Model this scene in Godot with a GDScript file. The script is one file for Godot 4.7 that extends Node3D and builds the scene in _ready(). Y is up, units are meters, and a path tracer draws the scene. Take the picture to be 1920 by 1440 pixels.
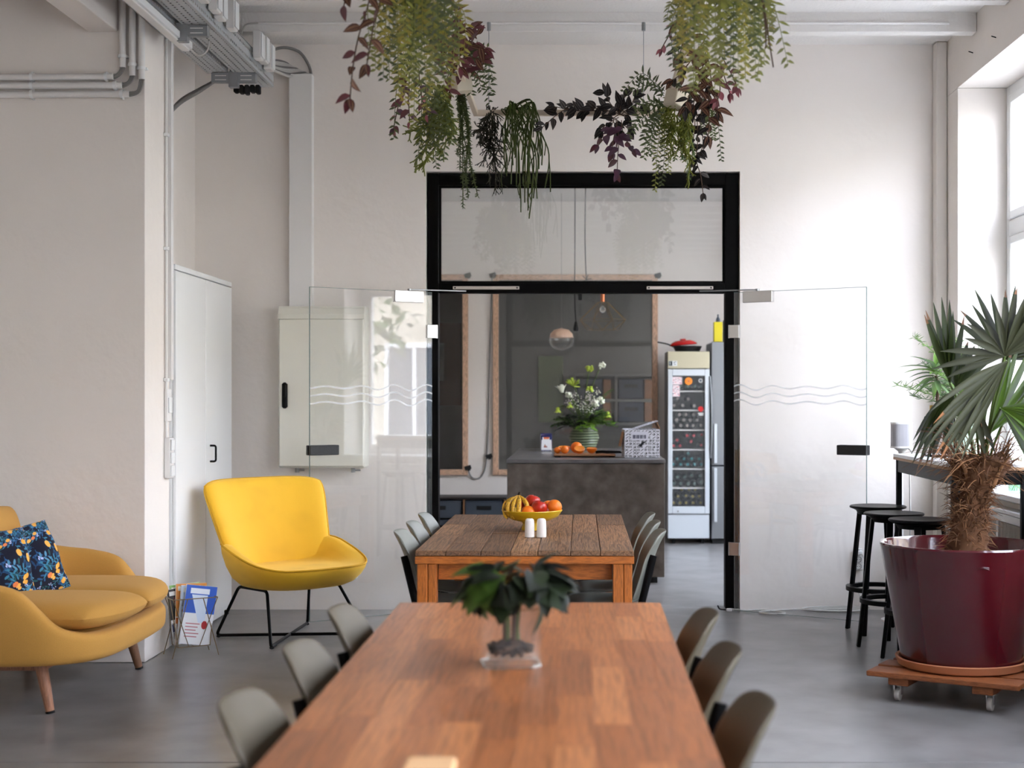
extends Node3D

var M := {}
var rng := RandomNumberGenerator.new()
var used := {}


# ---------------------------------------------------------------- mesh builder
class MB:
	var v := PackedVector3Array()
	var n := PackedVector3Array()
	var t := PackedVector2Array()
	var ix := PackedInt32Array()

	func p(pos: Vector3, nor: Vector3, uv := Vector2.ZERO) -> int:
		v.append(pos)
		n.append(nor)
		t.append(uv)
		return v.size() - 1

	func tri(a: int, b: int, c: int) -> void:
		ix.append(a)
		ix.append(b)
		ix.append(c)

	func qi(a: int, b: int, c: int, d: int) -> void:
		tri(a, b, c)
		tri(a, c, d)

	func quad(a: Vector3, b: Vector3, c: Vector3, d: Vector3, nor: Vector3) -> MB:
		qi(p(a, nor, Vector2(0, 1)), p(b, nor, Vector2(1, 1)), p(c, nor, Vector2(1, 0)), p(d, nor, Vector2(0, 0)))
		return self

	# a box, its edges chamfered by bev
	func box(ctr: Vector3, size: Vector3, bev := 0.0, b := Basis()) -> MB:
		var h := size * 0.5
		bev = minf(bev, minf(h.x, minf(h.y, h.z)) * 0.9)
		if bev <= 0.0:
			for k in 3:
				for s in [-1.0, 1.0]:
					var nn := Vector3.ZERO
					nn[k] = s
					var a := (k + 1) % 3
					var d := (k + 2) % 3
					var q := []
					for w in [[-1, -1], [1, -1], [1, 1], [-1, 1]]:
						var e := Vector3.ZERO
						e[k] = s * h[k]
						e[a] = w[0] * h[a]
						e[d] = w[1] * h[d]
						q.append(p(ctr + b * e, b * nn, Vector2(0.5 + 0.5 * w[0], 0.5 - 0.5 * w[1])))
					qi(q[0], q[1], q[2], q[3])
			return self
		var id := {}
		for sx in [-1, 1]:
			for sy in [-1, 1]:
				for sz in [-1, 1]:
					var sg := Vector3(sx, sy, sz)
					for k in 3:
						var e := Vector3.ZERO
						for m in 3:
							e[m] = sg[m] * (h[m] if m == k else h[m] - bev)
						var nn := Vector3.ZERO
						nn[k] = sg[k]
						var uv := Vector2(0.5 + 0.5 * sg[(k + 1) % 3], 0.5 - 0.5 * sg[(k + 2) % 3])
						if k == 2:
							uv = Vector2(0.5 + 0.5 * sx, 0.5 - 0.5 * sy)
						id[[sx, sy, sz, k]] = p(ctr + b * e, b * nn, uv)
		for k in 3:
			var a := (k + 1) % 3
			var d := (k + 2) % 3
			for s in [-1, 1]:
				var f := []
				for w in [[-1, -1], [1, -1], [1, 1], [-1, 1]]:
					var sg := [0, 0, 0]
					sg[k] = s
					sg[a] = w[0]
					sg[d] = w[1]
					f.append(id[[sg[0], sg[1], sg[2], k]])
				qi(f[0], f[1], f[2], f[3])
			for s in [-1, 1]:
				for r in [-1, 1]:
					var f := []
					for w in [[-1, a], [1, a], [1, k], [-1, k]]:
						var sg := [0, 0, 0]
						sg[k] = s
						sg[a] = r
						sg[d] = w[0]
						f.append(id[[sg[0], sg[1], sg[2], w[1]]])
					qi(f[0], f[1], f[2], f[3])
		for sx in [-1, 1]:
			for sy in [-1, 1]:
				for sz in [-1, 1]:
					tri(id[[sx, sy, sz, 0]], id[[sx, sy, sz, 1]], id[[sx, sy, sz, 2]])
		return self

	# box given by its two corners
	func slab(a: Vector3, b: Vector3, bev := 0.0) -> MB:
		return box((a + b) * 0.5, (b - a).abs(), bev)

	# rectangular bar from a to b, w wide and h high (h along up)
	func bar(a: Vector3, b: Vector3, w: float, h: float, bev := 0.0, up := Vector3.UP) -> MB:
		var z := (b - a).normalized()
		if absf(z.dot(up)) > 0.98:
			up = Vector3.RIGHT
		var x := up.cross(z).normalized()
		var y := z.cross(x)
		return box((a + b) * 0.5, Vector3(w, h, a.distance_to(b)), bev, Basis(x, y, z))

	# rows of points as a smooth surface
	func grid(rows: Array, wrap := false, flip := false) -> MB:
		var R := rows.size()
		var C: int = rows[0].size()
		var nor := []
		for i in R:
			var rn := PackedVector3Array()
			var i0 := maxi(i - 1, 0)
			var i1 := mini(i + 1, R - 1)
			for j in C:
				var j0 := (j - 1 + C) % C if wrap else maxi(j - 1, 0)
				var j1 := (j + 1) % C if wrap else mini(j + 1, C - 1)
				var d: Vector3 = (rows[i1][j] - rows[i0][j]).cross(rows[i][j1] - rows[i][j0])
				rn.append((-d if flip else d).normalized() if d.length() > 1e-12 else Vector3.ZERO)
			nor.append(rn)
		for i in R:
			for j in C:
				if nor[i][j] == Vector3.ZERO:
					var k := 1 if i == 0 else i - 1
					k = mini(k, R - 1)
					var s := Vector3.ZERO
					for m in C:
						s += nor[k][m]
					nor[i][j] = s.normalized()
		var base := v.size()
		var W := C + 1 if wrap else C
		for i in R:
			for j in W:
				p(rows[i][j % C], nor[i][j % C], Vector2(float(j) / (W - 1), float(i) / maxi(R - 1, 1)))
		for i in R - 1:
			for j in W - 1:
				qi(base + i * W + j, base + i * W + j + 1, base + (i + 1) * W + j + 1, base + (i + 1) * W + j)
		return self

	# a padded sheet: mid(u, w) with u, w in -1..1, thickest in the middle
	func puff(mid: Callable, thick: float, nu: int, nw: int, k := 8.0) -> MB:
		var pts := []
		var prof := []
		for i in nu + 1:
			var a := sin((2.0 * i / nu - 1.0) * PI * 0.5)
			var row := PackedVector3Array()
			var pr := PackedFloat32Array()
			for j in nw + 1:
				var b := sin((2.0 * j / nw - 1.0) * PI * 0.5)
				row.append(mid.call(a, b))
				pr.append(sqrt(maxf(0.0, 1.0 - pow(absf(a), k))) * sqrt(maxf(0.0, 1.0 - pow(absf(b), k))))
			pts.append(row)
			prof.append(pr)
		var fr := []
		var bk := []
		for i in nu + 1:
			var r1 := PackedVector3Array()
			var r2 := PackedVector3Array()
			for j in nw + 1:
				var du: Vector3 = pts[mini(i + 1, nu)][j] - pts[maxi(i - 1, 0)][j]
				var dw: Vector3 = pts[i][mini(j + 1, nw)] - pts[i][maxi(j - 1, 0)]
				var q: Vector3 = du.cross(dw).normalized() * thick * 0.5 * prof[i][j]
				r1.append(pts[i][j] + q)
				r2.append(pts[i][j] - q)
			fr.append(r1)
			bk.append(r2)
		grid(fr)
		grid(bk, false, true)
		return self

	func tube(path: PackedVector3Array, r: Variant, sides := 8, closed := false, squash := 1.0, up := Vector3.ZERO) -> MB:
		var N := path.size()
		var fx := Vector3.ZERO
		var base := v.size()
		var prev := Vector3.ZERO
		for i in N:
			var a := path[(i - 1 + N) % N] if closed else path[maxi(i - 1, 0)]
			var b := path[(i + 1) % N] if closed else path[mini(i + 1, N - 1)]
			var d := (b - a).normalized()
			if i == 0:
				var ref := up if up != Vector3.ZERO else (Vector3.UP if absf(d.y) < 0.9 else Vector3.RIGHT)
				fx = (ref - d * ref.dot(d)).normalized()
			else:
				fx = (fx - d * fx.dot(d)).normalized()
			prev = d
			var fy := d.cross(fx)
			var rr: float = r if r is float else r[i]
			for k in sides:
				var an := TAU * k / sides
				var o := fx * cos(an) * squash + fy * sin(an)
				var nn := (fx * cos(an) / squash + fy * sin(an)).normalized()
				p(path[i] + o * rr, nn, Vector2(float(k) / sides, float(i) / N))
		for i in (N if closed else N - 1):
			for k in sides:
				var i2 := (i + 1) % N
				qi(base + i * sides + k, base + i * sides + (k + 1) % sides, base + i2 * sides + (k + 1) % sides, base + i2 * sides + k)
		if not closed:
			for e in [0, N - 1]:
				var d := (path[0] - path[1]).normalized() if e == 0 else (path[N - 1] - path[N - 2]).normalized()
				var c := p(path[e], d)
				var f := v.size()
				for k in sides:
					p(v[base + e * sides + k], d)
				for k in sides:
					tri(c, f + k, f + (k + 1) % sides)
		return self

	# profile of (radius, height) points from the bottom centre outwards and up; angles over 40 degrees stay sharp
	func lathe(pr: Array, segs := 24, xf := Transform3D()) -> MB:
		var N := pr.size()
		var sn := []
		for i in N - 1:
			var d: Vector2 = pr[i + 1] - pr[i]
			sn.append(Vector2(d.y, -d.x).normalized())
		for i in N - 1:
			var n0: Vector2 = sn[i]
			var n1: Vector2 = sn[i]
			if i > 0 and sn[i - 1].dot(sn[i]) > 0.766:
				n0 = (sn[i - 1] + sn[i]).normalized()
			if i < N - 2 and sn[i + 1].dot(sn[i]) > 0.766:
				n1 = (sn[i + 1] + sn[i]).normalized()
			var base := v.size()
			for e in 2:
				var q: Vector2 = pr[i + e]
				var m := n0 if e == 0 else n1
				for k in segs + 1:
					var an := TAU * k / segs
					p(xf * Vector3(q.x * cos(an), q.y, q.x * sin(an)), (xf.basis * Vector3(m.x * cos(an), m.y, m.x * sin(an))).normalized(), Vector2(float(k) / segs, float(i + e) / (N - 1)))
			for k in segs:
				qi(base + k, base + k + 1, base + segs + 2 + k, base + segs + 1 + k)
		return self

	# outline in x, y pushed out along z by depth, centred on z = 0
	func prism(poly: PackedVector2Array, depth: float, xf := Transform3D()) -> MB:
		var tr := Geometry2D.triangulate_polygon(poly)
		var h := depth * 0.5
		for s in [-1.0, 1.0]:
			var base := v.size()
			for q in poly:
				p(xf * Vector3(q.x, q.y, s * h), (xf.basis * Vector3(0, 0, s)).normalized(), q)
			for k in range(0, tr.size(), 3):
				tri(base + tr[k], base + tr[k + 1], base + tr[k + 2])
		var N := poly.size()
		var area := 0.0
		for k in N:
			area += poly[k].cross(poly[(k + 1) % N])
		var sg := 1.0 if area > 0 else -1.0
		for k in N:
			var a := poly[k]
			var b := poly[(k + 1) % N]
			var d := (b - a).normalized()
			var nn := (xf.basis * Vector3(d.y * sg, -d.x * sg, 0)).normalized()
			qi(p(xf * Vector3(a.x, a.y, -h), nn), p(xf * Vector3(b.x, b.y, -h), nn), p(xf * Vector3(b.x, b.y, h), nn), p(xf * Vector3(a.x, a.y, h), nn))
		return self

	# ball, squashed by scale
	func ball(c: Vector3, r: Vector3, segs := 16, rings := 10) -> MB:
		var pr := []
		for i in rings + 1:
			var a := -PI / 2 + PI * i / rings
			pr.append(Vector2(maxf(cos(a), 0.0), sin(a)))
		return lathe(pr, segs, Transform3D(Basis.from_scale(r), c))

	# a leaf blade: base, direction, face normal, length, width, how much the tip falls
	func leaf(b: Vector3, d: Vector3, face: Vector3, l: float, w: float, fall := 0.2, fold := 0.15, sg := 4) -> MB:
		d = d.normalized()
		var side := d.cross(face).normalized()
		var up := side.cross(d).normalized()
		var rows := []
		for i in sg + 1:
			var s := float(i) / sg
			var c := b + d * l * s - up * l * fall * s * s
			var ww := w * 0.5 * pow(sin(PI * clampf(pow(s, 0.75) * 0.97 + 0.03, 0.0, 1.0)), 0.9)
			var lift := up * ww * fold * 2.0
			rows.append(PackedVector3Array([c - side * ww + lift, c, c + side * ww + lift]))
		return grid(rows, false, true)

	func commit() -> ArrayMesh:
		for k in range(0, ix.size(), 3):
			var a := ix[k]
			var b := ix[k + 1]
			var c := ix[k + 2]
			if (v[b] - v[a]).cross(v[c] - v[a]).dot(n[a] + n[b] + n[c]) > 0.0:
				ix[k + 1] = c
				ix[k + 2] = b
		var arr := []
		arr.resize(Mesh.ARRAY_MAX)
		arr[Mesh.ARRAY_VERTEX] = v
		arr[Mesh.ARRAY_NORMAL] = n
		arr[Mesh.ARRAY_TEX_UV] = t
		arr[Mesh.ARRAY_INDEX] = ix
		var m := ArrayMesh.new()
		m.add_surface_from_arrays(Mesh.PRIMITIVE_TRIANGLES, arr)
		return m


# ---------------------------------------------------------------- scene helpers
func V(x: float, y: float, z: float) -> Vector3:
	return Vector3(x, y, z)


func numbered(called: String) -> String:
	if not used.has(called):
		used[called] = 0
		return called
	used[called] += 1
	return "%s_%03d" % [called, used[called]]


# a mesh under a thing (part or sub-part)
func obj(called: String, mb: Variant, mat: Material, parent: Node3D) -> MeshInstance3D:
	var o := MeshInstance3D.new()
	var k := 0
	var nm := called
	while parent.has_node(nm):
		k += 1
		nm = "%s_%03d" % [called, k]
	o.name = nm
	o.mesh = mb.commit() if mb is MB else mb
	o.material_override = mat
	parent.add_child(o, true)
	return o


func tag(o: Node3D, label: String, category: String, group := "", kind := "") -> void:
	o.set_meta("label", label)
	o.set_meta("category", category)
	if group:
		o.set_meta("group", group)
	if kind:
		o.set_meta("kind", kind)


func thing(called: String, label: String, category: String, at := Vector3.ZERO, turn := 0.0, group := "") -> Node3D:
	var o := Node3D.new()
	o.name = numbered(called)
	o.position = at
	o.rotation.y = turn
	add_child(o, true)
	tag(o, label, category, group)
	return o


# a thing that is one mesh
func single(called: String, label: String, category: String, mb: Variant, mat: Material, at := Vector3.ZERO, group := "") -> MeshInstance3D:
	var o := MeshInstance3D.new()
	o.name = numbered(called)
	o.mesh = mb.commit() if mb is MB else mb
	o.material_override = mat
	o.position = at
	add_child(o, true)
	tag(o, label, category, group)
	return o


func structure(called: String, label: String, category: String, mb: Variant, mat: Material) -> MeshInstance3D:
	var o := single(called, label, category, mb, mat)
	o.set_meta("kind", "structure")
	return o


func dup(o: Node3D, label: String, at: Vector3, turn := 0.0) -> Node3D:
	var c: Node3D = o.duplicate()
	c.name = numbered(String(o.name).rstrip("_0123456789"))
	c.position = at
	c.rotation.y = turn
	add_child(c, true)
	c.set_meta("label", label)
	return c


func hook(pts: Array, steps := 6) -> PackedVector3Array:
	# smooth curve through the points
	var out := PackedVector3Array()
	for i in pts.size() - 1:
		var p0: Vector3 = pts[maxi(i - 1, 0)]
		var p1: Vector3 = pts[i]
		var p2: Vector3 = pts[i + 1]
		var p3: Vector3 = pts[mini(i + 2, pts.size() - 1)]
		for k in steps:
			out.append(p1.cubic_interpolate(p2, p0, p3, float(k) / steps))
	out.append(pts[-1])
	return out


func bent(pts: Array, r: float, steps := 5) -> PackedVector3Array:
	# straight runs with rounded corners
	var out := PackedVector3Array([pts[0]])
	for i in range(1, pts.size() - 1):
		var a: Vector3 = pts[i - 1]
		var b: Vector3 = pts[i]
		var c: Vector3 = pts[i + 1]
		var q := minf(r, minf(a.distance_to(b), b.distance_to(c)) * 0.45)
		var s := b + (a - b).normalized() * q
		var e := b + (c - b).normalized() * q
		for k in steps + 1:
			var f := float(k) / steps
			out.append(s.lerp(b, f).lerp(b.lerp(e, f), f))
	out.append(pts[-1])
	return out


# ---------------------------------------------------------------- materials
func mat(called: String, col: Color, rough := 0.6, metal := 0.0) -> StandardMaterial3D:
	var m := StandardMaterial3D.new()
	m.resource_name = called
	m.albedo_color = col
	m.roughness = rough
	m.metallic = metal
	M[called] = m
	return m


func noise_tex(freq: float, size := 256, octaves := 4, ramp: Array = [], seed_ := 1, kind := FastNoiseLite.TYPE_SIMPLEX_SMOOTH, normal := 0.0) -> NoiseTexture2D:
	var f := FastNoiseLite.new()
	f.seed = seed_
	f.frequency = freq
	f.noise_type = kind
	f.fractal_octaves = octaves
	var tx := NoiseTexture2D.new()
	tx.width = size
	tx.height = size
	tx.seamless = true
	tx.noise = f
	if ramp:
		var g := Gradient.new()
		var of := PackedFloat32Array()
		var cs := PackedColorArray()
		for q in ramp:
			of.append(q[0])
			cs.append(q[1])
		g.offsets = of
		g.colors = cs
		tx.color_ramp = g
	if normal > 0.0:
		tx.as_normal_map = true
		tx.bump_strength = normal
	return tx


func triplanar(m: StandardMaterial3D, scale_: Vector3, world := false, offset := Vector3.ZERO) -> StandardMaterial3D:
	m.uv1_triplanar = true
	m.uv1_world_triplanar = world
	m.uv1_scale = scale_
	m.uv1_offset = offset
	return m


func bump(m: StandardMaterial3D, tx: Texture2D, cm: float) -> StandardMaterial3D:
	m.heightmap_enabled = true
	m.heightmap_texture = tx
	m.heightmap_scale = cm
	return m


func leafmat(called: String, col: Color, back := 0.35) -> StandardMaterial3D:
	var m := mat(called, col, 0.55)
	m.metallic_specular = 0.35
	m.backlight_enabled = true
	m.backlight = Color(back, back, back)
	m.cull_mode = BaseMaterial3D.CULL_DISABLED
	return m


func pane(called: String, tint: Color, alpha := 0.04) -> StandardMaterial3D:
	var m := mat(called, Color(tint, alpha), 0.0)
	m.transparency = BaseMaterial3D.TRANSPARENCY_ALPHA
	m.metallic_specular = 0.5
	return m


# a leaf with two pale stripes between its dark edges and midrib
func striped(called: String, dark: Color, pale: Color) -> StandardMaterial3D:
	var m := leafmat(called, Color.WHITE, 0.3)
	var im := Image.create(32, 4, false, Image.FORMAT_RGBA8)
	for x in 32:
		var s := absf(x - 15.5) / 15.5
		var f := exp(-pow((s - 0.42) / 0.20, 2.0))
		for y in 4:
			im.set_pixel(x, y, dark.lerp(pale, f))
	m.albedo_texture = ImageTexture.create_from_image(im)
	return m


func _ready() -> void:
	# ---- camera: 50 mm lens whose picture was cropped off centre, so the lens is shifted
	var cam := Camera3D.new()
	cam.name = "camera"
	cam.position = V(0, 1.45, 0)
	cam.projection = Camera3D.PROJECTION_FRUSTUM
	var k := 0.05 / 2667.0
	cam.keep_aspect = Camera3D.KEEP_HEIGHT
	var at := CameraAttributesPhysical.new()
	at.frustum_near = 0.05
	at.frustum_far = 200.0
	at.frustum_focal_length = 50.0
	at.frustum_focus_distance = 8.0
	at.exposure_aperture = 2.4
	cam.attributes = at
	add_child(cam)
	cam.set_frustum(1440.0 * k, Vector2(-130.0 * k, 25.0 * k), 0.05, 200.0)
	cam.current = true

	# ---- bright overcast sky; the daylight comes in through the windows
	var sky := ProceduralSkyMaterial.new()
	sky.sky_top_color = Color(0.87, 0.915, 1.0)
	sky.sky_horizon_color = Color(0.97, 0.975, 1.0)
	sky.sky_curve = 0.2
	sky.ground_horizon_color = Color(0.72, 0.71, 0.69)
	sky.ground_bottom_color = Color(0.62, 0.61, 0.58)
	sky.sun_angle_max = 1.0
	var env := Environment.new()
	env.background_mode = Environment.BG_SKY
	env.sky = Sky.new()
	env.sky.sky_material = sky
	env.background_energy_multiplier = 1.0
	env.tonemap_mode = Environment.TONE_MAPPER_LINEAR
	env.tonemap_exposure = 25.0
	env.sdfgi_enabled = true
	env.ssao_enabled = true
	env.ssil_enabled = true
	var we := WorldEnvironment.new()
	we.name = "world_environment"
	we.environment = env
	add_child(we)

	make_materials()
	build_shell()
	build_outside()
	build_doors()
	build_left_services()
	build_kitchen()
	build_tables()
	build_chairs()
	build_sofa()
	build_lounge_chair()
	build_right_side()
	build_palm()
	build_hanging_plants()
	build_small_things()


func make_materials() -> void:
	var plaster := noise_tex(0.012, 512, 5, [], 3)
	var fine := noise_tex(0.05, 512, 4, [], 4)
	var w := bump(triplanar(mat("wall paint", Color(0.922, 0.894, 0.868), 0.75), Vector3.ONE * 0.7, true), plaster, 0.35)
	w.metallic_specular = 0.3
	w = bump(triplanar(mat("ceiling paint", Color(0.90, 0.885, 0.87), 0.8), Vector3.ONE * 1.5, true), fine, 0.2)
	mat("white paint", Color(0.91, 0.91, 0.905), 0.4)
	mat("white plastic", Color(0.90, 0.89, 0.88), 0.4)
	mat("cream metal", Color(0.89, 0.88, 0.83), 0.4)
	mat("white lacquer", Color(0.92, 0.925, 0.925), 0.3)
	# floor: sealed grey screed
	w = mat("screed", Color.WHITE, 0.3)
	w.albedo_texture = noise_tex(0.012, 512, 5, [[0.0, Color(0.435, 0.425, 0.41)], [0.5, Color(0.495, 0.485, 0.475)], [1.0, Color(0.55, 0.54, 0.53)]], 8)
	w.roughness = 0.29
	triplanar(w, Vector3.ONE * 0.45, true)

	mat("joint", Color(0.16, 0.13, 0.13), 0.9)
	mat("black frame", Color(0.032, 0.028, 0.027), 0.45)
	mat("black metal", Color(0.03, 0.03, 0.034), 0.42, 0.0)
	M["black frame"].metallic_specular = 0.18
	M["black metal"].metallic_specular = 0.25
	mat("black rubber", Color(0.035, 0.035, 0.035), 0.8)
	mat("chrome", Color(0.85, 0.85, 0.85), 0.18, 1.0)
	mat("steel", Color(0.62, 0.63, 0.64), 0.35, 1.0)
	mat("galvanised", Color(0.60, 0.61, 0.62), 0.5, 0.6)
	mat("satin rail", Color(0.80, 0.76, 0.72), 0.4, 0.3)
	pane("clear glass", Color(0.93, 0.97, 0.96), 0.03)
	pane("thin glass", Color(0.95, 0.98, 0.98), 0.02).metallic_specular = 0.28
	pane("window glass", Color(0.95, 0.98, 0.98), 0.02)
	mat("glass edge", Color(0.42, 0.50, 0.48), 0.15)
	var et := mat("etching", Color(0.98, 0.99, 0.99, 0.36), 0.7)
	et.transparency = BaseMaterial3D.TRANSPARENCY_ALPHA
	# woods
	var grain := noise_tex(0.02, 512, 5, [[0.0, Color(0.70, 0.70, 0.70)], [0.42, Color(0.89, 0.89, 0.89)], [0.55, Color(1, 1, 1)], [0.75, Color(0.88, 0.88, 0.88)], [1.0, Color(0.78, 0.78, 0.78)]], 21)
	var rough_grain := noise_tex(0.03, 512, 5, [[0.0, Color(0.4, 0.38, 0.36)], [0.4, Color(0.75, 0.73, 0.7)], [0.55, Color(1, 1, 1)], [0.7, Color(0.6, 0.58, 0.55)], [1.0, Color(0.95, 0.95, 0.95)]], 22)
	var tones := [Color(0.77, 0.48, 0.285), Color(0.71, 0.43, 0.25), Color(0.81, 0.52, 0.315), Color(0.685, 0.415, 0.245), Color(0.75, 0.465, 0.275), Color(0.66, 0.405, 0.25)]
	for i in 6:
		w = triplanar(mat("stave wood %d" % i, tones[i], 0.33), Vector3(5, 5, 0.22), false, V(0.13 * i, 0.4 * i, 0.21 * i))
		w.albedo_texture = grain
		w.metallic_specular = 0.45
	tones = [Color(0.63, 0.455, 0.315), Color(0.56, 0.40, 0.28), Color(0.68, 0.49, 0.34), Color(0.60, 0.44, 0.315), Color(0.52, 0.375, 0.265), Color(0.72, 0.53, 0.37)]
	for i in 6:
		w = triplanar(mat("old plank %d" % i, tones[i], 0.5), Vector3(4.5, 4.5, 0.16), false, V(0.17 * i, 0.3 * i, 0.27 * i))
		w.albedo_texture = rough_grain
		bump(w, rough_grain, 0.25)
	w = triplanar(mat("orange wood", Color(0.76, 0.43, 0.17), 0.4), Vector3(7, 7, 7))
	w.albedo_texture = grain
	w.uv1_scale = Vector3(7, 0.9, 7)
	w = triplanar(mat("orange wood flat", Color(0.76, 0.43, 0.17), 0.4), Vector3(0.9, 7, 7))
	w.albedo_texture = grain
	w = triplanar(mat("orange wood long", Color(0.72, 0.40, 0.16), 0.4), Vector3(7, 7, 0.9))
	w.albedo_texture = grain
	w = triplanar(mat("beech", Color(0.83, 0.62, 0.47), 0.45), Vector3(8, 1.0, 8))
	w.albedo_texture = grain
	w = triplanar(mat("walnut", Color(0.52, 0.36, 0.25), 0.45), Vector3(9, 1.0, 9))
	w.albedo_texture = grain
	w = triplanar(mat("ash", Color(0.74, 0.52, 0.40), 0.4), Vector3(9, 1.0, 9))
	w.albedo_texture = grain
	w = triplanar(mat("dolly wood", Color(0.62, 0.36, 0.20), 0.5), Vector3(1.2, 8, 8))
	w.albedo_texture = grain
	w = triplanar(mat("frame wood", Color(0.90, 0.74, 0.62), 0.5), Vector3(5, 1.0, 5))
	w.albedo_texture = grain
	w = triplanar(mat("frame wood flat", Color(0.90, 0.74, 0.62), 0.5), Vector3(1.0, 5, 5))
	w.albedo_texture = grain
	w = triplanar(mat("dark wood", Color(0.13, 0.14, 0.16), 0.5), Vector3(1.5, 12, 12))
	w.albedo_texture = rough_grain
	w = triplanar(mat("board wood", Color(0.72, 0.52, 0.36), 0.5), Vector3(1.2, 8, 8))
	w.albedo_texture = grain
	mat("ply edge", Color(0.75, 0.60, 0.46), 0.5)
	# fabric
	var weave := noise_tex(0.25, 256, 3, [], 31)
	w = bump(triplanar(mat("mustard wool", Color(0.84, 0.62, 0.29), 0.9), Vector3.ONE * 6.0), weave, 0.12)
	w.albedo_texture = noise_tex(0.18, 256, 3, [[0.0, Color(0.86, 0.86, 0.86)], [1.0, Color(1, 1, 1)]], 32)
	w.rim_enabled = true
	w.rim = 0.4
	w.rim_tint = 0.6
	w = bump(triplanar(mat("yellow velvet", Color(0.97, 0.745, 0.14), 0.75), Vector3.ONE * 1.6), weave, 0.02)
	w.albedo_texture = noise_tex(0.008, 256, 3, [[0.0, Color(0.93, 0.92, 0.88)], [0.45, Color(0.98, 0.98, 0.97)], [1.0, Color(1, 1, 1)]], 33)
	w.rim_enabled = true
	w.rim = 1.0
	w.rim_tint = 0.5
	mat("yellow piping", Color(0.85, 0.63, 0.06), 0.8)
	# chair shells
	w = mat("shell olive", Color(0.34, 0.305, 0.235), 0.58)
	w = mat("shell grey", Color(0.47, 0.475, 0.44), 0.5)
	# leaves
	leafmat("palm green", Color(0.19, 0.245, 0.06), 0.25)
	leafmat("palm grey", Color(0.225, 0.235, 0.15), 0.2)
	leafmat("palm bright", Color(0.27, 0.38, 0.06), 0.4)
	leafmat("palm tip", Color(0.55, 0.36, 0.20))
	leafmat("leaf dark", Color(0.07, 0.10, 0.04), 0.15)
	leafmat("leaf deep", Color(0.11, 0.16, 0.065), 0.2)
	leafmat("leaf mid", Color(0.24, 0.36, 0.10))
	leafmat("leaf bright", Color(0.35, 0.50, 0.12))
	leafmat("fern green", Color(0.42, 0.43, 0.05), 0.42)
	leafmat("fern yellow", Color(0.56, 0.51, 0.05), 0.42)
	leafmat("fern dark", Color(0.235, 0.285, 0.055), 0.35)
	leafmat("rush green", Color(0.235, 0.28, 0.085), 0.2)
	leafmat("twig olive", Color(0.17, 0.155, 0.095), 0.1)
	striped("vine bronze", Color(0.27, 0.15, 0.12), Color(0.50, 0.38, 0.29))
	striped("vine black", Color(0.085, 0.065, 0.07), Color(0.26, 0.24, 0.23))
	leafmat("vine plum", Color(0.29, 0.12, 0.23))
	leafmat("vine wine", Color(0.35, 0.09, 0.14))
	leafmat("vine pink", Color(0.60, 0.30, 0.34))
	striped("vine stripe", Color(0.12, 0.10, 0.10), Color(0.36, 0.34, 0.32))
	leafmat("coral green", Color(0.42, 0.44, 0.13))
	leafmat("flower white", Color(0.93, 0.94, 0.86), 0.5)
	leafmat("flower lime", Color(0.72, 0.80, 0.30), 0.5)
	leafmat("flower dust", Color(0.78, 0.74, 0.72), 0.3)
	mat("stem green", Color(0.30, 0.38, 0.14), 0.6)
	mat("stem brown", Color(0.30, 0.21, 0.14), 0.7)
	mat("fibre", Color(0.42, 0.28, 0.18), 0.95)
	mat("fibre light", Color(0.66, 0.48, 0.33), 0.95)
	# kitchen
	w = mat("island stone", Color.WHITE, 0.5)
	w.albedo_texture = noise_tex(0.012, 512, 6, [[0.0, Color(0.25, 0.215, 0.185)], [0.5, Color(0.35, 0.31, 0.275)], [1.0, Color(0.45, 0.41, 0.375)]], 41)
	triplanar(w, Vector3.ONE * 0.9)
	w = mat("island top stone", Color.WHITE, 0.3)
	w.albedo_texture = noise_tex(0.012, 512, 6, [[0.0, Color(0.34, 0.33, 0.325)], [1.0, Color(0.46, 0.45, 0.45)]], 42)
	triplanar(w, Vector3.ONE * 0.9)
	mat("box grey", Color(0.29, 0.325, 0.37), 0.5)
	mat("box black", Color(0.05, 0.052, 0.06), 0.5)
	mat("dark room", Color(0.62, 0.615, 0.595), 0.9)
	var dg := pane("dark glass", Color(0.16, 0.165, 0.16), 0.45)
	dg.albedo_color = Color(0.12, 0.125, 0.12, 0.22)
	mat("fridge white", Color(0.80, 0.82, 0.83), 0.35, 0.2)
	mat("fridge silver", Color(0.52, 0.53, 0.54), 0.36, 0.55)
	mat("fridge header", Color(0.76, 0.73, 0.62), 0.35, 0.3)
	mat("bottle glass", Color(0.02, 0.022, 0.02), 0.55)
	mat("paper", Color(0.92, 0.92, 0.90), 0.7)
	mat("red enamel", Color(0.75, 0.04, 0.05), 0.25)
	mat("pan black", Color(0.03, 0.03, 0.032), 0.4)
	mat("tape black", Color(0.03, 0.03, 0.03), 0.6)
	mat("cable", Color(0.78, 0.77, 0.75), 0.6)
	mat("cable grey", Color(0.50, 0.49, 0.48), 0.6)
	mat("copper", Color(0.80, 0.50, 0.36), 0.3, 0.9)
	# bowl, fruit, crockery
	mat("bowl yellow", Color(0.86, 0.70, 0.11), 0.3)
	mat("porcelain", Color(0.93, 0.90, 0.87), 0.3)
	w = mat("apple", Color(0.72, 0.14, 0.10), 0.3)
	w.albedo_texture = noise_tex(0.012, 256, 4, [[0.0, Color(1, 1, 1)], [0.55, Color(1.0, 0.75, 0.6)], [0.75, Color(1.0, 2.0, 0.8) * 0.9]], 51)
	triplanar(w, Vector3(6, 2, 6))
	w = bump(triplanar(mat("orange peel", Color(0.94, 0.47, 0.05), 0.45), Vector3.ONE * 10), noise_tex(0.15, 256, 2, [], 52), 0.08)
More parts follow.
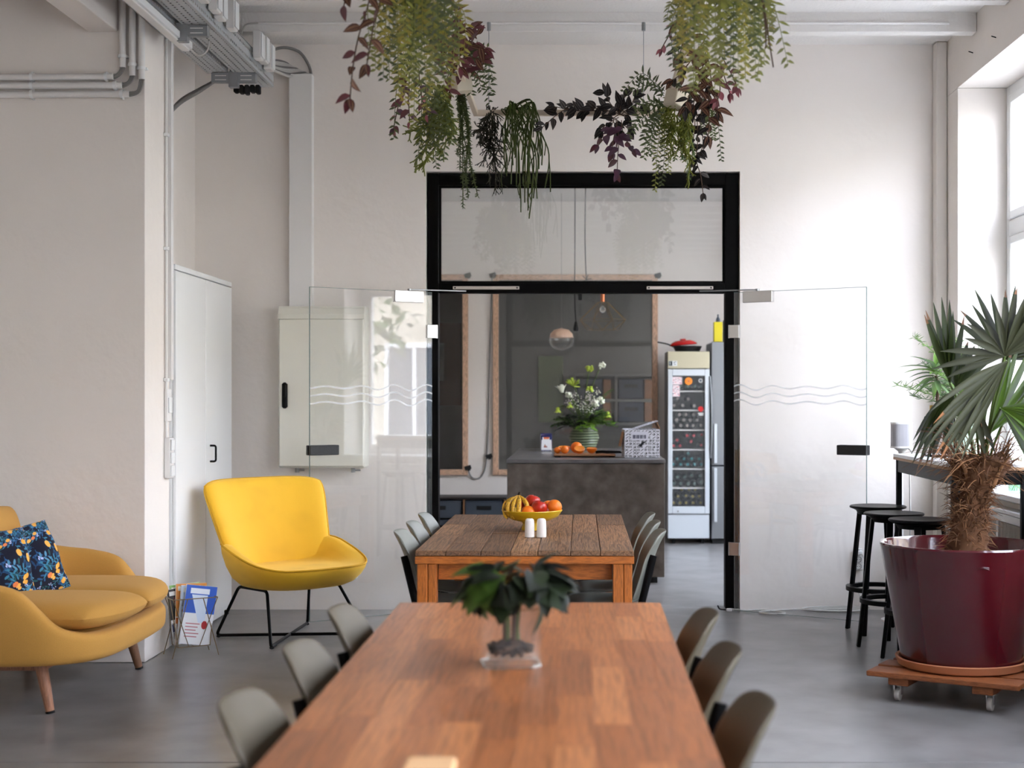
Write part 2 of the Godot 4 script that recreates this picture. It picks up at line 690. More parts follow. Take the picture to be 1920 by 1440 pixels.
	mat("orange flesh", Color(0.95, 0.55, 0.16), 0.35)
	w = triplanar(mat("banana", Color(0.86, 0.65, 0.15), 0.5), Vector3(9, 4, 9))
	w.albedo_texture = noise_tex(0.03, 256, 3, [[0.0, Color(0.25, 0.2, 0.15)], [0.28, Color(0.45, 0.38, 0.3)], [0.36, Color(1, 1, 1)], [0.8, Color(1, 1, 1)], [1.0, Color(0.85, 0.95, 0.7)]], 53)
	mat("banana tip", Color(0.20, 0.14, 0.07), 0.8)
	w = mat("burgundy glaze", Color(0.29, 0.03, 0.075), 0.14)
	w.clearcoat_enabled = true
	w.clearcoat = 0.6
	w.clearcoat_roughness = 0.05
	mat("terracotta", Color(0.73, 0.47, 0.32), 0.7)
	mat("soil", Color(0.12, 0.085, 0.06), 0.95)
	mat("brass", Color(0.72, 0.58, 0.25), 0.35, 0.8)
	mat("bronze wire", Color(0.50, 0.42, 0.30), 0.4, 0.6)
	w = mat("vase glaze", Color(0.30, 0.345, 0.25), 0.3)
	mat("vase rib", Color(0.60, 0.64, 0.52), 0.4)
	w = mat("solid glass", Color(0.94, 0.96, 0.95, 0.02), 0.0)
	w.refraction_enabled = true
	w.refraction_scale = 0.05
	w.transparency = BaseMaterial3D.TRANSPARENCY_ALPHA
	mat("speaker grey", Color(0.68, 0.67, 0.69), 0.8)
	mat("radiator", Color(0.83, 0.81, 0.78), 0.5)
	mat("yellow card", Color(0.85, 0.78, 0.05), 0.4)
	mat("oak pale", Color(0.80, 0.74, 0.66), 0.5)
	mat("pot white", Color(0.78, 0.74, 0.66), 0.6)
	mat("cream block", Color(0.93, 0.74, 0.54), 0.6)


# ---------------------------------------------------------------- the room itself
func build_shell() -> void:
	var wall: Material = M["wall paint"]
	var z1 := -9.72
	# floors
	var b := MB.new()
	b.slab(V(-4.6, -0.2, -9.86), V(2.9, 0, -5.655), 0.003)
	structure("floor", "sealed grey screed floor of the dining hall beyond the joint", "floor", b, M["screed"])
	b = MB.new()
	b.slab(V(-4.6, -0.2, -5.645), V(2.9, 0, 4.2), 0.003)
	structure("floor_001", "sealed grey screed floor nearest to the viewer, before the dark joint", "floor", b, M["screed"])
	b = MB.new()
	b.slab(V(-4.6, -0.2, -5.66), V(2.9, -0.004, -5.64))
	structure("trim_1", "thin dark joint running across the grey floor", "floor joint", b, M["joint"])
	b = MB.new()
	b.slab(V(-2.6, -0.2, -15.1), V(2.8, 0, -9.862), 0.003)
	structure("floor_002", "grey kitchen floor behind the glass doors", "floor", b, M["screed"])
	# back wall with the door opening
	b = MB.new()
	b.slab(V(-2.9, 0, -10.0), V(-1.062, 4.0, z1))
	b.slab(V(1.084, 0, -10.0), V(2.9, 4.0, z1))
	b.slab(V(-1.062, 2.995, -10.0), V(1.084, 4.0, z1))
	structure("wall_back", "white painted wall around the kitchen doorway", "wall", b, wall)
	# left: a deep pier, then a recess with the tall cupboard
	b = MB.new()
	b.slab(V(-4.7, 0, -8.23), V(-2.383, 4.0, -7.77), 0.006)
	structure("wall_left_front", "white painted pier wall behind the mustard sofa", "wall", b, wall)
	b = MB.new()
	b.slab(V(-2.9, 0, -9.75), V(-2.64, 4.0, -8.2))
	b.slab(V(-4.8, 0, -8.0), V(-4.6, 4.0, 4.2))
	structure("wall_left", "white painted side wall of the recess above the tall cupboard", "wall", b, wall)
	b = MB.new()
	b.slab(V(-4.8, 0, 4.0), V(2.95, 4.0, 4.2))
	structure("wall_rear", "white wall behind the viewer", "wall", b, wall)
	# right wall with five tall windows
	var wins := [[-9.37, -6.90], [-6.40, -4.0], [-3.5, -1.1], [-0.6, 1.6], [2.1, 3.6]]
	b = MB.new()
	b.slab(V(2.478, 0, -10.0), V(2.95, 0.86, 4.2))
	b.slab(V(2.478, 3.488, -10.0), V(2.95, 4.0, 4.2))
	var zs := -10.0
	for w in wins:
		b.slab(V(2.478, 0.86, zs), V(2.95, 3.488, w[0]), 0.004)
		zs = w[1]
	b.slab(V(2.478, 0.86, zs), V(2.95, 3.488, 4.2))
	structure("wall_right", "white outer wall with deep window recesses", "wall", b, wall)
	var i := 1
	for w in wins:
		window(i, w[0], w[1], 0.86, 3.488, 2.80, 2.42 if i == 1 else 2.50)
		i += 1
	# ceiling with its beams
	b = MB.new()
	b.slab(V(-4.8, 3.86, -9.9), V(2.95, 4.06, 4.2))
	var c := structure("ceiling", "white ceiling crossed by painted beams", "ceiling", b, M["ceiling paint"])
	for q in 18:
		var z := -8.907 + 0.7 * q
		b = MB.new()
		b.slab(V(-4.6, 3.738, z - 0.10), V(2.478, 3.87, z), 0.006)
		obj("beam", b, M["ceiling paint"], c)
	# the concrete beam that meets the pier on the left
	b = MB.new()
	b.slab(V(-2.70, 3.445, -7.775), V(-2.53, 3.87, -2.0), 0.01)
	structure("trim_2", "thick white ceiling beam running into the pier on the left", "beam", b, wall)
	# thin ledge beside the window and the corner strip
	b = MB.new()
	b.slab(V(2.40, 0.0, -9.72), V(2.478, 3.86, -9.62), 0.01)
	structure("trim_3", "narrow plastered strip in the corner beside the window", "wall strip", b, wall)


func window(no: int, z0: float, z1: float, y0: float, y1: float, x: float, sill_x: float) -> void:
	var f: Material = M["white lacquer"]
	var b := MB.new()
	var d := 0.075
	b.slab(V(x, y0, z0), V(x + d, y1, z0 + 0.07), 0.006)
	b.slab(V(x, y0, z1 - 0.07), V(x + d, y1, z1), 0.006)
	b.slab(V(x, y0, z0 + 0.07), V(x + d, y0 + 0.07, z1 - 0.07), 0.006)
	b.slab(V(x, y1 - 0.07, z0 + 0.07), V(x + d, y1, z1 - 0.07), 0.006)
	b.slab(V(x, 2.50, z0 + 0.07), V(x + d, 2.61, z1 - 0.07), 0.006)
	var zm := (z0 + z1) / 2
	b.slab(V(x, y0 + 0.07, zm - 0.05), V(x + d, y1 - 0.07, zm + 0.05), 0.006)
	var o := structure("window_%d" % no, ["tall white casement window at the far right", "second tall window from the kitchen wall", "third tall window from the kitchen wall", "fourth tall window from the kitchen wall", "window nearest to the rear wall"][no - 1], "window", b, f)
	for q in [[z0 + 0.07, zm - 0.05], [zm + 0.05, z1 - 0.07]]:
		for h in [[y0 + 0.07, 2.50], [2.61, y1 - 0.07]]:
			b = MB.new()
			var e := 0.055
			var xa := x - 0.015
			var xb := x + 0.05
			b.slab(V(xa, h[0], q[0]), V(xb, h[1], q[0] + e), 0.008)
			b.slab(V(xa, h[0], q[1] - e), V(xb, h[1], q[1]), 0.008)
			b.slab(V(xa, h[0], q[0] + e), V(xb, h[0] + e, q[1] - e), 0.008)
			b.slab(V(xa, h[1] - e, q[0] + e), V(xb, h[1], q[1] - e), 0.008)
			var s := obj("sash", b, f, o)
			b = MB.new()
			b.slab(V(x + 0.01, h[0] + e, q[0] + e), V(x + 0.016, h[1] - e, q[1] - e))
			obj("pane", b, M["window glass"], s)
	b = MB.new()
	b.slab(V(sill_x, y0 - 0.005, z0 + 0.002), V(x + 0.01, y0 + 0.035, z1 - 0.002), 0.01)
	obj("sill", b, M["white lacquer"], o)


# what the windows look out on: a pavement, a pale house across the street and two street trees
func build_outside() -> void:
	var b := MB.new()
	b.slab(V(2.96, -0.9, -30.0), V(40.0, -0.7, 25.0))
	structure("floor_003", "grey street paving outside the windows", "street", b, mat("paving", Color(0.55, 0.54, 0.52), 0.9))
	var t := thing("apartment_building", "pale beige apartment house across the street outside the windows", "building", V(15.0, -0.7, -6.0))
	b = MB.new()
	b.slab(V(0, 0, -16), V(8, 7.4, 16))
	obj("wall", b, mat("house render", Color(0.80, 0.76, 0.68), 0.9), t)
	b = MB.new()
	b.slab(V(-0.35, 7.4, -16.3), V(8.3, 7.7, 16.3), 0.03)
	obj("roof", b, mat("house roof", Color(0.42, 0.33, 0.29), 0.8), t)
	for y in [1.2, 4.5]:
		for k in 10:
			var z := -14.4 + 3.1 * k
			b = MB.new()
			b.slab(V(-0.06, y, z), V(-0.001, y + 0.09, z + 1.3), 0.01)
			b.slab(V(-0.06, y + 1.91, z), V(-0.001, y + 2.0, z + 1.3), 0.01)
			b.slab(V(-0.06, y + 0.09, z), V(-0.001, y + 1.91, z + 0.09), 0.01)
			b.slab(V(-0.06, y + 0.09, z + 1.21), V(-0.001, y + 1.91, z + 1.3), 0.01)
			b.slab(V(-0.055, y + 0.09, z + 0.61), V(-0.001, y + 1.91, z + 0.69), 0.01)
			var w := obj("window", b, M["white paint"], t)
			b = MB.new()
			b.slab(V(-0.03, y + 0.09, z + 0.09), V(-0.01, y + 1.91, z + 1.21))
			obj("pane", b, M["box grey"], w)
	rng.seed = 66
	for q in [[V(7.5, -0.7, -10.5), 3.2, "street tree with a thin trunk outside the far window"], [V(8.2, -0.7, -3.0), 3.6, "street tree outside the middle window"]]:
		t = thing("street_tree", q[2], "tree", q[0], 0, "street trees outside the windows")
		var h: float = q[1]
		b = MB.new()
		b.tube(hook([V(0, 0, 0), V(0.05, h * 0.4, 0.03), V(-0.04, h * 0.8, 0.0), V(0.06, h * 1.1, 0.05)], 5), PackedFloat32Array([0.13, 0.12, 0.11, 0.105, 0.10, 0.095, 0.09, 0.085, 0.08, 0.075, 0.07, 0.065, 0.06, 0.05, 0.04, 0.03]), 10)
		obj("trunk", b, M["stem brown"], t)
		b = MB.new()
		for i in 900:
			var d := V(rng.randf_range(-1, 1), rng.randf_range(-0.8, 1), rng.randf_range(-1, 1))
			if d.length() > 1.0:
				continue
			var p := V(0, h, 0) + d * V(1.5, 1.3, 1.5)
			b.leaf(p, V(rng.randf_range(-1, 1), rng.randf_range(-1, 0.4), rng.randf_range(-1, 1)), V(rng.randf_range(-1, 1), 1, rng.randf_range(-1, 1)), 0.22, 0.16, 0.2, 0.1, 2)
		obj("foliage", b, M["leaf mid"], t).set_meta("kind", "stuff")


# ---------------------------------------------------------------- doorway: black frame, transom, two open glass doors
func build_doors() -> void:
	var f: Material = M["black frame"]
	var b := MB.new()
	var z0 := -9.86
	var z1 := -9.755
	b.slab(V(-1.055, 0, z0), V(-0.980, 2.986, z1), 0.004)
	b.slab(V(0.987, 0, z0), V(1.077, 2.986, z1), 0.004)
	b.slab(V(-0.980, 2.906, z0), V(0.987, 2.986, z1), 0.004)
	b.slab(V(-0.980, 2.166, z0), V(0.987, 2.234, z1), 0.004)
	var o := structure("trim_4", "black metal door frame with a glazed transom over the kitchen doorway", "door frame", b, f)
	b = MB.new()
	b.slab(V(-0.980, 2.234, -9.812), V(0.987, 2.906, -9.804))
	obj("transom_pane", b, M["clear glass"], o)
	b = MB.new()
	b.slab(V(-0.980, 2.234, -9.832), V(0.987, 2.906, -9.824))
	obj("transom_pane", b, M["clear glass"], o)
	b = MB.new()
	for q in [[V(-0.980, 2.890, -9.80), V(0.987, 2.906, -9.79)], [V(-0.980, 2.234, -9.80), V(0.987, 2.250, -9.79)], [V(-0.980, 2.25, -9.80), V(-0.964, 2.89, -9.79)], [V(0.971, 2.25, -9.80), V(0.987, 2.89, -9.79)]]:
		b.slab(q[0], q[1])
	obj("glazing_bead", b, f, o)
	for s in [[-0.880, -0.425], [0.448, 0.903]]:
		b = MB.new()
		b.slab(V(s[0], 2.189, -9.756), V(s[1], 2.211, -9.738), 0.003)
		var r := obj("closer_rail", b, M["satin rail"], o)
		for e in [s[0] + 0.015, s[1] - 0.015]:
			b = MB.new()
			b.lathe([Vector2(0, 0), Vector2(0.006, 0), Vector2(0.006, 0.003), Vector2(0, 0.003)], 10, Transform3D(Basis(Vector3.RIGHT, PI / 2), V(e, 2.2, -9.739)))
			obj("screw", b, M["black rubber"], r)
	door(1, V(-1.012, 0, -9.62), Vector2(-0.733, 0.505), 0.885, 1.0, "left glass door standing open in front of the cream wall cabinet")
	door(2, V(1.035, 0, -9.62), Vector2(0.796, 0.495), 0.935, -1.0, "right glass door standing open beside the bar stools")


func door(no: int, at: Vector3, d: Vector2, L: float, sg: float, label: String) -> void:
	var o := Node3D.new()
	o.name = "door_%d" % no
	o.position = at
	d = d.normalized()
	o.rotation.y = atan2(-d.y, d.x)
	add_child(o)
	tag(o, label, "glass door", "", "structure")
	var h := 2.157
	var b := MB.new()
	b.slab(V(0, 0.012, -0.005), V(L, h, 0.005))
	obj("pane", b, M["clear glass"], o)
	b = MB.new()
	b.slab(V(L, 0.012, -0.0048), V(L + 0.0025, h, 0.0048))
	b.slab(V(0, h, -0.0048), V(L + 0.0025, h + 0.0025, 0.0048))
	b.slab(V(0, 0.009, -0.0048), V(L + 0.0025, 0.012, 0.0048))
	obj("polished_edge", b, M["glass edge"], o)
	for k in 3:
		b = MB.new()
		var y := 1.415 + 0.05 * k
		var front := sg * -0.0056
		var a := []
		var c := []
		for i in 97:
			var x := L * i / 96.0
			var yy := y + 0.021 * sin(TAU * x / 0.245 + 0.5) * (0.65 + 0.35 * sin(x * 5.0 + no))
			a.append(V(x, yy - 0.0055, front))
			c.append(V(x, yy + 0.0055, front))
		for i in 96:
			for q in [-0.0006, 0.0006]:
				var e := V(0, 0, q)
				b.quad(a[i] + e, a[i + 1] + e, c[i + 1] + e, c[i] + e, V(0, 0, signf(q)))
		obj("etched_wave", b, M["etching"], o)
	# chrome patch fitting at the top with the closer arm
	b = MB.new()
	b.slab(V(0.07, h - 0.072, -0.022), V(0.285, h + 0.006, 0.022), 0.004)
	var pf := obj("patch_fitting", b, M["chrome"], o)
	b = MB.new()
	var arm_end := o.transform.affine_inverse() * V(-0.79 if no == 1 else 0.81, 2.176, -9.728)
	b.bar(V(0.17, h + 0.014, 0), arm_end, 0.018, 0.008, 0.002)
	b.lathe([Vector2(0, 0), Vector2(0.012, 0), Vector2(0.012, 0.02), Vector2(0, 0.02)], 12, Transform3D(Basis(), V(0.17, h, 0)))
	obj("closer_arm", b, M["steel"], pf)
	for y in [1.895, 0.425]:
		b = MB.new()
		b.slab(V(-0.032, y - 0.045, -0.016), V(0.04, y + 0.045, 0.016), 0.003)
		b.tube(PackedVector3Array([V(-0.034, y - 0.045, 0), V(-0.034, y + 0.045, 0)]), 0.011, 10)
		obj("hinge", b, M["chrome"], o)
	for s in [-1.0, 1.0]:
		b = MB.new()
		b.slab(V(L - 0.19, 1.078, s * 0.006), V(L + 0.012, 1.142, s * 0.034), 0.004)
		obj("handle", b, M["dark wood"], o)


# ---------------------------------------------------------------- services, trays and cupboards on the left
func build_left_services() -> void:
	var b: MB
	# tall white cupboard in the recess
	var t := thing("cupboard", "tall white two-door cupboard in the recess beside the yellow chair", "cupboard", V(-2.495, 0, -8.89))
	b = MB.new()
	b.slab(V(-0.14, 0.06, -0.655), V(0.128, 2.21, 0.655), 0.004)
	b.slab(V(-0.14, 0, -0.645), V(0.10, 0.06, 0.645))
	b.slab(V(-0.14, 2.19, -0.66), V(0.148, 2.222, 0.66), 0.004)
	obj("body", b, M["white lacquer"], t)
	for z in [-0.655, 0.004]:
		b = MB.new()
		b.slab(V(0.129, 0.065, z), V(0.149, 2.185, z + 0.651), 0.004)
		var d := obj("door", b, M["white lacquer"], t)
		if z < 0:
			b = MB.new()
			b.tube(bent([V(0.148, 1.045, z + 0.555), V(0.185, 1.045, z + 0.555), V(0.185, 1.145, z + 0.555), V(0.148, 1.145, z + 0.555)], 0.014), 0.0065, 8)
			obj("handle", b, M["black metal"], d)
	b = MB.new()
	b.slab(V(0.095, 0.012, -0.64), V(0.128, 0.055, 0.64))
	obj("plinth", b, M["white lacquer"], t)

	# cream electrical cabinet on the back wall
	t = thing("wall_cabinet", "cream metal electrical cabinet on the wall behind the open glass door", "wall cabinet", V(-1.74, 0.975, -9.72))
	b = MB.new()
	b.slab(V(-0.29, 0, 0.001), V(0.29, 1.085, 0.19), 0.012)
	obj("body", b, M["cream metal"], t)
	b = MB.new()
	b.slab(V(-0.282, 0.012, 0.19), V(0.282, 1.0, 0.208), 0.006)
	var dr := obj("door", b, M["cream metal"], t)
	b = MB.new()
	b.slab(V(-0.26, 0.40, 0.208), V(-0.222, 0.575, 0.235), 0.012)
	b.slab(V(-0.25, 0.475, 0.235), V(-0.232, 0.56, 0.245), 0.004)
	obj("handle", b, M["black metal"], dr)
	b = MB.new()
	b.prism(PackedVector2Array([Vector2(0.0, 1.0), Vector2(0.214, 1.0), Vector2(0.214, 1.03), Vector2(0.18, 1.086), Vector2(0.0, 1.086)]), 0.575, Transform3D(Basis(Vector3.UP, -PI / 2), V(0, 0, 0)))
	obj("hood", b, M["cream metal"], t)
	for x in [-0.19, 0.19]:
		b = MB.new()
		b.tube(PackedVector3Array([V(x, -0.035, 0.06), V(x, 0.0, 0.06)]), 0.014, 10)
		b.tube(PackedVector3Array([V(x, -0.02, 0.06), V(x + 0.05, -0.02, 0.06)]), 0.006, 8)
		obj("bracket", b, M["galvanised"], t)

	# trunking from the cabinet up to the cables
	b = MB.new()
	b.slab(V(-0.078, 0, 0.001), V(0.078, 1.585, 0.075), 0.003)
	single("trunking", "white vertical cable trunking box above the cream cabinet", "trunking", b, M["white plastic"], V(-1.905, 2.06, -9.72))

	# cables arching from the tray into the trunking: each cable its own thing
	for i in 8:
		var x := -1.97 + 0.017 * i
		var s := 0.012 * i
		b = MB.new()
		b.tube(hook([V(-2.18 + 0.01 * i, 3.62 - s, -9.2), V(-2.14 + 0.008 * i, 3.69 - s * 0.6, -9.5), V(-2.06 + 0.012 * i, 3.735 - s * 1.3, -9.655 + 0.002 * i), V(x - 0.01, 3.70 - s * 0.6, -9.68), V(x, 3.60, -9.685)], 7), 0.0095, 6)
		single("cable", "pale cable arching into the trunking, %s from the left of the bunch" % ["first", "second", "third", "fourth", "fifth", "sixth", "seventh", "eighth"][i], "cable", b, M["cable"] if i % 3 else M["cable grey"], Vector3.ZERO, "pale cables arching from the tray end")
	b = MB.new()
	b.tube(hook([V(-2.12, 3.60, -9.1), V(-2.10, 3.735, -9.45), V(-2.02, 3.815, -9.62), V(-1.92, 3.80, -9.68), V(-1.852, 3.70, -9.69), V(-1.838, 3.60, -9.685)], 8), 0.010, 8)
	single("cable_loop", "single thick grey cable looping high above the trunking", "cable", b, M["cable grey"])

	# perforated cable trays with brackets; the slots are cut out
	var img := Image.create(64, 64, false, Image.FORMAT_RGBA8)
	img.fill(Color(1, 1, 1, 1))
	for q in [[8, 10, 16, 9], [40, 10, 16, 9], [24, 42, 16, 9], [-8, 42, 16, 9], [56, 42, 16, 9]]:
		img.fill_rect(Rect2i(q[0], q[1], q[2], q[3]).intersection(Rect2i(0, 0, 64, 64)), Color(1, 1, 1, 0))
	var pm := mat("perforated steel", Color(0.72, 0.73, 0.735), 0.5, 0.15)
	pm.albedo_texture = ImageTexture.create_from_image(img)
	pm.transparency = BaseMaterial3D.TRANSPARENCY_ALPHA_SCISSOR
	pm.alpha_scissor_threshold = 0.5
	pm.cull_mode = BaseMaterial3D.CULL_DISABLED
	for tr in [[-2.37, -2.235, 3.50, 0.07, -9.0, "narrow lower perforated steel cable tray beside the left wall"], [-2.19, -2.03, 3.495, 0.11, -9.38, "wide perforated steel cable tray carrying white junction boxes"]]:
		t = thing("cable_tray", tr[5], "cable tray", V((tr[0] + tr[1]) / 2, tr[2], tr[4]))
		var w: float = (tr[1] - tr[0]) / 2
		var h: float = tr[3]
		var L := 4.6
		for q in [["tray_bottom", V(-w, 0, 0), V(w, 0, 0)], ["tray_side", V(-w, 0, 0), V(-w, h, 0)], ["tray_side", V(w, 0, 0), V(w, h, 0)]]:
			b = MB.new()
			var n := 46
			var e: Vector3 = q[2] - q[1]
			var nn := e.cross(Vector3.BACK).normalized()
			var reps: float = roundf(e.length() / 0.075)
			for s in [0.0008, -0.0008]:
				var a0: Vector3 = q[1] + nn * s
				var a1: Vector3 = q[2] + nn * s
				var z := V(0, 0, L)
				var g := nn * signf(s)
				b.qi(b.p(a0, g, Vector2(0, 0)), b.p(a0 + z, g, Vector2(n * 1.25, 0)), b.p(a1 + z, g, Vector2(n * 1.25, reps)), b.p(a1, g, Vector2(0, reps)))
			obj(q[0], b, pm, t)
		b = MB.new()
		for x in [-w, w]:
			b.slab(V(x - 0.006, h - 0.004, 0), V(x + 0.006, h, L))
		obj("tray_lip", b, M["galvanised"], t)
		b = MB.new()
		for i in 4:
			var px := -w + 0.03 + i * (2 * w - 0.06) / 3.0
			b.tube(PackedVector3Array([V(px, 0.014 + 0.004 * (i % 2), 0.05), V(px + 0.01, 0.013, L * 0.5), V(px, 0.014, L)]), 0.010, 6)
		obj("laid_cables", b, M["cable grey"], t)
	# hangers that carry both trays
	for q in [[-8.97, "far"], [-7.82, "near"]]:
		t = thing("tray_bracket", "galvanised cantilever bracket under the %s" % ("far end of the cable trays" if q[1] == "far" else "cable trays in front of the pier"), "bracket", V(-2.19, 3.432, q[0]))
		b = MB.new()
		b.slab(V(-0.14 if q[1] == "far" else 0.0, 0, -0.02), V(0.14, 0.062, 0.02), 0.003)
		b.slab(V(-0.03, -0.03, -0.024), V(0.03, 0.07, 0.024), 0.003)
		obj("arm", b, M["galvanised"], t)
		for x in ([-0.115, 0.045] if q[1] == "far" else [0.045]):
			for y in [0.014, 0.040]:
				obj("slot", MB.new().slab(V(x, y, 0.02), V(x + 0.07, y + 0.005, 0.0215)), M["white plastic"], t)
		b = MB.new()
		b.slab(V(-0.025, 0.06, -0.015), V(0.02, 0.44, 0.015), 0.003)
		obj("hanger", b, M["galvanised"], t)
	# black plug cluster under the far tray end
	b = MB.new()
	for i in 5:
		b.slab(V(-0.09 + i * 0.035, -0.02 - 0.006 * (i % 3), -0.02), V(-0.062 + i * 0.035, 0.03, 0.03), 0.006)
	single("plug_cluster", "cluster of black plugs under the far end of the cable trays", "plug", b, M["black rubber"], V(-2.13, 3.415, -9.1))
	# white junction boxes along the wide tray
	var jz := [-9.06, -8.90, -8.76, -8.1, -7.84, -7.72, -7.48, -7.3]
	var proto: Node3D = null
	for i in 8:
		if proto == null:
			proto = thing("junction_box", "white junction box nearest the far end of the wide cable tray", "junction box", Vector3.ZERO, 0, "white junction boxes on the wide cable tray")
			b = MB.new()
			b.slab(V(-0.03, 0, -0.045), V(0.02, 0.17, 0.045), 0.006)
			obj("body", b, M["white plastic"], proto)
			b = MB.new()
			b.slab(V(0.02, 0.01, -0.04), V(0.028, 0.16, 0.04), 0.005)
			obj("lid", b, M["white lacquer"], proto)
			proto.position = V(-1.985, 3.53, jz[0])
		else:
			dup(proto, "white junction box, number %s along the wide cable tray from its far end" % ["", "second", "third", "fourth", "fifth", "sixth", "seventh", "eighth"][i], V(-1.985, 3.53 + 0.01 * (i % 2), jz[i]))
	# slim white batten lamp (switched off), hung beside the trays
	t = thing("batten_lamp", "long slim white batten lamp hung along the cable trays", "lamp", V(-2.235, 3.405, -8.05))
	b = MB.new()
	b.slab(V(-0.035, 0.015, 0), V(0.035, 0.055, 3.2), 0.004)
	obj("housing", b, M["white lacquer"], t)
	b = MB.new()
	b.slab(V(-0.025, 0, 0.01), V(0.025, 0.016, 3.19), 0.006)
	obj("diffuser", b, M["white plastic"], t)
	b = MB.new()
	b.slab(V(0.01, 0.055, 0.12), V(0.034, 0.085, 0.18), 0.004)
	b.tube(PackedVector3Array([V(0.022, 0.085, 0.15), V(0.022, 0.45, 0.15)]), 0.0025, 6)
	obj("suspension", b, M["brass"], t)
	b = MB.new()
	b.tube(hook([V(0.01, 0.03, -0.002), V(0.05, -0.005, -0.06), V(0.09, 0.03, -0.1), V(0.10, 0.09, -0.12)], 6), 0.006, 6)
	obj("cable", b, M["cable"], t)
	# conduits on the pier: three upright, three lying, with clips and cable bends between them
	for i in 3:
		var x: float = [-2.496, -2.443, -2.392][i]
		var y0: float = [3.245, 3.20, 3.18][i]
		var yh: float = [3.195, 3.148, 3.100][i]
		var xe: float = [-2.545, -2.497, -2.46][i]
		var nm: String = ["left", "middle", "right"][i]
		t = thing("conduit", "%s one of three upright white conduits at the top of the pier" % nm, "conduit", Vector3.ZERO, 0, "white conduits on the pier wall")
		b = MB.new()
		b.tube(PackedVector3Array([V(x, y0, -7.74), V(x, 3.86, -7.74)]), 0.0185, 10)
		obj("tube", b, M["white plastic"], t)
		for y in [y0 + 0.06, 3.62]:
			b = MB.new()
			b.tube(PackedVector3Array([V(x, y - 0.008, -7.74), V(x, y + 0.008, -7.74)]), 0.023, 10)
			b.slab(V(x - 0.028, y - 0.006, -7.77), V(x + 0.028, y + 0.006, -7.738), 0.003)
			obj("clip", b, M["white lacquer"], t)
		t = thing("conduit", "%s one of three lying white conduits on the pier wall above the sofa" % ["top", "middle", "lowest"][i], "conduit", Vector3.ZERO, 0, "white conduits on the pier wall")
		b = MB.new()
		b.tube(PackedVector3Array([V(xe, yh, -7.74), V(-4.5, yh - 0.01, -7.74)]), 0.0185, 10)
		obj("tube", b, M["white plastic"], t)
		for q in [xe - 0.04, -2.99]:
			b = MB.new()
			b.tube(PackedVector3Array([V(q - 0.008, yh, -7.74), V(q + 0.008, yh, -7.74)]), 0.023, 10)
			b.slab(V(q - 0.006, yh - 0.028, -7.77), V(q + 0.006, yh + 0.028, -7.738), 0.003)
			obj("clip", b, M["white lacquer"], t)
		t = thing("conduit_cable", "grey cables bending between the %s pair of white conduits" % ["upper left", "middle", "lower right"][i], "cable")
		for q in 3:
			b = MB.new()
			var o := 0.009 * (q - 1)
			b.tube(hook([V(xe - 0.03, yh - o, -7.74), V(xe + 0.005, yh - o, -7.74), V(x + o * 0.6 - 0.018, yh + 0.016 - o * 0.4, -7.74), V(x + o, y0 - 0.003, -7.74), V(x + o, y0 + 0.03, -7.74)], 5), 0.0055, 6)
			obj("cable", b, M["cable grey"], t)
	# conduits and switches on the narrow side of the pier
	t = thing("conduit", "thin white upright conduit on the bright narrow side of the pier", "conduit")
	b = MB.new()
	b.tube(PackedVector3Array([V(-2.372, 1.14, -8.13), V(-2.372, 3.60, -8.13)]), 0.008, 8)
	obj("tube", b, M["white plastic"], t)
	for y in [1.55, 2.3, 2.95, 3.55]:
		b = MB.new()
		b.slab(V(-2.384, y - 0.01, -8.15), V(-2.358, y + 0.01, -8.11), 0.003)
		obj("clip", b, M["white lacquer"], t)
	b = MB.new()
	b.slab(V(-2.384, 1.55, -8.22), V(-2.355, 3.66, -8.175), 0.004)
	single("cable_duct", "flat white upright cable duct at the back edge of the pier", "cable duct", b, M["white plastic"])
	t = thing("switch_panel", "white switch and socket panel low on the bright side of the pier", "switch", V(-2.383, 0.985, -8.16))
	b = MB.new()
	b.slab(V(0, 0, -0.042), V(0.035, 0.235, 0.042), 0.006)
	obj("plate", b, M["white plastic"], t)
	for y in [0.012, 0.086, 0.16]:
		b = MB.new()
		b.slab(V(0.035, y, -0.033), V(0.044, y + 0.064, 0.033), 0.005)
		obj("rocker", b, M["white lacquer"], t)
	t = thing("switch_panel", "small white switch plate on the pier above the socket panel", "switch", V(-2.383, 1.31, -8.16))
	b = MB.new()
	b.slab(V(0, 0, -0.04), V(0.022, 0.19, 0.04), 0.006)
	obj("plate", b, M["white plastic"], t)
	b = MB.new()
	b.slab(V(0.022, 0.05, -0.03), V(0.03, 0.14, 0.03), 0.004)
	obj("rocker", b, M["white lacquer"], t)
	# steel plate and dark cables where the trays leave the recess
	b = MB.new()
	b.tube(hook([V(-2.635, 3.27, -9.1), V(-2.56, 3.36, -9.12), V(-2.45, 3.43, -9.14), V(-2.36, 3.50, -9.2)], 6), 0.012, 8)
	b.tube(hook([V(-2.635, 3.24, -9.05), V(-2.56, 3.33, -9.08), V(-2.44, 3.41, -9.1), V(-2.34, 3.50, -9.15)], 6), 0.012, 8)
	single("cable_bundle", "grey cables rising from the recess wall to the narrow tray", "cable", b, M["cable grey"])
	b = MB.new()
	b.slab(V(-2.385, 3.55, -8.1), V(-2.36, 3.63, -7.95), 0.003)
	single("wall_plate", "grey steel plate high on the bright side of the pier", "plate", b, M["galvanised"])
	# thin conduit along the far beam with its cable tail
	t = thing("beam_conduit", "thin white conduit along the far ceiling beam", "conduit")
	b = MB.new()
	b.tube(PackedVector3Array([V(-2.02, 3.79, -8.895), V(2.3, 3.79, -8.895)]), 0.009, 8)
	obj("tube", b, M["white plastic"], t)
	b = MB.new()
	b.tube(hook([V(-2.02, 3.79, -8.895), V(-2.10, 3.775, -8.89), V(-2.13, 3.70, -8.9), V(-2.13, 3.62, -8.95)], 6), 0.006, 6)
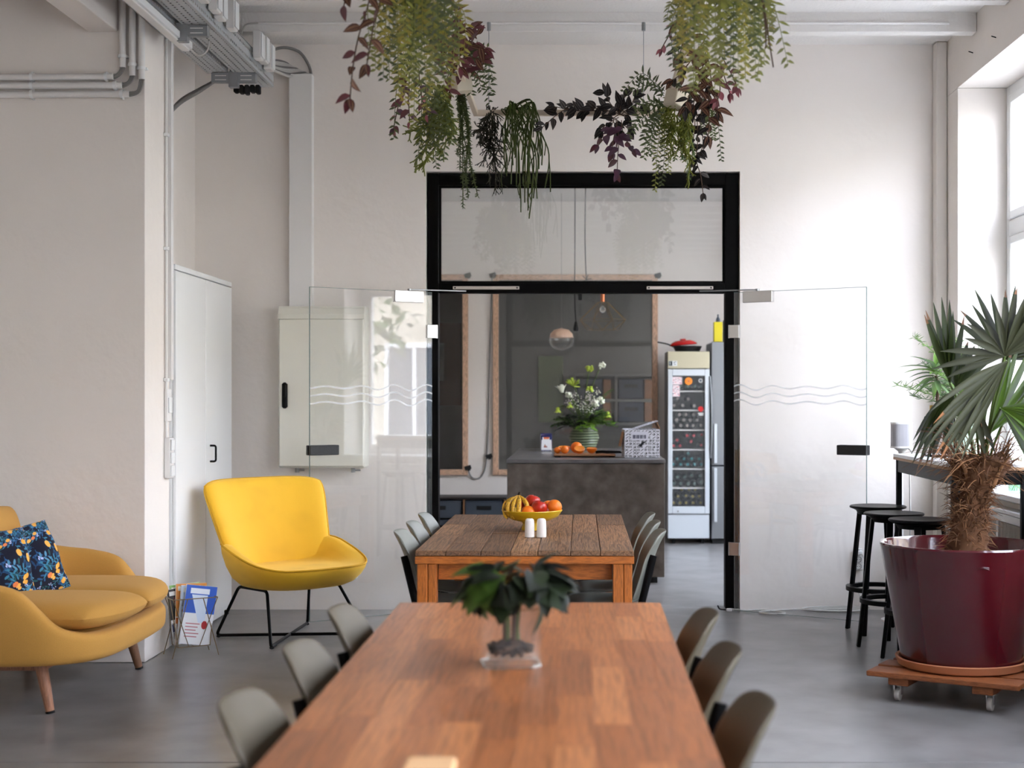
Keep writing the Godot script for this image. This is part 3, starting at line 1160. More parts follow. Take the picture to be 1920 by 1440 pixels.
	obj("cable", b, M["cable"], t)


# ---------------------------------------------------------------- kitchen behind the doorway
func build_kitchen() -> void:
	var wall: Material = M["wall paint"]
	var zb := -14.9
	var b := MB.new()
	# back wall with the two interior window openings (left -2.3..-1.21, right -0.90..0.775)
	b.slab(V(-2.7, 0, zb - 0.1), V(2.9, 0.66, zb))
	b.slab(V(-2.7, 2.715, zb - 0.1), V(2.9, 3.6, zb))
	b.slab(V(-2.7, 0.66, zb - 0.1), V(-2.3, 2.715, zb))
	b.slab(V(-1.21, 0.66, zb - 0.1), V(-0.90, 2.715, zb))
	b.slab(V(0.775, 0.66, zb - 0.1), V(2.9, 2.715, zb))
	structure("wall_kitchen_back", "white kitchen wall around the two wood-framed dark windows", "wall", b, wall)
	b = MB.new()
	b.slab(V(-2.8, 0, -15.0), V(-2.6, 3.6, -9.9))
	structure("wall_kitchen_left", "white kitchen side wall on the left, out of view", "wall", b, wall)
	b = MB.new()
	b.slab(V(2.6, 0, -15.0), V(2.8, 0.9, -9.9))
	b.slab(V(2.6, 3.3, -15.0), V(2.8, 3.6, -9.9))
	b.slab(V(2.6, 0.9, -10.5), V(2.8, 3.3, -9.9))
	b.slab(V(2.6, 0.9, -15.0), V(2.8, 3.3, -13.3))
	structure("wall_kitchen_right", "white kitchen outer wall with a window, out of view", "wall", b, wall)
	b = MB.new()
	for q in [-13.3, -11.95, -10.57]:
		b.slab(V(2.66, 0.9, q), V(2.73, 3.3, q + 0.07), 0.005)
	b.slab(V(2.66, 0.9, -13.23), V(2.73, 0.97, -10.57), 0.005)
	b.slab(V(2.66, 3.23, -13.23), V(2.73, 3.3, -10.57), 0.005)
	var kw := structure("window_6", "kitchen window in the right wall that lights the fridges", "window", b, M["white lacquer"])
	b = MB.new()
	b.slab(V(2.69, 0.97, -13.23), V(2.696, 3.23, -10.57))
	obj("pane", b, M["window glass"], kw)
	b = MB.new()
	b.slab(V(-2.8, 3.5, -15.1), V(2.9, 3.7, -9.9))
	structure("ceiling_001", "white ceiling of the kitchen", "ceiling", b, M["ceiling paint"])

	# interior windows: pale wooden frame, dark pane, dim room behind
	for q in [[7, -2.36, -1.185, "wood-framed dark interior window at the left edge of the kitchen wall"], [8, -0.925, 0.80, "large wood-framed dark interior window behind the kitchen island"]]:
		b = MB.new()
		var x0: float = q[1]
		var x1: float = q[2]
		b.slab(V(x0, 0.636, zb - 0.02), V(x0 + 0.058, 2.735, zb + 0.035), 0.004)
		b.slab(V(x1 - 0.058, 0.636, zb - 0.02), V(x1, 2.735, zb + 0.035), 0.004)
		var o := structure("window_%d" % q[0], q[3], "interior window", b, M["frame wood"])
		b = MB.new()
		b.slab(V(x0 + 0.058, 0.636, zb - 0.02), V(x1 - 0.058, 0.694, zb + 0.035), 0.004)
		b.slab(V(x0 + 0.058, 2.677, zb - 0.02), V(x1 - 0.058, 2.735, zb + 0.035), 0.004)
		obj("frame_rail", b, M["frame wood flat"], o)
		b = MB.new()
		b.slab(V(x0 + 0.05, 0.69, zb - 0.012), V(x1 - 0.05, 2.68, zb - 0.004))
		obj("pane", b, M["dark glass"], o)
	# the dim room behind
	b = MB.new()
	b.slab(V(-2.8, 0, -17.3), V(2.9, 3.6, -17.2))
	b.slab(V(-2.8, 0, -17.3), V(-2.7, 3.6, -15.0))
	b.slab(V(2.8, 0, -17.3), V(2.9, 1.2, -15.0))
	b.slab(V(2.8, 2.5, -17.3), V(2.9, 3.6, -15.0))
	b.slab(V(2.8, 1.2, -15.5), V(2.9, 2.5, -15.0))
	b.slab(V(2.8, 1.2, -17.3), V(2.9, 2.5, -16.7))
	b.slab(V(-1.10, 0, -17.3), V(-1.02, 3.6, -15.01))
	b.slab(V(-2.8, -0.1, -17.3), V(2.9, 0, -15.0))
	b.slab(V(-2.8, 3.5, -17.3), V(2.9, 3.6, -15.0))
	structure("wall_dim_room", "grey walls of the dim room behind the interior windows", "wall", b, M["dark room"])
	# framed poster and shelf seen through the panes
	var t := thing("shelf_unit", "grey wall shelf with dark boxes seen through the large interior window", "shelf", V(0.53, 1.42, -17.2))
	b = MB.new()
	for y in [-0.30, -0.025, 0.28]:
		b.slab(V(-0.62, y, 0), V(0.36, y + 0.03, 0.3), 0.003)
	for x in [-0.62, -0.13, 0.33]:
		b.slab(V(x, -0.30, 0), V(x + 0.03, 0.31, 0.3), 0.003)
	obj("frame", b, M["dark room"], t)
	for x in [-0.58, -0.09]:
		for y in [-0.26, 0.012]:
			var bx := thing("storage_box", "dark storage box on the %s shelf, %s column, behind the large interior window" % ["lower" if y < 0 else "upper", "left" if x < -0.3 else "right"], "box", V(0.53 + x, 1.42 + y, -17.15), 0, "dark storage boxes behind the interior window")
			b = MB.new()
			b.slab(V(0, 0, 0), V(0.30, 0.235, 0.26), 0.006)
			obj("body", b, M["box grey"], bx)
			b = MB.new()
			b.slab(V(0.07, 0.13, 0.26), V(0.23, 0.17, 0.264), 0.01)
			obj("grip", b, M["box black"], bx)
			b = MB.new()
			b.slab(V(0.31, 0.0, 0.1), V(0.40, 0.23, 0.27), 0.004)
			single("binder", "orange-brown binder beside the %s %s dark storage box" % ["lower" if y < 0 else "upper", "left" if x < -0.3 else "right"], "binder", b, M["board wood"], V(0.53 + x, 1.42 + y, -17.15), "orange-brown binders behind the interior window")
	b = MB.new()
	b.slab(V(-0.52, 1.15, -17.2), V(-0.22, 1.95, -17.17), 0.004)
	single("pale_panel", "pale greenish panel on the wall behind the large interior window", "panel", b, M["vase rib"])
	b = MB.new()
	b.slab(V(-2.2, 1.35, -17.2), V(-1.45, 2.35, -17.17), 0.004)
	single("poster", "dark reddish poster behind the left interior window", "poster", b, M["walnut"])
	b = MB.new()
	b.slab(V(-2.0, 1.65, -17.16), V(-1.66, 2.1, -17.15), 0.003)
	single("notice", "pale sheet pinned on the dark poster behind the left interior window", "notice", b, M["paper"])

	# black tape clips and the thin cord that hangs between the frames
	var tp: Node3D = null
	for q in [[-1.187, 2.725, "top right corner of the left interior window"], [-0.925, 2.728, "top left corner of the large interior window"], [0.80, 2.725, "top right corner of the large interior window"], [-1.185, 0.715, "bottom right corner of the left interior window"], [-0.965, 0.835, "lower left side of the large interior window"]]:
		b = MB.new()
		b.slab(V(-0.035, -0.022, 0), V(0.035, 0.022, 0.014), 0.004)
		b.slab(V(-0.012, -0.035, 0), V(0.022, 0.01, 0.02), 0.004)
		var c := single("tape_clip", "black clip at the " + q[2], "clip", b, M["tape black"], V(q[0], q[1], zb + 0.036), "black clips on the interior window frames")
		c.rotation.z = 0.3
	b = MB.new()
	b.tube(hook([V(-0.93, 2.70, zb + 0.045), V(-0.95, 2.2, zb + 0.02), V(-0.965, 1.65, zb + 0.015), V(-0.975, 1.1, zb + 0.015), V(-1.0, 0.75, zb + 0.015), V(-1.05, 0.62, zb + 0.015), V(-1.12, 0.60, zb + 0.015), V(-1.165, 0.64, zb + 0.02), V(-1.18, 0.70, zb + 0.04)], 6), 0.0075, 6)
	single("cord", "thin pale cord looping between the two interior window frames", "cord", b, M["cable grey"])

	# low shelf unit with drawer boxes
	t = thing("low_shelf", "low dark shelf unit under the left interior window", "shelf", V(-1.12, 0, -14.6))
	b = MB.new()
	b.slab(V(-1.0, 0.415, -0.22), V(0.36, 0.437, 0.22), 0.003)
	b.slab(V(-1.0, 0.0, -0.22), V(0.36, 0.02, 0.22), 0.003)
	for x in [-1.0, -0.68, -0.075, 0.34]:
		b.slab(V(x, 0.0, -0.22), V(x + 0.014, 0.416, 0.215), 0.002)
	obj("carcass", b, M["box black"], t)
	b = MB.new()
	for x in [-0.64, -0.074, 0.341]:
		b.slab(V(x, 0.02, 0.21), V(x + 0.012, 0.415, 0.222))
	obj("ply_edging", b, M["board wood"], t)
	var dz := 0
	for x in [-0.63, -0.058]:
		for y in [0.03, 0.225]:
			var w := 0.545 if x < -0.3 else 0.385
			var d := thing("drawer_box", "blue-grey drawer box with a slot grip, %s %s of the low shelf" % ["lower" if y < 0.1 else "upper", "left" if x < -0.3 else "right"], "box", V(-1.12 + x, y, -14.6), 0, "blue-grey drawer boxes in the low shelf")
			b = MB.new()
			b.slab(V(0, 0, -0.18), V(w, 0.178, 0.205), 0.008)
			obj("body", b, M["box grey"], d)
			b = MB.new()
			b.slab(V(0.005, 0.165, 0.205), V(w - 0.005, 0.178, 0.212), 0.004)
			obj("rim", b, M["box grey"], d)
			b = MB.new()
			var xm := w / 2 + (0.03 if x < -0.3 else 0.0)
			b.slab(V(xm - 0.075, 0.085, 0.204), V(xm + 0.075, 0.127, 0.209), 0.015)
			obj("grip", b, M["box black"], d)

	# kitchen island
	t = thing("kitchen_island", "long brown-grey stone kitchen island behind the far dining table", "kitchen island", V(0.035, 0, -11.06))
	b = MB.new()
	b.slab(V(-0.612, 0.05, -2.40), V(0.612, 0.935, -0.006), 0.004)
	obj("body", b, M["island stone"], t)
	b = MB.new()
	b.slab(V(-0.56, 0, -2.35), V(0.56, 0.05, -0.06))
	obj("plinth", b, M["box black"], t)
	b = MB.new()
	b.slab(V(-0.62, 0.937, -2.42), V(0.62, 0.966, 0.004), 0.004)
	obj("worktop", b, M["island top stone"], t)

	# narrow display fridge
	t = thing("display_fridge", "narrow glass-door drinks fridge full of bottles", "fridge", V(1.06, 0, -14.06))
	b = MB.new()
	b.slab(V(-0.208, 0.05, -0.5), V(-0.180, 1.905, -0.02), 0.004)
	b.slab(V(0.180, 0.05, -0.5), V(0.208, 1.905, -0.02), 0.004)
	b.slab(V(-0.18, 0.05, -0.5), V(0.18, 1.905, -0.47))
	b.slab(V(-0.18, 0.05, -0.47), V(0.18, 0.30, -0.02))
	b.slab(V(-0.18, 1.735, -0.47), V(0.18, 1.905, -0.02))
	obj("cabinet", b, M["fridge silver"], t)
	b = MB.new()
	b.slab(V(-0.179, 0.302, -0.468), V(0.179, 1.733, -0.46))
	b.slab(V(-0.1795, 0.302, -0.46), V(-0.174, 1.733, -0.03))
	b.slab(V(0.174, 0.302, -0.46), V(0.1795, 1.733, -0.03))
	obj("liner", b, M["box black"], t)
	b = MB.new()
	b.slab(V(-0.208, 1.735, -0.02), V(0.208, 1.905, 0.0), 0.006)
	obj("header", b, M["fridge header"], t)
	var im := Image.create(64, 32, false, Image.FORMAT_RGBA8)
	im.fill(Color(0.85, 0.86, 0.86))
	im.fill_rect(Rect2i(2, 2, 26, 28), Color(0.12, 0.17, 0.19))
	im.fill_rect(Rect2i(8, 6, 7, 18), Color(0.7, 0.72, 0.72))
	im.fill_rect(Rect2i(38, 6, 6, 8), Color(0.2, 0.22, 0.24))
	im.fill_rect(Rect2i(48, 4, 8, 5), Color(0.3, 0.32, 0.34))
	im.fill_rect(Rect2i(40, 20, 14, 4), Color(0.3, 0.32, 0.34))
	obj("header_sticker", MB.new().box(V(-0.155, 1.785, 0.001), V(0.085, 0.05, 0.002)), printed("header sticker print", im, 0.4), t)
	b = MB.new()
	b.slab(V(-0.205, 0.055, -0.02), V(0.205, 0.292, 0.0), 0.005)
	obj("base_panel", b, M["fridge white"], t)
	b = MB.new()
	for x in [-0.16, 0.13]:
		b.slab(V(x, 0, -0.1), V(x + 0.03, 0.05, -0.05), 0.004)
		b.slab(V(x, 0, -0.45), V(x + 0.03, 0.05, -0.40), 0.004)
	obj("foot", b, M["black rubber"], t)
	# glazed door
	b = MB.new()
	b.slab(V(-0.206, 0.300, -0.018), V(-0.160, 1.728, 0.018), 0.005)
	b.slab(V(0.160, 0.300, -0.018), V(0.206, 1.728, 0.018), 0.005)
	b.slab(V(-0.16, 0.300, -0.018), V(0.16, 0.372, 0.018), 0.005)
	b.slab(V(-0.16, 1.662, -0.018), V(0.16, 1.728, 0.018), 0.005)
	var dr := obj("door", b, M["fridge white"], t)
	b = MB.new()
	b.slab(V(-0.161, 0.371, -0.004), V(0.161, 1.663, 0.002))
	obj("glass", b, M["thin glass"], dr)
	b = MB.new()
	b.tube(hook([V(0.214, 0.85, 0.02), V(0.224, 1.1, 0.04), V(0.222, 1.4, 0.04), V(0.21, 1.66, 0.02)], 5), 0.010, 8)
	obj("handle", b, M["fridge silver"], dr)
	b = MB.new()
	b.lathe([Vector2(0, 0), Vector2(0.008, 0), Vector2(0.008, 0.006), Vector2(0, 0.006)], 10, Transform3D(Basis(Vector3.RIGHT, PI / 2), V(-0.105, 0.325, 0.018)))
	obj("lock", b, M["chrome"], dr)
	# stickers on the glass
	im = Image.create(64, 128, false, Image.FORMAT_RGBA8)
	im.fill(Color(0.90, 0.82, 0.82))
	rng.seed = 77
	for i in 70:
		im.fill_rect(Rect2i(rng.randi_range(0, 58), rng.randi_range(0, 122), rng.randi_range(3, 12), rng.randi_range(2, 6)), [Color(0.8, 0.08, 0.12), Color(0.3, 0.25, 0.3), Color(0.95, 0.95, 0.95), Color(0.55, 0.55, 0.62)][i % 4])
	var pr := printed("fridge sticker print", im, 0.4)
	obj("sticker", MB.new().box(V(-0.112, 1.615, 0.005), V(0.094, 0.075, 0.002)), pr, dr)
	obj("sticker", MB.new().box(V(-0.122, 1.515, 0.005), V(0.070, 0.115, 0.002)), pr, dr)
	var disc := [Vector2(0, 0), Vector2(1, 0), Vector2(1, 0.06), Vector2(0, 0.06)]
	var face := Basis(Vector3.RIGHT, PI / 2)
	for q in [[0.0, 1.61, 0.038, "orange flesh", 0.0], [0.0, 1.61, 0.012, "copper", 0.002], [0.118, 1.615, 0.021, "cable", 0.0], [0.118, 1.615, 0.013, "box grey", 0.002], [0.12, 1.335, 0.027, "red enamel", 0.0]]:
		var r: float = q[2]
		b = MB.new()
		b.lathe([Vector2(0, 0), Vector2(r, 0), Vector2(r, 0.002), Vector2(0, 0.002)], 20, Transform3D(face, V(q[0], q[1], 0.004 + q[4])))
		obj("sticker", b, M[q[3]], dr)
	b = MB.new()
	b.slab(V(0.092, 1.288, 0.004), V(0.15, 1.296, 0.006))
	b.slab(V(0.098, 1.272, 0.004), V(0.145, 1.281, 0.006))
	obj("sticker", b, M["paper"], dr)
	# six shelves and the bottles lying on them, bottom end forward
	var sh := [0.555, 0.745, 0.935, 1.13, 1.325, 1.515]
	for y in sh:
		b = MB.new()
		b.slab(V(-0.172, y - 0.012, -0.45), V(0.172, y, -0.028), 0.003)
		obj("shelf", b, M["cable"], t)
	var caps := [mat("cap silver", Color(0.50, 0.46, 0.44), 0.5), mat("cap brass", Color(0.48, 0.42, 0.18), 0.5), mat("cap teal", Color(0.05, 0.38, 0.40), 0.5), mat("cap red", Color(0.62, 0.13, 0.17), 0.5), mat("cap green", Color(0.28, 0.36, 0.33), 0.5)]
	var rows := [
		[0.375, 1, "bottom shelf", "brass-capped", [[-0.145, 0.02], [-0.08, 0.02], [-0.02, 0.02], [0.05, 0.02], [0.125, 0.02], [-0.10, 0.085], [-0.02, 0.09], [0.045, 0.085], [0.11, 0.085], [-0.065, 0.15], [0.01, 0.15], [0.07, 0.15]]],
		[0.557, 4, "second shelf from the bottom", "grey-green-capped", [[-0.14, 0.03], [-0.075, 0.03], [0.0, 0.03], [0.065, 0.03], [0.13, 0.045], [-0.105, 0.095], [-0.035, 0.095], [0.035, 0.11], [0.12, 0.105]]],
		[0.747, 2, "third shelf from the bottom", "teal-capped", [[-0.145, 0.03], [-0.075, 0.03], [-0.005, 0.03], [0.065, 0.03], [0.13, 0.03], [-0.11, 0.085], [-0.04, 0.085], [0.035, 0.085], [0.11, 0.085], [0.0, 0.14]]],
		[0.937, 3, "fourth shelf from the bottom", "red-capped", [[-0.145, 0.025], [-0.08, 0.025], [0.13, 0.03], [-0.11, 0.08], [0.03, 0.065], [-0.01, 0.125], [0.055, 0.125], [0.135, 0.135]]],
		[1.132, 0, "fifth shelf from the bottom", "silver-capped", [[-0.145, 0.03], [-0.075, 0.03], [-0.01, 0.03], [0.05, 0.03], [0.13, 0.03], [-0.115, 0.085], [-0.045, 0.085], [0.02, 0.085], [0.09, 0.085], [-0.085, 0.14], [-0.02, 0.14], [0.055, 0.14], [0.135, 0.125]]],
		[1.327, 0, "second shelf from the top", "silver-capped", [[-0.14, 0.035], [-0.055, 0.035], [0.06, 0.03], [-0.105, 0.10], [0.0, 0.10]]],
		[1.517, 4, "top shelf", "grey-green-capped", [[-0.075, 0.035], [0.0, 0.035], [0.065, 0.035], [0.13, 0.035]]],
	]
	var bp: Node3D = null
	for row in rows:
		var first: Node3D = null
		for q in row[4]:
			var y: float = row[0] + q[1] + 0.008
			var rank := 0
			for o in row[4]:
				if absf(o[1] - q[1]) < 0.03 and o[0] < q[0]:
					rank += 1
			var lab := "%s bottle, %s, %s from left, %s row" % [row[3], row[2], ["first", "second", "third", "fourth", "fifth"][rank], "lower" if q[1] < 0.055 else "middle" if q[1] < 0.118 else "top"]
			if first == null:
				first = thing("bottle", lab, "bottle", V(1.06 + q[0], y, -14.06 - 0.06), 0, "bottles on the %s of the drinks fridge" % row[2])
				b = MB.new()
				b.lathe([Vector2(0, -0.21), Vector2(0.026, -0.21), Vector2(0.029, -0.2), Vector2(0.029, -0.08), Vector2(0.014, -0.035), Vector2(0.0125, 0.0), Vector2(0, 0.0)], 12, Transform3D(face, Vector3.ZERO))
				obj("glass", b, M["bottle glass"], first)
				b = MB.new()
				b.lathe([Vector2(0.0, -0.014), Vector2(0.0150, -0.014), Vector2(0.0150, 0.002), Vector2(0.012, 0.005), Vector2(0, 0.005)], 12, Transform3D(face, Vector3.ZERO))
				obj("cap", b, caps[row[1]], first)
			else:
				dup(first, lab, V(1.06 + q[0], y, -14.06 - 0.06))

	# tall steel fridge beside it
	t = thing("tall_fridge", "tall brushed steel fridge-freezer at the right edge of the doorway", "fridge", V(1.58, 0, -14.06))
	b = MB.new()
	b.slab(V(-0.292, 0.03, -0.62), V(0.292, 1.995, -0.06), 0.004)
	obj("cabinet", b, M["box grey"], t)
	for q in [[0.05, 0.768], [0.778, 2.0]]:
		b = MB.new()
		b.slab(V(-0.295, q[0], -0.058), V(0.295, q[1], 0.0), 0.008)
		var d := obj("door", b, M["fridge silver"], t)
		b = MB.new()
		var y0: float = 0.80 if q[0] > 0.5 else 0.22
		var y1: float = 1.19 if q[0] > 0.5 else 0.755
		b.slab(V(-0.272, y0, 0.03), V(-0.242, y1, 0.044), 0.005)
		b.slab(V(-0.268, y0 + 0.02, 0), V(-0.248, y0 + 0.05, 0.032), 0.003)
		b.slab(V(-0.268, y1 - 0.05, 0), V(-0.248, y1 - 0.02, 0.032), 0.003)
		obj("handle", b, M["fridge white"], d)
	b = MB.new()
	b.slab(V(-0.28, 0, -0.55), V(0.28, 0.05, -0.05))
	obj("plinth", b, M["box black"], t)

	# on top of the fridges
	t = thing("frying_pan", "black frying pan lying on the drinks fridge, handle to the left", "pan", V(1.06, 1.906, -14.22))
	b = MB.new()
	b.lathe([Vector2(0, 0), Vector2(0.12, 0), Vector2(0.145, 0.055), Vector2(0.14, 0.055), Vector2(0.116, 0.005), Vector2(0, 0.005)], 32)
	obj("bowl", b, M["pan black"], t)
	b = MB.new()
	b.tube(hook([V(-0.135, 0.045, 0.02), V(-0.20, 0.075, 0.03), V(-0.30, 0.095, 0.04)], 5), 0.012, 8, false, 0.6)
	obj("handle", b, M["pan black"], t)
	t = thing("pan_lid", "glossy red enamel lid resting tilted on the black frying pan", "lid", V(1.02, 1.972, -14.22))
	t.rotation.z = 0.09
	b = MB.new()
	b.lathe([Vector2(0, 0), Vector2(0.135, 0), Vector2(0.14, 0.008), Vector2(0.115, 0.03), Vector2(0.08, 0.046), Vector2(0.0, 0.05)], 32)
	obj("dome", b, M["red enamel"], t)
	b = MB.new()
	b.lathe([Vector2(0.0, 0.05), Vector2(0.03, 0.05), Vector2(0.03, 0.062), Vector2(0, 0.064)], 16)
	obj("knob", b, M["red enamel"], t)
	b = MB.new()
	b.slab(V(-0.055, 0, -0.05), V(0.03, 0.20, 0.05), 0.004)
	single("carton", "yellow carton standing on top of the tall steel fridge", "carton", b, M["yellow card"], V(1.375, 2.001, -14.2))
	t = thing("canister", "dark green canister beside the yellow carton on the tall fridge", "canister", V(1.455, 2.001, -14.22))
	b = MB.new()
	b.lathe([Vector2(0, 0), Vector2(0.038, 0), Vector2(0.04, 0.01), Vector2(0.04, 0.21), Vector2(0.03, 0.225), Vector2(0, 0.225)], 20)
	obj("body", b, M["box black"], t)
	b = MB.new()
	b.lathe([Vector2(0, 0.225), Vector2(0.022, 0.225), Vector2(0.022, 0.255), Vector2(0, 0.255)], 16)
	obj("stopper", b, M["leaf deep"], t)
	b = MB.new()
	b.lathe([Vector2(0, 0), Vector2(0.02, 0), Vector2(0.02, 0.03), Vector2(0.008, 0.05), Vector2(0.008, 0.075), Vector2(0, 0.075)], 14)
	single("pepper_pot", "small dark pot standing on the yellow carton", "pot", b, M["box grey"], V(1.365, 2.202, -14.2))

	# pendant lamps above the island
	t = thing("bulb_pendant", "bare black bulb socket hanging on a long cord in the doorway", "pendant lamp", V(-0.04, 3.5, -13.6))
	b = MB.new()
	b.lathe([Vector2(0, -0.03), Vector2(0.045, -0.026), Vector2(0.06, -0.01), Vector2(0.062, 0), Vector2(0, 0)], 24)
	obj("canopy", b, M["copper"], t)
	b = MB.new()
	b.tube(hook([V(-0.02, -0.02, 0), V(-0.022, -0.6, 0), V(-0.024, -1.1, 0), V(-0.012, -1.33, 0)], 6), 0.005, 6)
	obj("cord", b, M["black rubber"], t)
	b = MB.new()
	b.lathe([Vector2(0, -0.085), Vector2(0.022, -0.085), Vector2(0.024, -0.06), Vector2(0.018, -0.03), Vector2(0.012, 0), Vector2(0, 0.01)], 16, Transform3D(Basis(), V(-0.012, -1.33, 0)))
	obj("socket", b, M["black rubber"], t)
	t = thing("cage_pendant", "wide copper wire cage pendant lamp in front of the dark interior window", "pendant lamp", V(0.205, 2.36, -13.6))
	b = MB.new()
	b.tube(hook([V(-0.165, 1.12, 0), V(-0.17, 0.6, 0), V(-0.155, 0.215, 0), V(-0.12, 0.20, 0)], 6), 0.005, 6)
	b.tube(hook([V(-0.12, 0.20, 0), V(-0.05, 0.16, 0), V(0, 0.10, 0)], 5), 0.005, 6)
	obj("cord", b, M["black rubber"], t)
	b = MB.new()
	for k in 5:
		var a := TAU * k / 5
		b.tube(PackedVector3Array([V(-0.155, 0.215, 0), V(-0.155 + 0.045 * cos(a), 0.225 + 0.04 * sin(a), 0.01)]), 0.004, 5)
	b.slab(V(-0.235, 0.02, -0.015), V(-0.20, 0.16, 0.015), 0.005)
	obj("cord_hook", b, M["black rubber"], t)
	b = MB.new()
	b.lathe([Vector2(0, 0.0), Vector2(0.02, 0.0), Vector2(0.02, 0.10), Vector2(0, 0.11)], 14)
	obj("socket", b, M["copper"], t)
	b = MB.new()
	var top := []
	var mid := []
	var low := []
	for k in 8:
		var a := TAU * k / 8
		top.append(V(0.05 * cos(a), 0.0, 0.05 * sin(a)))
		mid.append(V(0.235 * cos(a + 0.39), -0.17, 0.235 * sin(a + 0.39)))
		low.append(V(0.15 * cos(a), -0.265, 0.15 * sin(a)))
	for k in 8:
		for e in [[top[k], mid[k]], [top[k], mid[(k + 7) % 8]], [mid[k], mid[(k + 1) % 8]], [mid[k], low[k]], [mid[k], low[(k + 1) % 8]], [low[k], low[(k + 1) % 8]], [top[k], top[(k + 1) % 8]]]:
			b.tube(PackedVector3Array([e[0], e[1]]), 0.002, 5)
	obj("wire_cage", b, M["bronze wire"], t)
	b = MB.new()
	b.ball(V(0, -0.07, 0), V(0.03, 0.04, 0.03), 14, 8)
	obj("bulb", b, M["solid glass"], t)
	t = thing("globe_pendant", "small globe pendant lamp with a copper crown in front of the dark window", "pendant lamp", V(-0.20, 2.03, -14.3))
	b = MB.new()
	b.ball(V(0, 0, 0), V(0.125, 0.115, 0.125), 24, 14)
	obj("globe", b, M["window glass"], t)
	b = MB.new()
	b.lathe([Vector2(0.122, 0.02), Vector2(0.11, 0.062), Vector2(0.075, 0.098), Vector2(0.0, 0.118), Vector2(0.0, 0.116), Vector2(0.073, 0.095), Vector2(0.107, 0.06), Vector2(0.12, 0.02)], 24)
	obj("crown", b, mat("pale crown", Color(0.86, 0.72, 0.62), 0.4), t)
	b = MB.new()
	b.tube(PackedVector3Array([V(0, 0.115, 0), V(0, 1.47, 0)]), 0.0022, 5)
	obj("cord", b, M["cable grey"], t)
	island_things()


func printed(called: String, im: Image, rough := 0.6) -> StandardMaterial3D:
	var m := mat(called, Color.WHITE, rough)
	m.albedo_texture = ImageTexture.create_from_image(im)
	return m


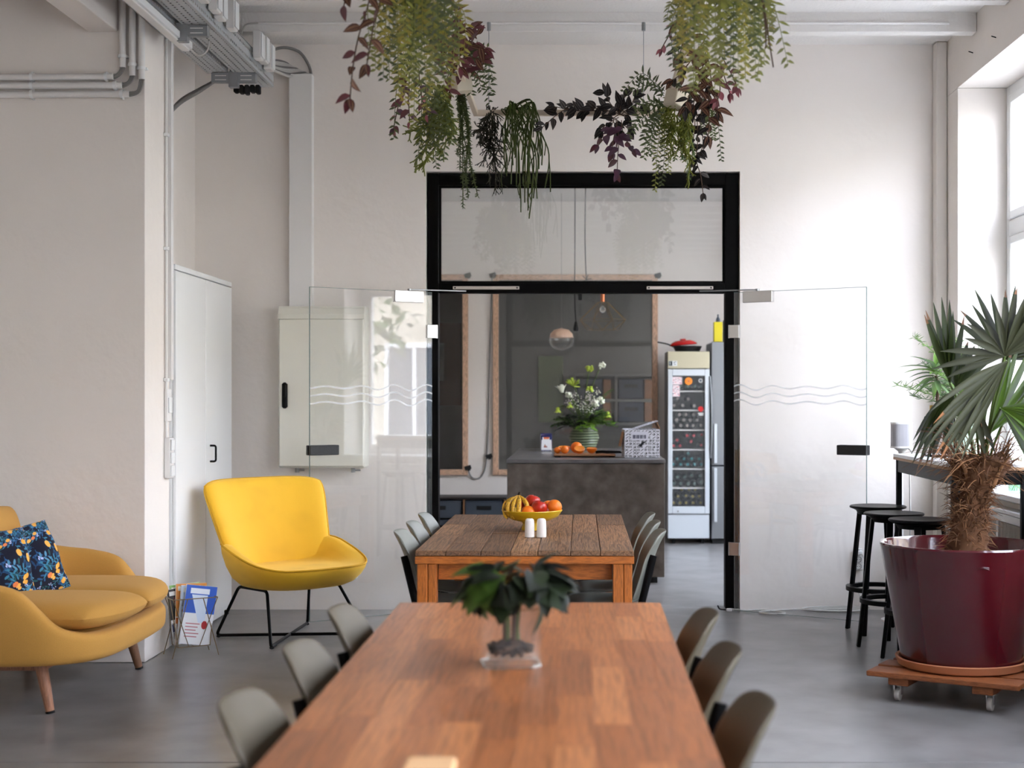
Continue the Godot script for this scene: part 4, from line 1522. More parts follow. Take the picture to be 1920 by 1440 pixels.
func island_things() -> void:
	var y0 := 0.967
	var b: MB
	# ribbed vase
	var t := thing("ribbed_vase", "green ribbed ceramic vase on the kitchen island", "vase", V(0.025, y0, -13.05))
	b = MB.new()
	var pr := [Vector2(0, 0), Vector2(0.095, 0)]
	var N := 60
	for i in N + 1:
		var s := float(i) / N
		var r := lerpf(0.092, 0.135, sin(minf(s * 1.55, 1.0) * PI / 2)) if s < 0.45 else lerpf(0.134, 0.072, pow((s - 0.45) / 0.55, 1.6))
		pr.append(Vector2(r + 0.0065 * absf(sin(s * 9.5 * PI)), 0.004 + 0.228 * s))
	pr.append_array([Vector2(0.064, 0.232), Vector2(0.062, 0.15), Vector2(0, 0.15)])
	b.lathe(pr, 40)
	obj("body", b, M["vase glaze"], t)
	for i in 9:
		b = MB.new()
		var s := (i + 0.5) / 9.5
		var r := lerpf(0.092, 0.135, sin(minf(s * 1.55, 1.0) * PI / 2)) if s < 0.45 else lerpf(0.134, 0.072, pow((s - 0.45) / 0.55, 1.6))
		var y := 0.004 + 0.228 * s
		b.lathe([Vector2(r + 0.0055, y - 0.004), Vector2(r + 0.0080, y), Vector2(r + 0.0055, y + 0.004)], 36)
		obj("rib", b, M["vase rib"], t)
	bouquet(V(0.025, y0 + 0.225, -13.05))

	# cutting board with oranges and a knife
	t = thing("cutting_board", "pale wooden cutting board with a dark rubber foot on the island front", "cutting board", V(0.03, y0, -11.62), 0.02)
	b = MB.new()
	b.slab(V(-0.255, 0.008, -0.16), V(0.245, 0.026, 0.16), 0.006)
	obj("board", b, M["board wood"], t)
	b = MB.new()
	b.slab(V(-0.25, 0, -0.15), V(-0.20, 0.01, 0.158), 0.003)
	b.slab(V(0.19, 0, -0.15), V(0.24, 0.01, 0.15), 0.003)
	obj("foot", b, M["black rubber"], t)
	var yb := y0 + 0.0265
	var tg := [["mandarin", "small whole mandarin at the left end of the cutting board", V(-0.195, yb, -11.55), 0.028], ["mandarin", "whole mandarin beside the smaller one on the cutting board", V(-0.135, yb, -11.52), 0.034], ["orange", "whole orange standing behind the cut halves on the cutting board", V(-0.04, yb, -11.66), 0.048]]
	for q in tg:
		var r: float = q[3]
		var f := thing(q[0], q[1], "fruit", q[2])
		obj("peel", MB.new().ball(V(0, r * 0.95, 0), V(r, r * 0.95, r), 20, 12), M["orange peel"], f)
		obj("stalk", MB.new().lathe([Vector2(0, r * 1.88), Vector2(0.004, r * 1.89), Vector2(0, r * 1.93)], 8), M["stem green"], f)
	for q in [[V(-0.015, yb, -11.50), -0.25, 0.043, "orange half on the cutting board with its cut face turned up to the front"], [V(0.085, yb, -11.55), 0.1, 0.043, "orange half lying beside the black knife"], [V(-0.14, yb, -11.70), 0.0, 0.05, "orange half with its pale cut face up behind the mandarins"]]:
		var r: float = q[2]
		var f := thing("orange_half", q[3], "fruit", q[0])
		var bs := Basis(Vector3.RIGHT, 0.55 if q[1] < -0.1 else 0.12)
		var hp := []
		for i in 9:
			var a := -PI / 2 + PI / 2 * i / 8
			hp.append(Vector2(maxf(cos(a), 0) * r, sin(a) * r))
		obj("peel", MB.new().lathe(hp, 20, Transform3D(bs, V(0, r, 0))), M["orange peel"], f)
		obj("flesh", MB.new().lathe([Vector2(r, 0), Vector2(r * 0.95, 0.002), Vector2(r * 0.9, 0.0005), Vector2(0, 0.001)], 20, Transform3D(bs, V(0, r, 0))), M["orange flesh"], f)
	t = thing("knife", "black kitchen knife lying on the right end of the cutting board", "knife", V(0.115, yb, -11.52), 0.05)
	obj("handle", MB.new().tube(hook([V(0.0, 0.012, 0), V(0.05, 0.016, 0), V(0.10, 0.013, 0)], 5), 0.012, 8, false, 1.0), M["black metal"], t)
	obj("blade", MB.new().prism(PackedVector2Array([Vector2(0.1, -0.006), Vector2(0.22, -0.004), Vector2(0.20, 0.014), Vector2(0.1, 0.018)]), 0.003, Transform3D(Basis(), V(0, 0.008, 0))), M["black metal"], t)

	# salt packet
	var im := Image.create(64, 96, false, Image.FORMAT_RGBA8)
	im.fill(Color(0.93, 0.93, 0.94))
	im.fill_rect(Rect2i(0, 0, 64, 12), Color(0.08, 0.12, 0.36))
	im.fill_rect(Rect2i(0, 12, 6, 16), Color(0.08, 0.12, 0.36))
	im.fill_rect(Rect2i(52, 8, 12, 20), Color(0.08, 0.12, 0.36))
	im.fill_rect(Rect2i(14, 12, 36, 9), Color(0.90, 0.40, 0.16))
	im.fill_rect(Rect2i(16, 22, 32, 3), Color(0.90, 0.55, 0.35))
	im.fill_rect(Rect2i(20, 56, 4, 18), Color(0.52, 0.33, 0.20))
	im.fill_rect(Rect2i(15, 68, 22, 8), Color(0.60, 0.30, 0.28))
	im.fill_rect(Rect2i(18, 62, 10, 6), Color(0.70, 0.45, 0.30))
	im.fill_rect(Rect2i(0, 92, 64, 4), Color(0.08, 0.12, 0.36))
	t = thing("salt_packet", "small white and navy packet with an orange band on the island", "packet", V(-0.315, y0, -12.75), 0.1)
	obj("pack", MB.new().slab(V(-0.05, 0, -0.03), V(0.05, 0.15, 0.03), 0.006), printed("packet print", im, 0.5), t)
	b = MB.new()
	b.prism(PackedVector2Array([Vector2(-0.03, 0.148), Vector2(0.03, 0.148), Vector2(0.0, 0.16)]), 0.098, Transform3D(Basis(Vector3.UP, PI / 2), Vector3.ZERO))
	obj("folded_top", b, mat("packet navy", Color(0.08, 0.12, 0.36), 0.5), t)

	# printed delivery box with a torn lid
	im = Image.create(256, 256, false, Image.FORMAT_RGBA8)
	im.fill(Color(0.90, 0.90, 0.93))
	rng.seed = 5
	var ink := Color(0.06, 0.06, 0.09)
	for gy in 9:
		for gx in 9:
			var x := gx * 29 + rng.randi_range(0, 4)
			var y := gy * 29 + rng.randi_range(0, 4)
			match rng.randi_range(0, 5):
				0:
					for k in 3:
						im.fill_rect(Rect2i(x, y + 7 * k, rng.randi_range(10, 24), 4), ink)
				1:
					disc_on(im, x + 11, y + 11, 10, ink)
					disc_on(im, x + 8, y + 9, 5, Color(0.9, 0.9, 0.93))
				2:
					for k in 22:
						im.fill_rect(Rect2i(x + k, y + k, 4, 3), ink)
						im.fill_rect(Rect2i(x + 20 - k, y + k, 4, 3), ink)
				3:
					im.fill_rect(Rect2i(x, y + 2, 22, 18), ink)
					im.fill_rect(Rect2i(x + 3, y + 5, 16, 12), Color(0.9, 0.9, 0.93))
					im.fill_rect(Rect2i(x + 6, y + 9, 10, 3), ink)
				4:
					for k in 4:
						im.fill_rect(Rect2i(x + 6 * k, y + (k % 2) * 5, 4, 14), ink)
				5:
					for k in 18:
						im.fill_rect(Rect2i(x + k, y + 18 - k, 6, 2), ink)
	im.fill_rect(Rect2i(44, 14, 130, 82), Color(0.88, 0.88, 0.92))
	for k in 26:
		var wv := rng.randi_range(1, 4)
		im.fill_rect(Rect2i(56 + k * 4, 46, wv, 34), Color(0.35, 0.35, 0.42))
	for k in 46:
		im.fill_rect(Rect2i(118 - k / 3 + 6, 112 + k, 22 - k / 5, 2), ink)
	for k in 40:
		im.fill_rect(Rect2i(136 - k, 108 + k, 20, 3), ink)
	var pm := printed("box print", im, 0.75)
	var card := mat("box card", Color(0.60, 0.44, 0.31), 0.85)
	t = thing("delivery_box", "black and white printed cardboard box with an open torn lid on the island", "box", V(0.485, y0, -11.36), 0.06)
	b = MB.new()
	b.slab(V(-0.14, 0, -0.27), V(0.14, 0.225, 0.0), 0.003)
	obj("carton", b, pm, t)
	b = MB.new()
	b.bar(V(0.0, 0.226, -0.13), V(0.0, 0.228, -0.26), 0.27, 0.004)
	b.box(V(0.04, 0.262, -0.13), V(0.20, 0.004, 0.24), 0.001, Basis(Vector3.BACK, 0.32))
	obj("lid_flap", b, pm, t)
	b = MB.new()
	b.box(V(-0.152, 0.15, -0.15), V(0.004, 0.13, 0.20), 0.001, Basis(Vector3.BACK, -0.25))
	b.box(V(0.132, 0.262, -0.13), V(0.004, 0.07, 0.22), 0.001, Basis(Vector3.BACK, 0.5))
	obj("side_flap", b, card, t)


func disc_on(im: Image, cx: int, cy: int, r: int, col: Color) -> void:
	for y in range(-r, r + 1):
		var w := int(sqrt(float(r * r - y * y)))
		im.fill_rect(Rect2i(cx - w, cy + y, 2 * w + 1, 1).intersection(Rect2i(0, 0, im.get_width(), im.get_height())), col)


# flowers in the ribbed vase; top of the vase at o
func bouquet(o: Vector3) -> void:
	var t := thing("bouquet", "loose bouquet of white and lime flowers with green foliage in the ribbed vase", "flowers", o)
	var b: MB
	rng.seed = 11
	# foliage skirt
	for i in 46:
		var a := rng.randf() * TAU
		var el := rng.randf_range(-0.2, 0.75)
		var d := V(cos(a), el, sin(a)).normalized()
		var st := V(cos(a) * 0.04, 0.0, sin(a) * 0.04)
		var l := rng.randf_range(0.12, 0.27)
		b = MB.new()
		var e := st + d * l
		b.tube(PackedVector3Array([st - V(0, 0.06, 0), st + d * l * 0.5 + V(0, 0.03, 0), e]), 0.003, 4)
		for k in 9:
			var s := 0.35 + 0.65 * k / 8.0
			var pos := st.lerp(e, s) + V(0, 0.025, 0) * sin(s * PI)
			var sd := d.cross(Vector3.UP).normalized() * (1 if k % 2 else -1)
			b.leaf(pos, d * 0.6 + sd + V(0, rng.randf_range(-0.3, 0.4), 0), V(rng.randf_range(-0.4, 0.4), 1, rng.randf_range(-0.4, 0.4)), rng.randf_range(0.04, 0.075), rng.randf_range(0.025, 0.045), 0.2, 0.1, 3)
		obj("foliage_sprig", b, M[["leaf mid", "leaf deep", "leaf bright", "leaf bright"][i % 4]], t)
	# small white and dusty filler flowers
	for i in 20:
		var a := rng.randf() * TAU
		var l := rng.randf_range(0.14, 0.36)
		var d := V(cos(a) * 0.5, 1.0, sin(a) * 0.5).normalized()
		var e := d * l + V(-0.02, 0, 0)
		b = MB.new()
		b.tube(PackedVector3Array([V(0, -0.05, 0), e * 0.6, e]), 0.002, 4)
		obj("filler_stem", b, M["stem green"], t)
		b = MB.new()
		for k in 12:
			var c := e + V(rng.randf_range(-0.05, 0.05), rng.randf_range(-0.07, 0.06), rng.randf_range(-0.05, 0.05))
			b.ball(c, Vector3.ONE * rng.randf_range(0.004, 0.0075), 6, 4)
		obj("filler_bloom", b, M["flower dust" if i % 3 else "flower white"], t).set_meta("kind", "stuff")
	# tall flowers: [tip, kind]
	for q in [[V(-0.20, 0.30, 0.02), "tulip"], [V(-0.10, 0.36, 0.0), "burst"], [V(0.05, 0.52, 0.0), "cluster"], [V(0.165, 0.545, 0.02), "cluster_white"], [V(0.055, 0.33, 0.03), "cluster"], [V(0.10, 0.20, 0.08), "cluster_white"], [V(0.215, 0.115, 0.05), "cup"], [V(-0.24, 0.155, 0.03), "cup"], [V(-0.13, 0.20, 0.06), "cup"], [V(0.15, 0.23, -0.02), "cluster_white"], [V(0.26, 0.33, -0.02), "grass"], [V(-0.14, 0.27, 0.04), "cluster_white"]]:
		var e: Vector3 = q[0]
		b = MB.new()
		var path := hook([V(0, -0.1, 0), V(e.x * 0.25, e.y * 0.45, e.z * 0.4), V(e.x * 0.75, e.y * (0.88 if q[1] != "cup" else 1.15), e.z), e], 5)
		b.tube(path, 0.004, 5)
		var st := obj("flower_stem", b, M["stem green"], t)
		b = MB.new()
		var m := "flower white"
		match q[1]:
			"tulip":
				for k in 6:
					var a := TAU * k / 6
					b.leaf(e + V(cos(a), 0, sin(a)) * 0.012, V(cos(a) * 0.35 - 0.25, 1, sin(a) * 0.35), V(cos(a), 0, sin(a)), 0.085, 0.05, -0.25, -0.3, 4)
				b.ball(e + V(-0.008, 0.04, 0), V(0.022, 0.04, 0.022), 10, 6)
			"burst":
				for k in 26:
					var d := V(rng.randf_range(-1, 1), rng.randf_range(-0.1, 1.2), rng.randf_range(-1, 1)).normalized()
					b.tube(PackedVector3Array([e, e + d * 0.06, e + d * 0.085]), PackedFloat32Array([0.002, 0.006, 0.003]), 5)
				m = "flower lime"
			"cluster", "cluster_white":
				for k in 22:
					var d := V(rng.randf_range(-1, 1), rng.randf_range(-0.7, 1), rng.randf_range(-1, 1)).normalized()
					b.ball(e + d * rng.randf_range(0.015, 0.035), Vector3.ONE * rng.randf_range(0.009, 0.014), 7, 5)
				m = "flower lime" if q[1] == "cluster" else "flower white"
			"cup":
				for k in 7:
					var a := TAU * k / 7
					b.leaf(e, V(cos(a), -0.6, sin(a)), V(0, 1, 0), 0.055, 0.04, 0.3, -0.2, 3)
				b.ball(e, V(0.02, 0.014, 0.02), 8, 5)
				m = "flower lime"
			"grass":
				for k in 20:
					b.ball(e + V(-0.006 * k, -0.006 * k, 0) + V(rng.randf_range(-0.01, 0.01), rng.randf_range(-0.012, 0.012), rng.randf_range(-0.01, 0.01)), V(0.005, 0.008, 0.005), 5, 4)
				m = "leaf mid"
		obj("bloom", b, M[m], st)


# ---------------------------------------------------------------- two long dining tables
func build_tables() -> void:
	var b: MB
	# near table: top of glued staves
	var t := thing("dining_table", "long red-brown dining table of glued staves in the foreground", "table", V(-0.1745, 0, -3.65))
	rng.seed = 3
	var rows := 11
	var w := 0.887 / rows
	var i := 0
	for r in rows:
		var z := -1.2
		var x := -0.4435 + w * r
		var first := rng.randf_range(0.2, 0.55)
		while z < 1.199:
			var l := first if z == -1.2 else rng.randf_range(0.35, 0.7)
			if 1.2 - z - l < 0.2:
				l = 1.2 - z
			b = MB.new()
			b.slab(V(-w / 2 + 0.0001, 0, -l / 2 + 0.0001), V(w / 2 - 0.0001, 0.04, l / 2 - 0.0001), 0.0005)
			var s := obj("stave", b, M["stave wood %d" % rng.randi_range(0, 5)], t)
			s.position = V(x + w / 2, 0.71, z + l / 2)
			z += l
			i += 1
	b = MB.new()
	for q in [-0.36, 0.36]:
		b.slab(V(q - 0.015, 0.61, -1.08), V(q + 0.015, 0.709, 1.08), 0.004)
	for q in [-1.08, 1.08]:
		b.slab(V(-0.36, 0.61, q - 0.015), V(0.36, 0.709, q + 0.015), 0.004)
	obj("apron", b, M["orange wood long"], t)
	for q in [[-0.36, -1.1], [0.36, -1.1], [-0.36, 1.1], [0.36, 1.1]]:
		obj("leg", MB.new().slab(V(q[0] - 0.045, 0, q[1] - 0.045), V(q[0] + 0.045, 0.709, q[1] + 0.045), 0.006), M["orange wood"], t)

	# far table: reclaimed planks on an orange-brown frame
	t = thing("dining_table", "reclaimed plank dining table with orange-brown legs standing before the island", "table", V(-0.259, 0, -7.485))
	var edges := [-0.499, -0.36, -0.20, -0.065, 0.06, 0.21, 0.345, 0.499]
	for r in 7:
		var z := -1.005
		var x0: float = edges[r]
		var x1: float = edges[r + 1]
		var n := 0
		while z < 1.004:
			var l := rng.randf_range(0.5, 1.15)
			if 1.005 - z - l < 0.2:
				l = 1.005 - z
			b = MB.new()
			var ww := (x1 - x0) / 2 - 0.0012
			b.slab(V(-ww, 0, -l / 2 + 0.001), V(ww, 0.024, l / 2 - 0.001), 0.003)
			var s := obj("plank", b, M["old plank %d" % rng.randi_range(0, 5)], t)
			s.position = V((x0 + x1) / 2, 0.7265 + rng.randf_range(-0.0012, 0.0012), z + l / 2)
			s.rotation.x = rng.randf_range(-0.0012, 0.0012)
			s.rotation.z = rng.randf_range(-0.004, 0.004)
			z += l
			n += 1
	b = MB.new()
	for q in [-1.005, 1.005]:
		b.slab(V(-0.50, 0.69, minf(q, q - signf(q) * 0.1)), V(0.50, 0.725, maxf(q, q - signf(q) * 0.1)), 0.003)
	obj("frame", b, M["orange wood flat"], t)
	b = MB.new()
	for q in [-0.5, 0.5]:
		b.slab(V(minf(q, q - signf(q) * 0.1), 0.69, -0.904), V(maxf(q, q - signf(q) * 0.1), 0.725, 0.904), 0.003)
	obj("frame", b, M["orange wood long"], t)
	for q in [-0.92, 0.92]:
		obj("apron", MB.new().slab(V(-0.4, 0.61, q - 0.014), V(0.4, 0.69, q + 0.014), 0.003), M["orange wood flat"], t)
	for q in [-0.42, 0.42]:
		obj("apron", MB.new().slab(V(q - 0.014, 0.61, -0.905), V(q + 0.014, 0.69, 0.905), 0.003), M["orange wood long"], t)
	for q in [[-0.447, -0.955], [0.447, -0.955], [-0.447, 0.955], [0.447, 0.955]]:
		b = MB.new()
		b.slab(V(q[0] - 0.044, 0, q[1] - 0.044), V(q[0] + 0.004, 0.69, q[1] + 0.044), 0.004)
		b.slab(V(q[0] + 0.006, 0, q[1] - 0.044), V(q[0] + 0.044, 0.69, q[1] + 0.041), 0.004)
		obj("leg", b, M["orange wood"], t)


# ---------------------------------------------------------------- twelve moulded ply chairs
func make_chair(label: String, group: String, shell: Material) -> Node3D:
	var t := thing("dining_chair", label, "chair", Vector3.ZERO, 0, group)
	var b := MB.new()
	b.puff(func(u: float, w: float) -> Vector3:
		var up := maxf(0.0, (w - 0.25) / 0.75)
		var wd := 0.205 * (1.0 - 0.15 * pow(up, 4.0)) * (1.0 - 0.12 * maxf(0.0, -w) - 0.10 * pow(maxf(0.0, -w), 4.0))
		var y := 0.622 + 0.183 * w - 0.03 * pow(absf(u), 6.0) * up + 0.03 * u * u * maxf(0.0, -w)
		var z := -0.195 - 0.045 * (w + 1.0) - 0.032 * pow(maxf(0.0, w), 2.5) + 0.052 * u * u
		return V(u * wd, y, z), 0.013, 18, 18, 24.0)
	obj("backrest", b, shell, t)
	b = MB.new()
	b.puff(func(u: float, w: float) -> Vector3:
		var wd := 0.212 * (1.0 - 0.14 * maxf(0.0, -w) - 0.08 * pow(absf(w), 6.0))
		return V(u * wd, 0.452 + 0.016 * u * u - 0.035 * pow(maxf(0.0, w), 2.5) + 0.03 * pow(maxf(0.0, -w), 3.0), 0.01 + 0.205 * w), 0.013, 14, 14, 24.0)
	obj("seat", b, shell, t)
	for s in [-1.0, 1.0]:
		b = MB.new()
		b.tube(bent([V(s * 0.178, 0.70, -0.247), V(s * 0.182, 0.46, -0.188), V(s * 0.19, 0.40, -0.175), V(s * 0.205, 0.0, -0.255)], 0.05), 0.012, 8, false, 1.5, Vector3.BACK)
		obj("rear_leg", b, M["black metal"], t)
		b = MB.new()
		b.tube(bent([V(s * 0.186, 0.425, -0.17), V(s * 0.19, 0.432, 0.15), V(s * 0.198, 0.36, 0.20), V(s * 0.208, 0.0, 0.235)], 0.05), 0.012, 8, false, 1.3)
		obj("front_leg", b, M["black metal"], t)
		for y in [0.565, 0.672]:
			b = MB.new()
			var zz: float = -0.172 - 0.052 * ((y - 0.622) / 0.183 + 1.0)
			b.lathe([Vector2(0, -0.004), Vector2(0.007, -0.004), Vector2(0.007, 0.004), Vector2(0.004, 0.007), Vector2(0, 0.007)], 10, Transform3D(Basis(Vector3.RIGHT, PI / 2 - 0.25), V(s * 0.125, y, zz + 0.002)))
			obj("rivet", b, M["black metal"], t)
	b = MB.new()
	b.tube(PackedVector3Array([V(-0.185, 0.425, 0.02), V(0.185, 0.425, 0.02)]), 0.010, 8)
	b.tube(PackedVector3Array([V(-0.182, 0.42, -0.165), V(0.182, 0.42, -0.165)]), 0.010, 8)
	obj("cross_bar", b, M["black metal"], t)
	return t


func build_chairs() -> void:
	var c: Node3D = null
	var where := ["nearest the viewer", "in the middle", "farthest"]
	for q in [[0.095, [-3.03, -3.67, -4.28], -PI / 2, "right", 0], [-0.455, [-3.06, -3.71, -4.36], PI / 2, "left", 0], [0.095, [-6.93, -7.42, -7.95], -PI / 2, "right", 1], [-0.590, [-6.90, -7.38, -7.92], PI / 2, "left", 1]]:
		if q[4] == 1 and q[3] == "right":
			c = null
		for k in 3:
			var lab := "%s moulded chair, %s side of the %s table, %s" % ["grey-green" if q[4] == 1 else "olive grey", q[3], "foreground" if q[4] == 0 else "reclaimed plank", where[k]]
			var g := "moulded ply chairs along the two dining tables"
			if c == null:
				c = make_chair(lab, g, M["shell grey" if q[4] == 1 else "shell olive"])
				c.position = V(q[0], 0, q[1][k])
				c.rotation.y = q[2]
			else:
				dup(c, lab, V(q[0], 0, q[1][k]), q[2])


# ---------------------------------------------------------------- mustard sofa with two patterned pillows
func build_sofa() -> void:
	var t := thing("sofa", "small mustard wool sofa with a curved shell against the pier", "sofa", V(-2.65, 0, -7.035))
	var wool: Material = M["mustard wool"]
	var b := MB.new()
	# low curved base
	b.puff(func(u: float, w: float) -> Vector3:
		var f := 0.20 + 0.225 * (1.0 - pow(absf(w), 4.5))
		return V(lerpf(-0.40, f, (u + 1) / 2), 0.305 + 0.01 * (u + 1.0) * 0.5, w * 0.62), 0.13, 22, 30, 9.0)
	obj("base", b, wool, t)
	# shell: arm, back, arm in one sweep
	# (x, height of the edge, z) all the way round: high back, arms that sweep down into the low front
	var half := [V(0.435, 0.365, 0.22), V(0.42, 0.367, 0.40), V(0.37, 0.375, 0.53), V(0.285, 0.415, 0.605), V(0.215, 0.50, 0.638), V(0.13, 0.59, 0.652), V(0.0, 0.625, 0.655), V(-0.14, 0.645, 0.635), V(-0.25, 0.69, 0.56), V(-0.315, 0.80, 0.41), V(-0.34, 0.90, 0.22)]
	var pts := [V(0.44, 0.365, 0.0)]
	pts.append_array(half)
	pts.append(V(-0.345, 0.915, 0.0))
	for q in range(half.size() - 1, -1, -1):
		pts.append(half[q] * V(1, 1, -0.965))
	pts.append(pts[0])
	var path := hook(pts, 5)
	path.remove_at(path.size() - 1)
	var N := path.size()
	var rows := []
	for i in N:
		var H := path[i].y
		var d := path[(i + 1) % N] - path[(i - 1 + N) % N]
		d.y = 0
		d = d.normalized()
		var nn := V(d.z, 0, -d.x)
		if nn.dot(V(0.02 - path[i].x, 0, -path[i].z)) > 0:
			nn = -nn
		var th := 0.058
		var ring := PackedVector3Array()
		for k in 20:
			var a := TAU * k / 20
			var ca := signf(cos(a)) * pow(absf(cos(a)), 0.7)
			var sa := signf(sin(a)) * pow(absf(sin(a)), 0.7)
			var y := lerpf(0.24, H, (sa + 1) / 2)
			var lean := 0.11 * pow(maxf(0, y - 0.30) / 0.55, 1.3)
			ring.append(V(path[i].x, 0, path[i].z) + nn * (ca * th + lean) + V(0, y, 0))
		rows.append(ring)
	rows.append(rows[0])
	b = MB.new()
	b.grid(rows, true, false)
	obj("shell", b, wool, t)
	for q in [[0.012, 0.575], [-0.562, -0.012]]:
		var z0: float = q[0]
		var z1: float = q[1]
		b = MB.new()
		b.puff(func(u: float, w: float) -> Vector3:
			var z := lerpf(z0, z1, (w + 1) / 2)
			var f := 0.285 + 0.235 * (1.0 - pow(absf(z / 0.68), 4.0)) - 0.012 * pow(absf(w), 6.0)
			return V(lerpf(-0.30, f, (u + 1) / 2), 0.440 + 0.012 * (1 - w * w) * (1 - u * u), z), 0.135, 22, 22, 7.0)
		obj("seat_cushion", b, wool, t)
	b = MB.new()
	b.tube(hook([V(0.09, 0.395, 0.545), V(0.21, 0.385, 0.53), V(0.27, 0.375, 0.49)], 5), 0.006, 6)
	obj("cushion_seam", b, M["yellow piping"], t)
	# back cushion with a seam
	b = MB.new()
	b.puff(func(u: float, w: float) -> Vector3:
		return V(-0.24 - 0.075 * (u + 1) * 0.6 - 0.05 * (w * w), 0.70 + 0.20 * u - 0.03 * w * w, 0.50 * w), 0.13, 16, 22, 5.0)
	obj("back_cushion", b, wool, t)
	# wooden frame and legs
	b = MB.new()
	b.slab(V(-0.30, 0.195, 0.485), V(0.20, 0.24, 0.515), 0.006)
	b.slab(V(-0.30, 0.195, -0.545), V(0.24, 0.24, -0.515), 0.006)
	b.slab(V(0.155, 0.195, -0.52), V(0.19, 0.24, 0.49), 0.006)
	b.slab(V(-0.30, 0.195, -0.52), V(-0.27, 0.24, 0.49), 0.006)
	obj("under_frame", b, M["ash"], t)
	for q in [[V(0.165, 0.235, 0.50), V(0.213, 0.0, 0.505), "ash"], [V(0.235, 0.235, -0.53), V(0.29, 0.0, -0.56), "walnut"], [V(-0.26, 0.235, 0.50), V(-0.32, 0.0, 0.52), "ash"], [V(-0.26, 0.235, -0.53), V(-0.32, 0, -0.56), "walnut"]]:
		var a: Vector3 = q[0]
		var e: Vector3 = q[1]
		b = MB.new()
		b.tube(PackedVector3Array([a, a.lerp(e, 0.5), a.lerp(e, 0.955)]), PackedFloat32Array([0.029, 0.025, 0.0195]), 14)
		var lg := obj("leg", b, M[q[2]], t)
		b = MB.new()
		b.tube(PackedVector3Array([a.lerp(e, 0.955), e]), 0.0205, 14)
		obj("foot_cap", b, M["black rubber"], lg)
	# pillows
	var pm := printed("pillow print", pillow_print(), 0.9)
	for q in [[V(-2.745, 0.63, -7.0), 0.72, 0.24, "navy pillow with orange fruit print, the right one leaning on the sofa"], [V(-2.835, 0.62, -6.84), 0.62, 0.10, "navy pillow with orange fruit print, the left one nearest the sofa's near arm"]]:
		var p := thing("pillow", q[3], "pillow", q[0], 0, "navy fruit-print pillows on the sofa")
		p.basis = Basis(Vector3.UP, q[1]) * Basis(Vector3.RIGHT, -0.30) * Basis(Vector3.BACK, q[2])
		b = MB.new()
		b.puff(func(u: float, w: float) -> Vector3:
			var s := 0.18 * (1.0 - 0.07 * (1.0 - u * u) * w * w - 0.0 * u)
			var s2 := 0.18 * (1.0 - 0.07 * (1.0 - w * w) * u * u)
			return V(w * s2, -u * s, 0.008 * sin(5.0 * u + 3.0 * w)), 0.15, 22, 22, 2.2)
		obj("cover", b, pm, p)


func pillow_print() -> Image:
	var S := 512
	var im := Image.create(S, S, false, Image.FORMAT_RGBA8)
	im.fill(Color(0.045, 0.055, 0.15))
	rng.seed = 19
	var leafc := [Color(0.16, 0.36, 0.55), Color(0.22, 0.50, 0.62), Color(0.10, 0.26, 0.42), Color(0.35, 0.58, 0.72), Color(0.12, 0.33, 0.36)]
	for i in 95:
		var x := rng.randf() * S
		var y := rng.randf() * S
		var a := rng.randf() * TAU
		var col: Color = leafc[i % 5]
		for k in 9:
			a += rng.randf_range(-0.25, 0.25)
			var nx := x + cos(a) * 12
			var ny := y + sin(a) * 12
			blob(im, (x + nx) / 2, (y + ny) / 2, 7, 1.5, a, col)
			var s := 1.0 if k % 2 else -1.0
			blob(im, nx + cos(a + s * 1.0) * 12, ny + sin(a + s * 1.0) * 12, 13, 4.5, a + s * 0.9, leafc[(i + k / 4) % 5])
			x = nx
			y = ny
	for i in 40:
		var x := rng.randf() * S
		var y := rng.randf() * S
		for k in 4:
			blob(im, x + rng.randf_range(-11, 11), y + rng.randf_range(-11, 11), 4, 4, 0, Color(0.75, 0.78, 0.93))
	for i in 64:
		var r := rng.randf_range(11, 16)
		blob(im, rng.randf() * S, rng.randf() * S, r, r * 1.08, rng.randf(), [Color(0.96, 0.67, 0.25), Color(0.97, 0.72, 0.33), Color(0.92, 0.52, 0.30)][i % 3 if i % 4 == 0 else i % 2])
	return im


func blob(im: Image, cx: float, cy: float, rx: float, ry: float, a: float, col: Color) -> void:
	var S := im.get_width()
	var r := int(maxf(rx, ry)) + 1
	var c := cos(a)
	var s := sin(a)
	for y in range(-r, r + 1):
		for x in range(-r, r + 1):
			var p := (x * c + y * s) / rx
			var q := (-x * s + y * c) / ry
			if p * p + q * q <= 1.0:
				im.set_pixel(posmod(int(cx) + x, S), posmod(int(cy) + y, S), col)


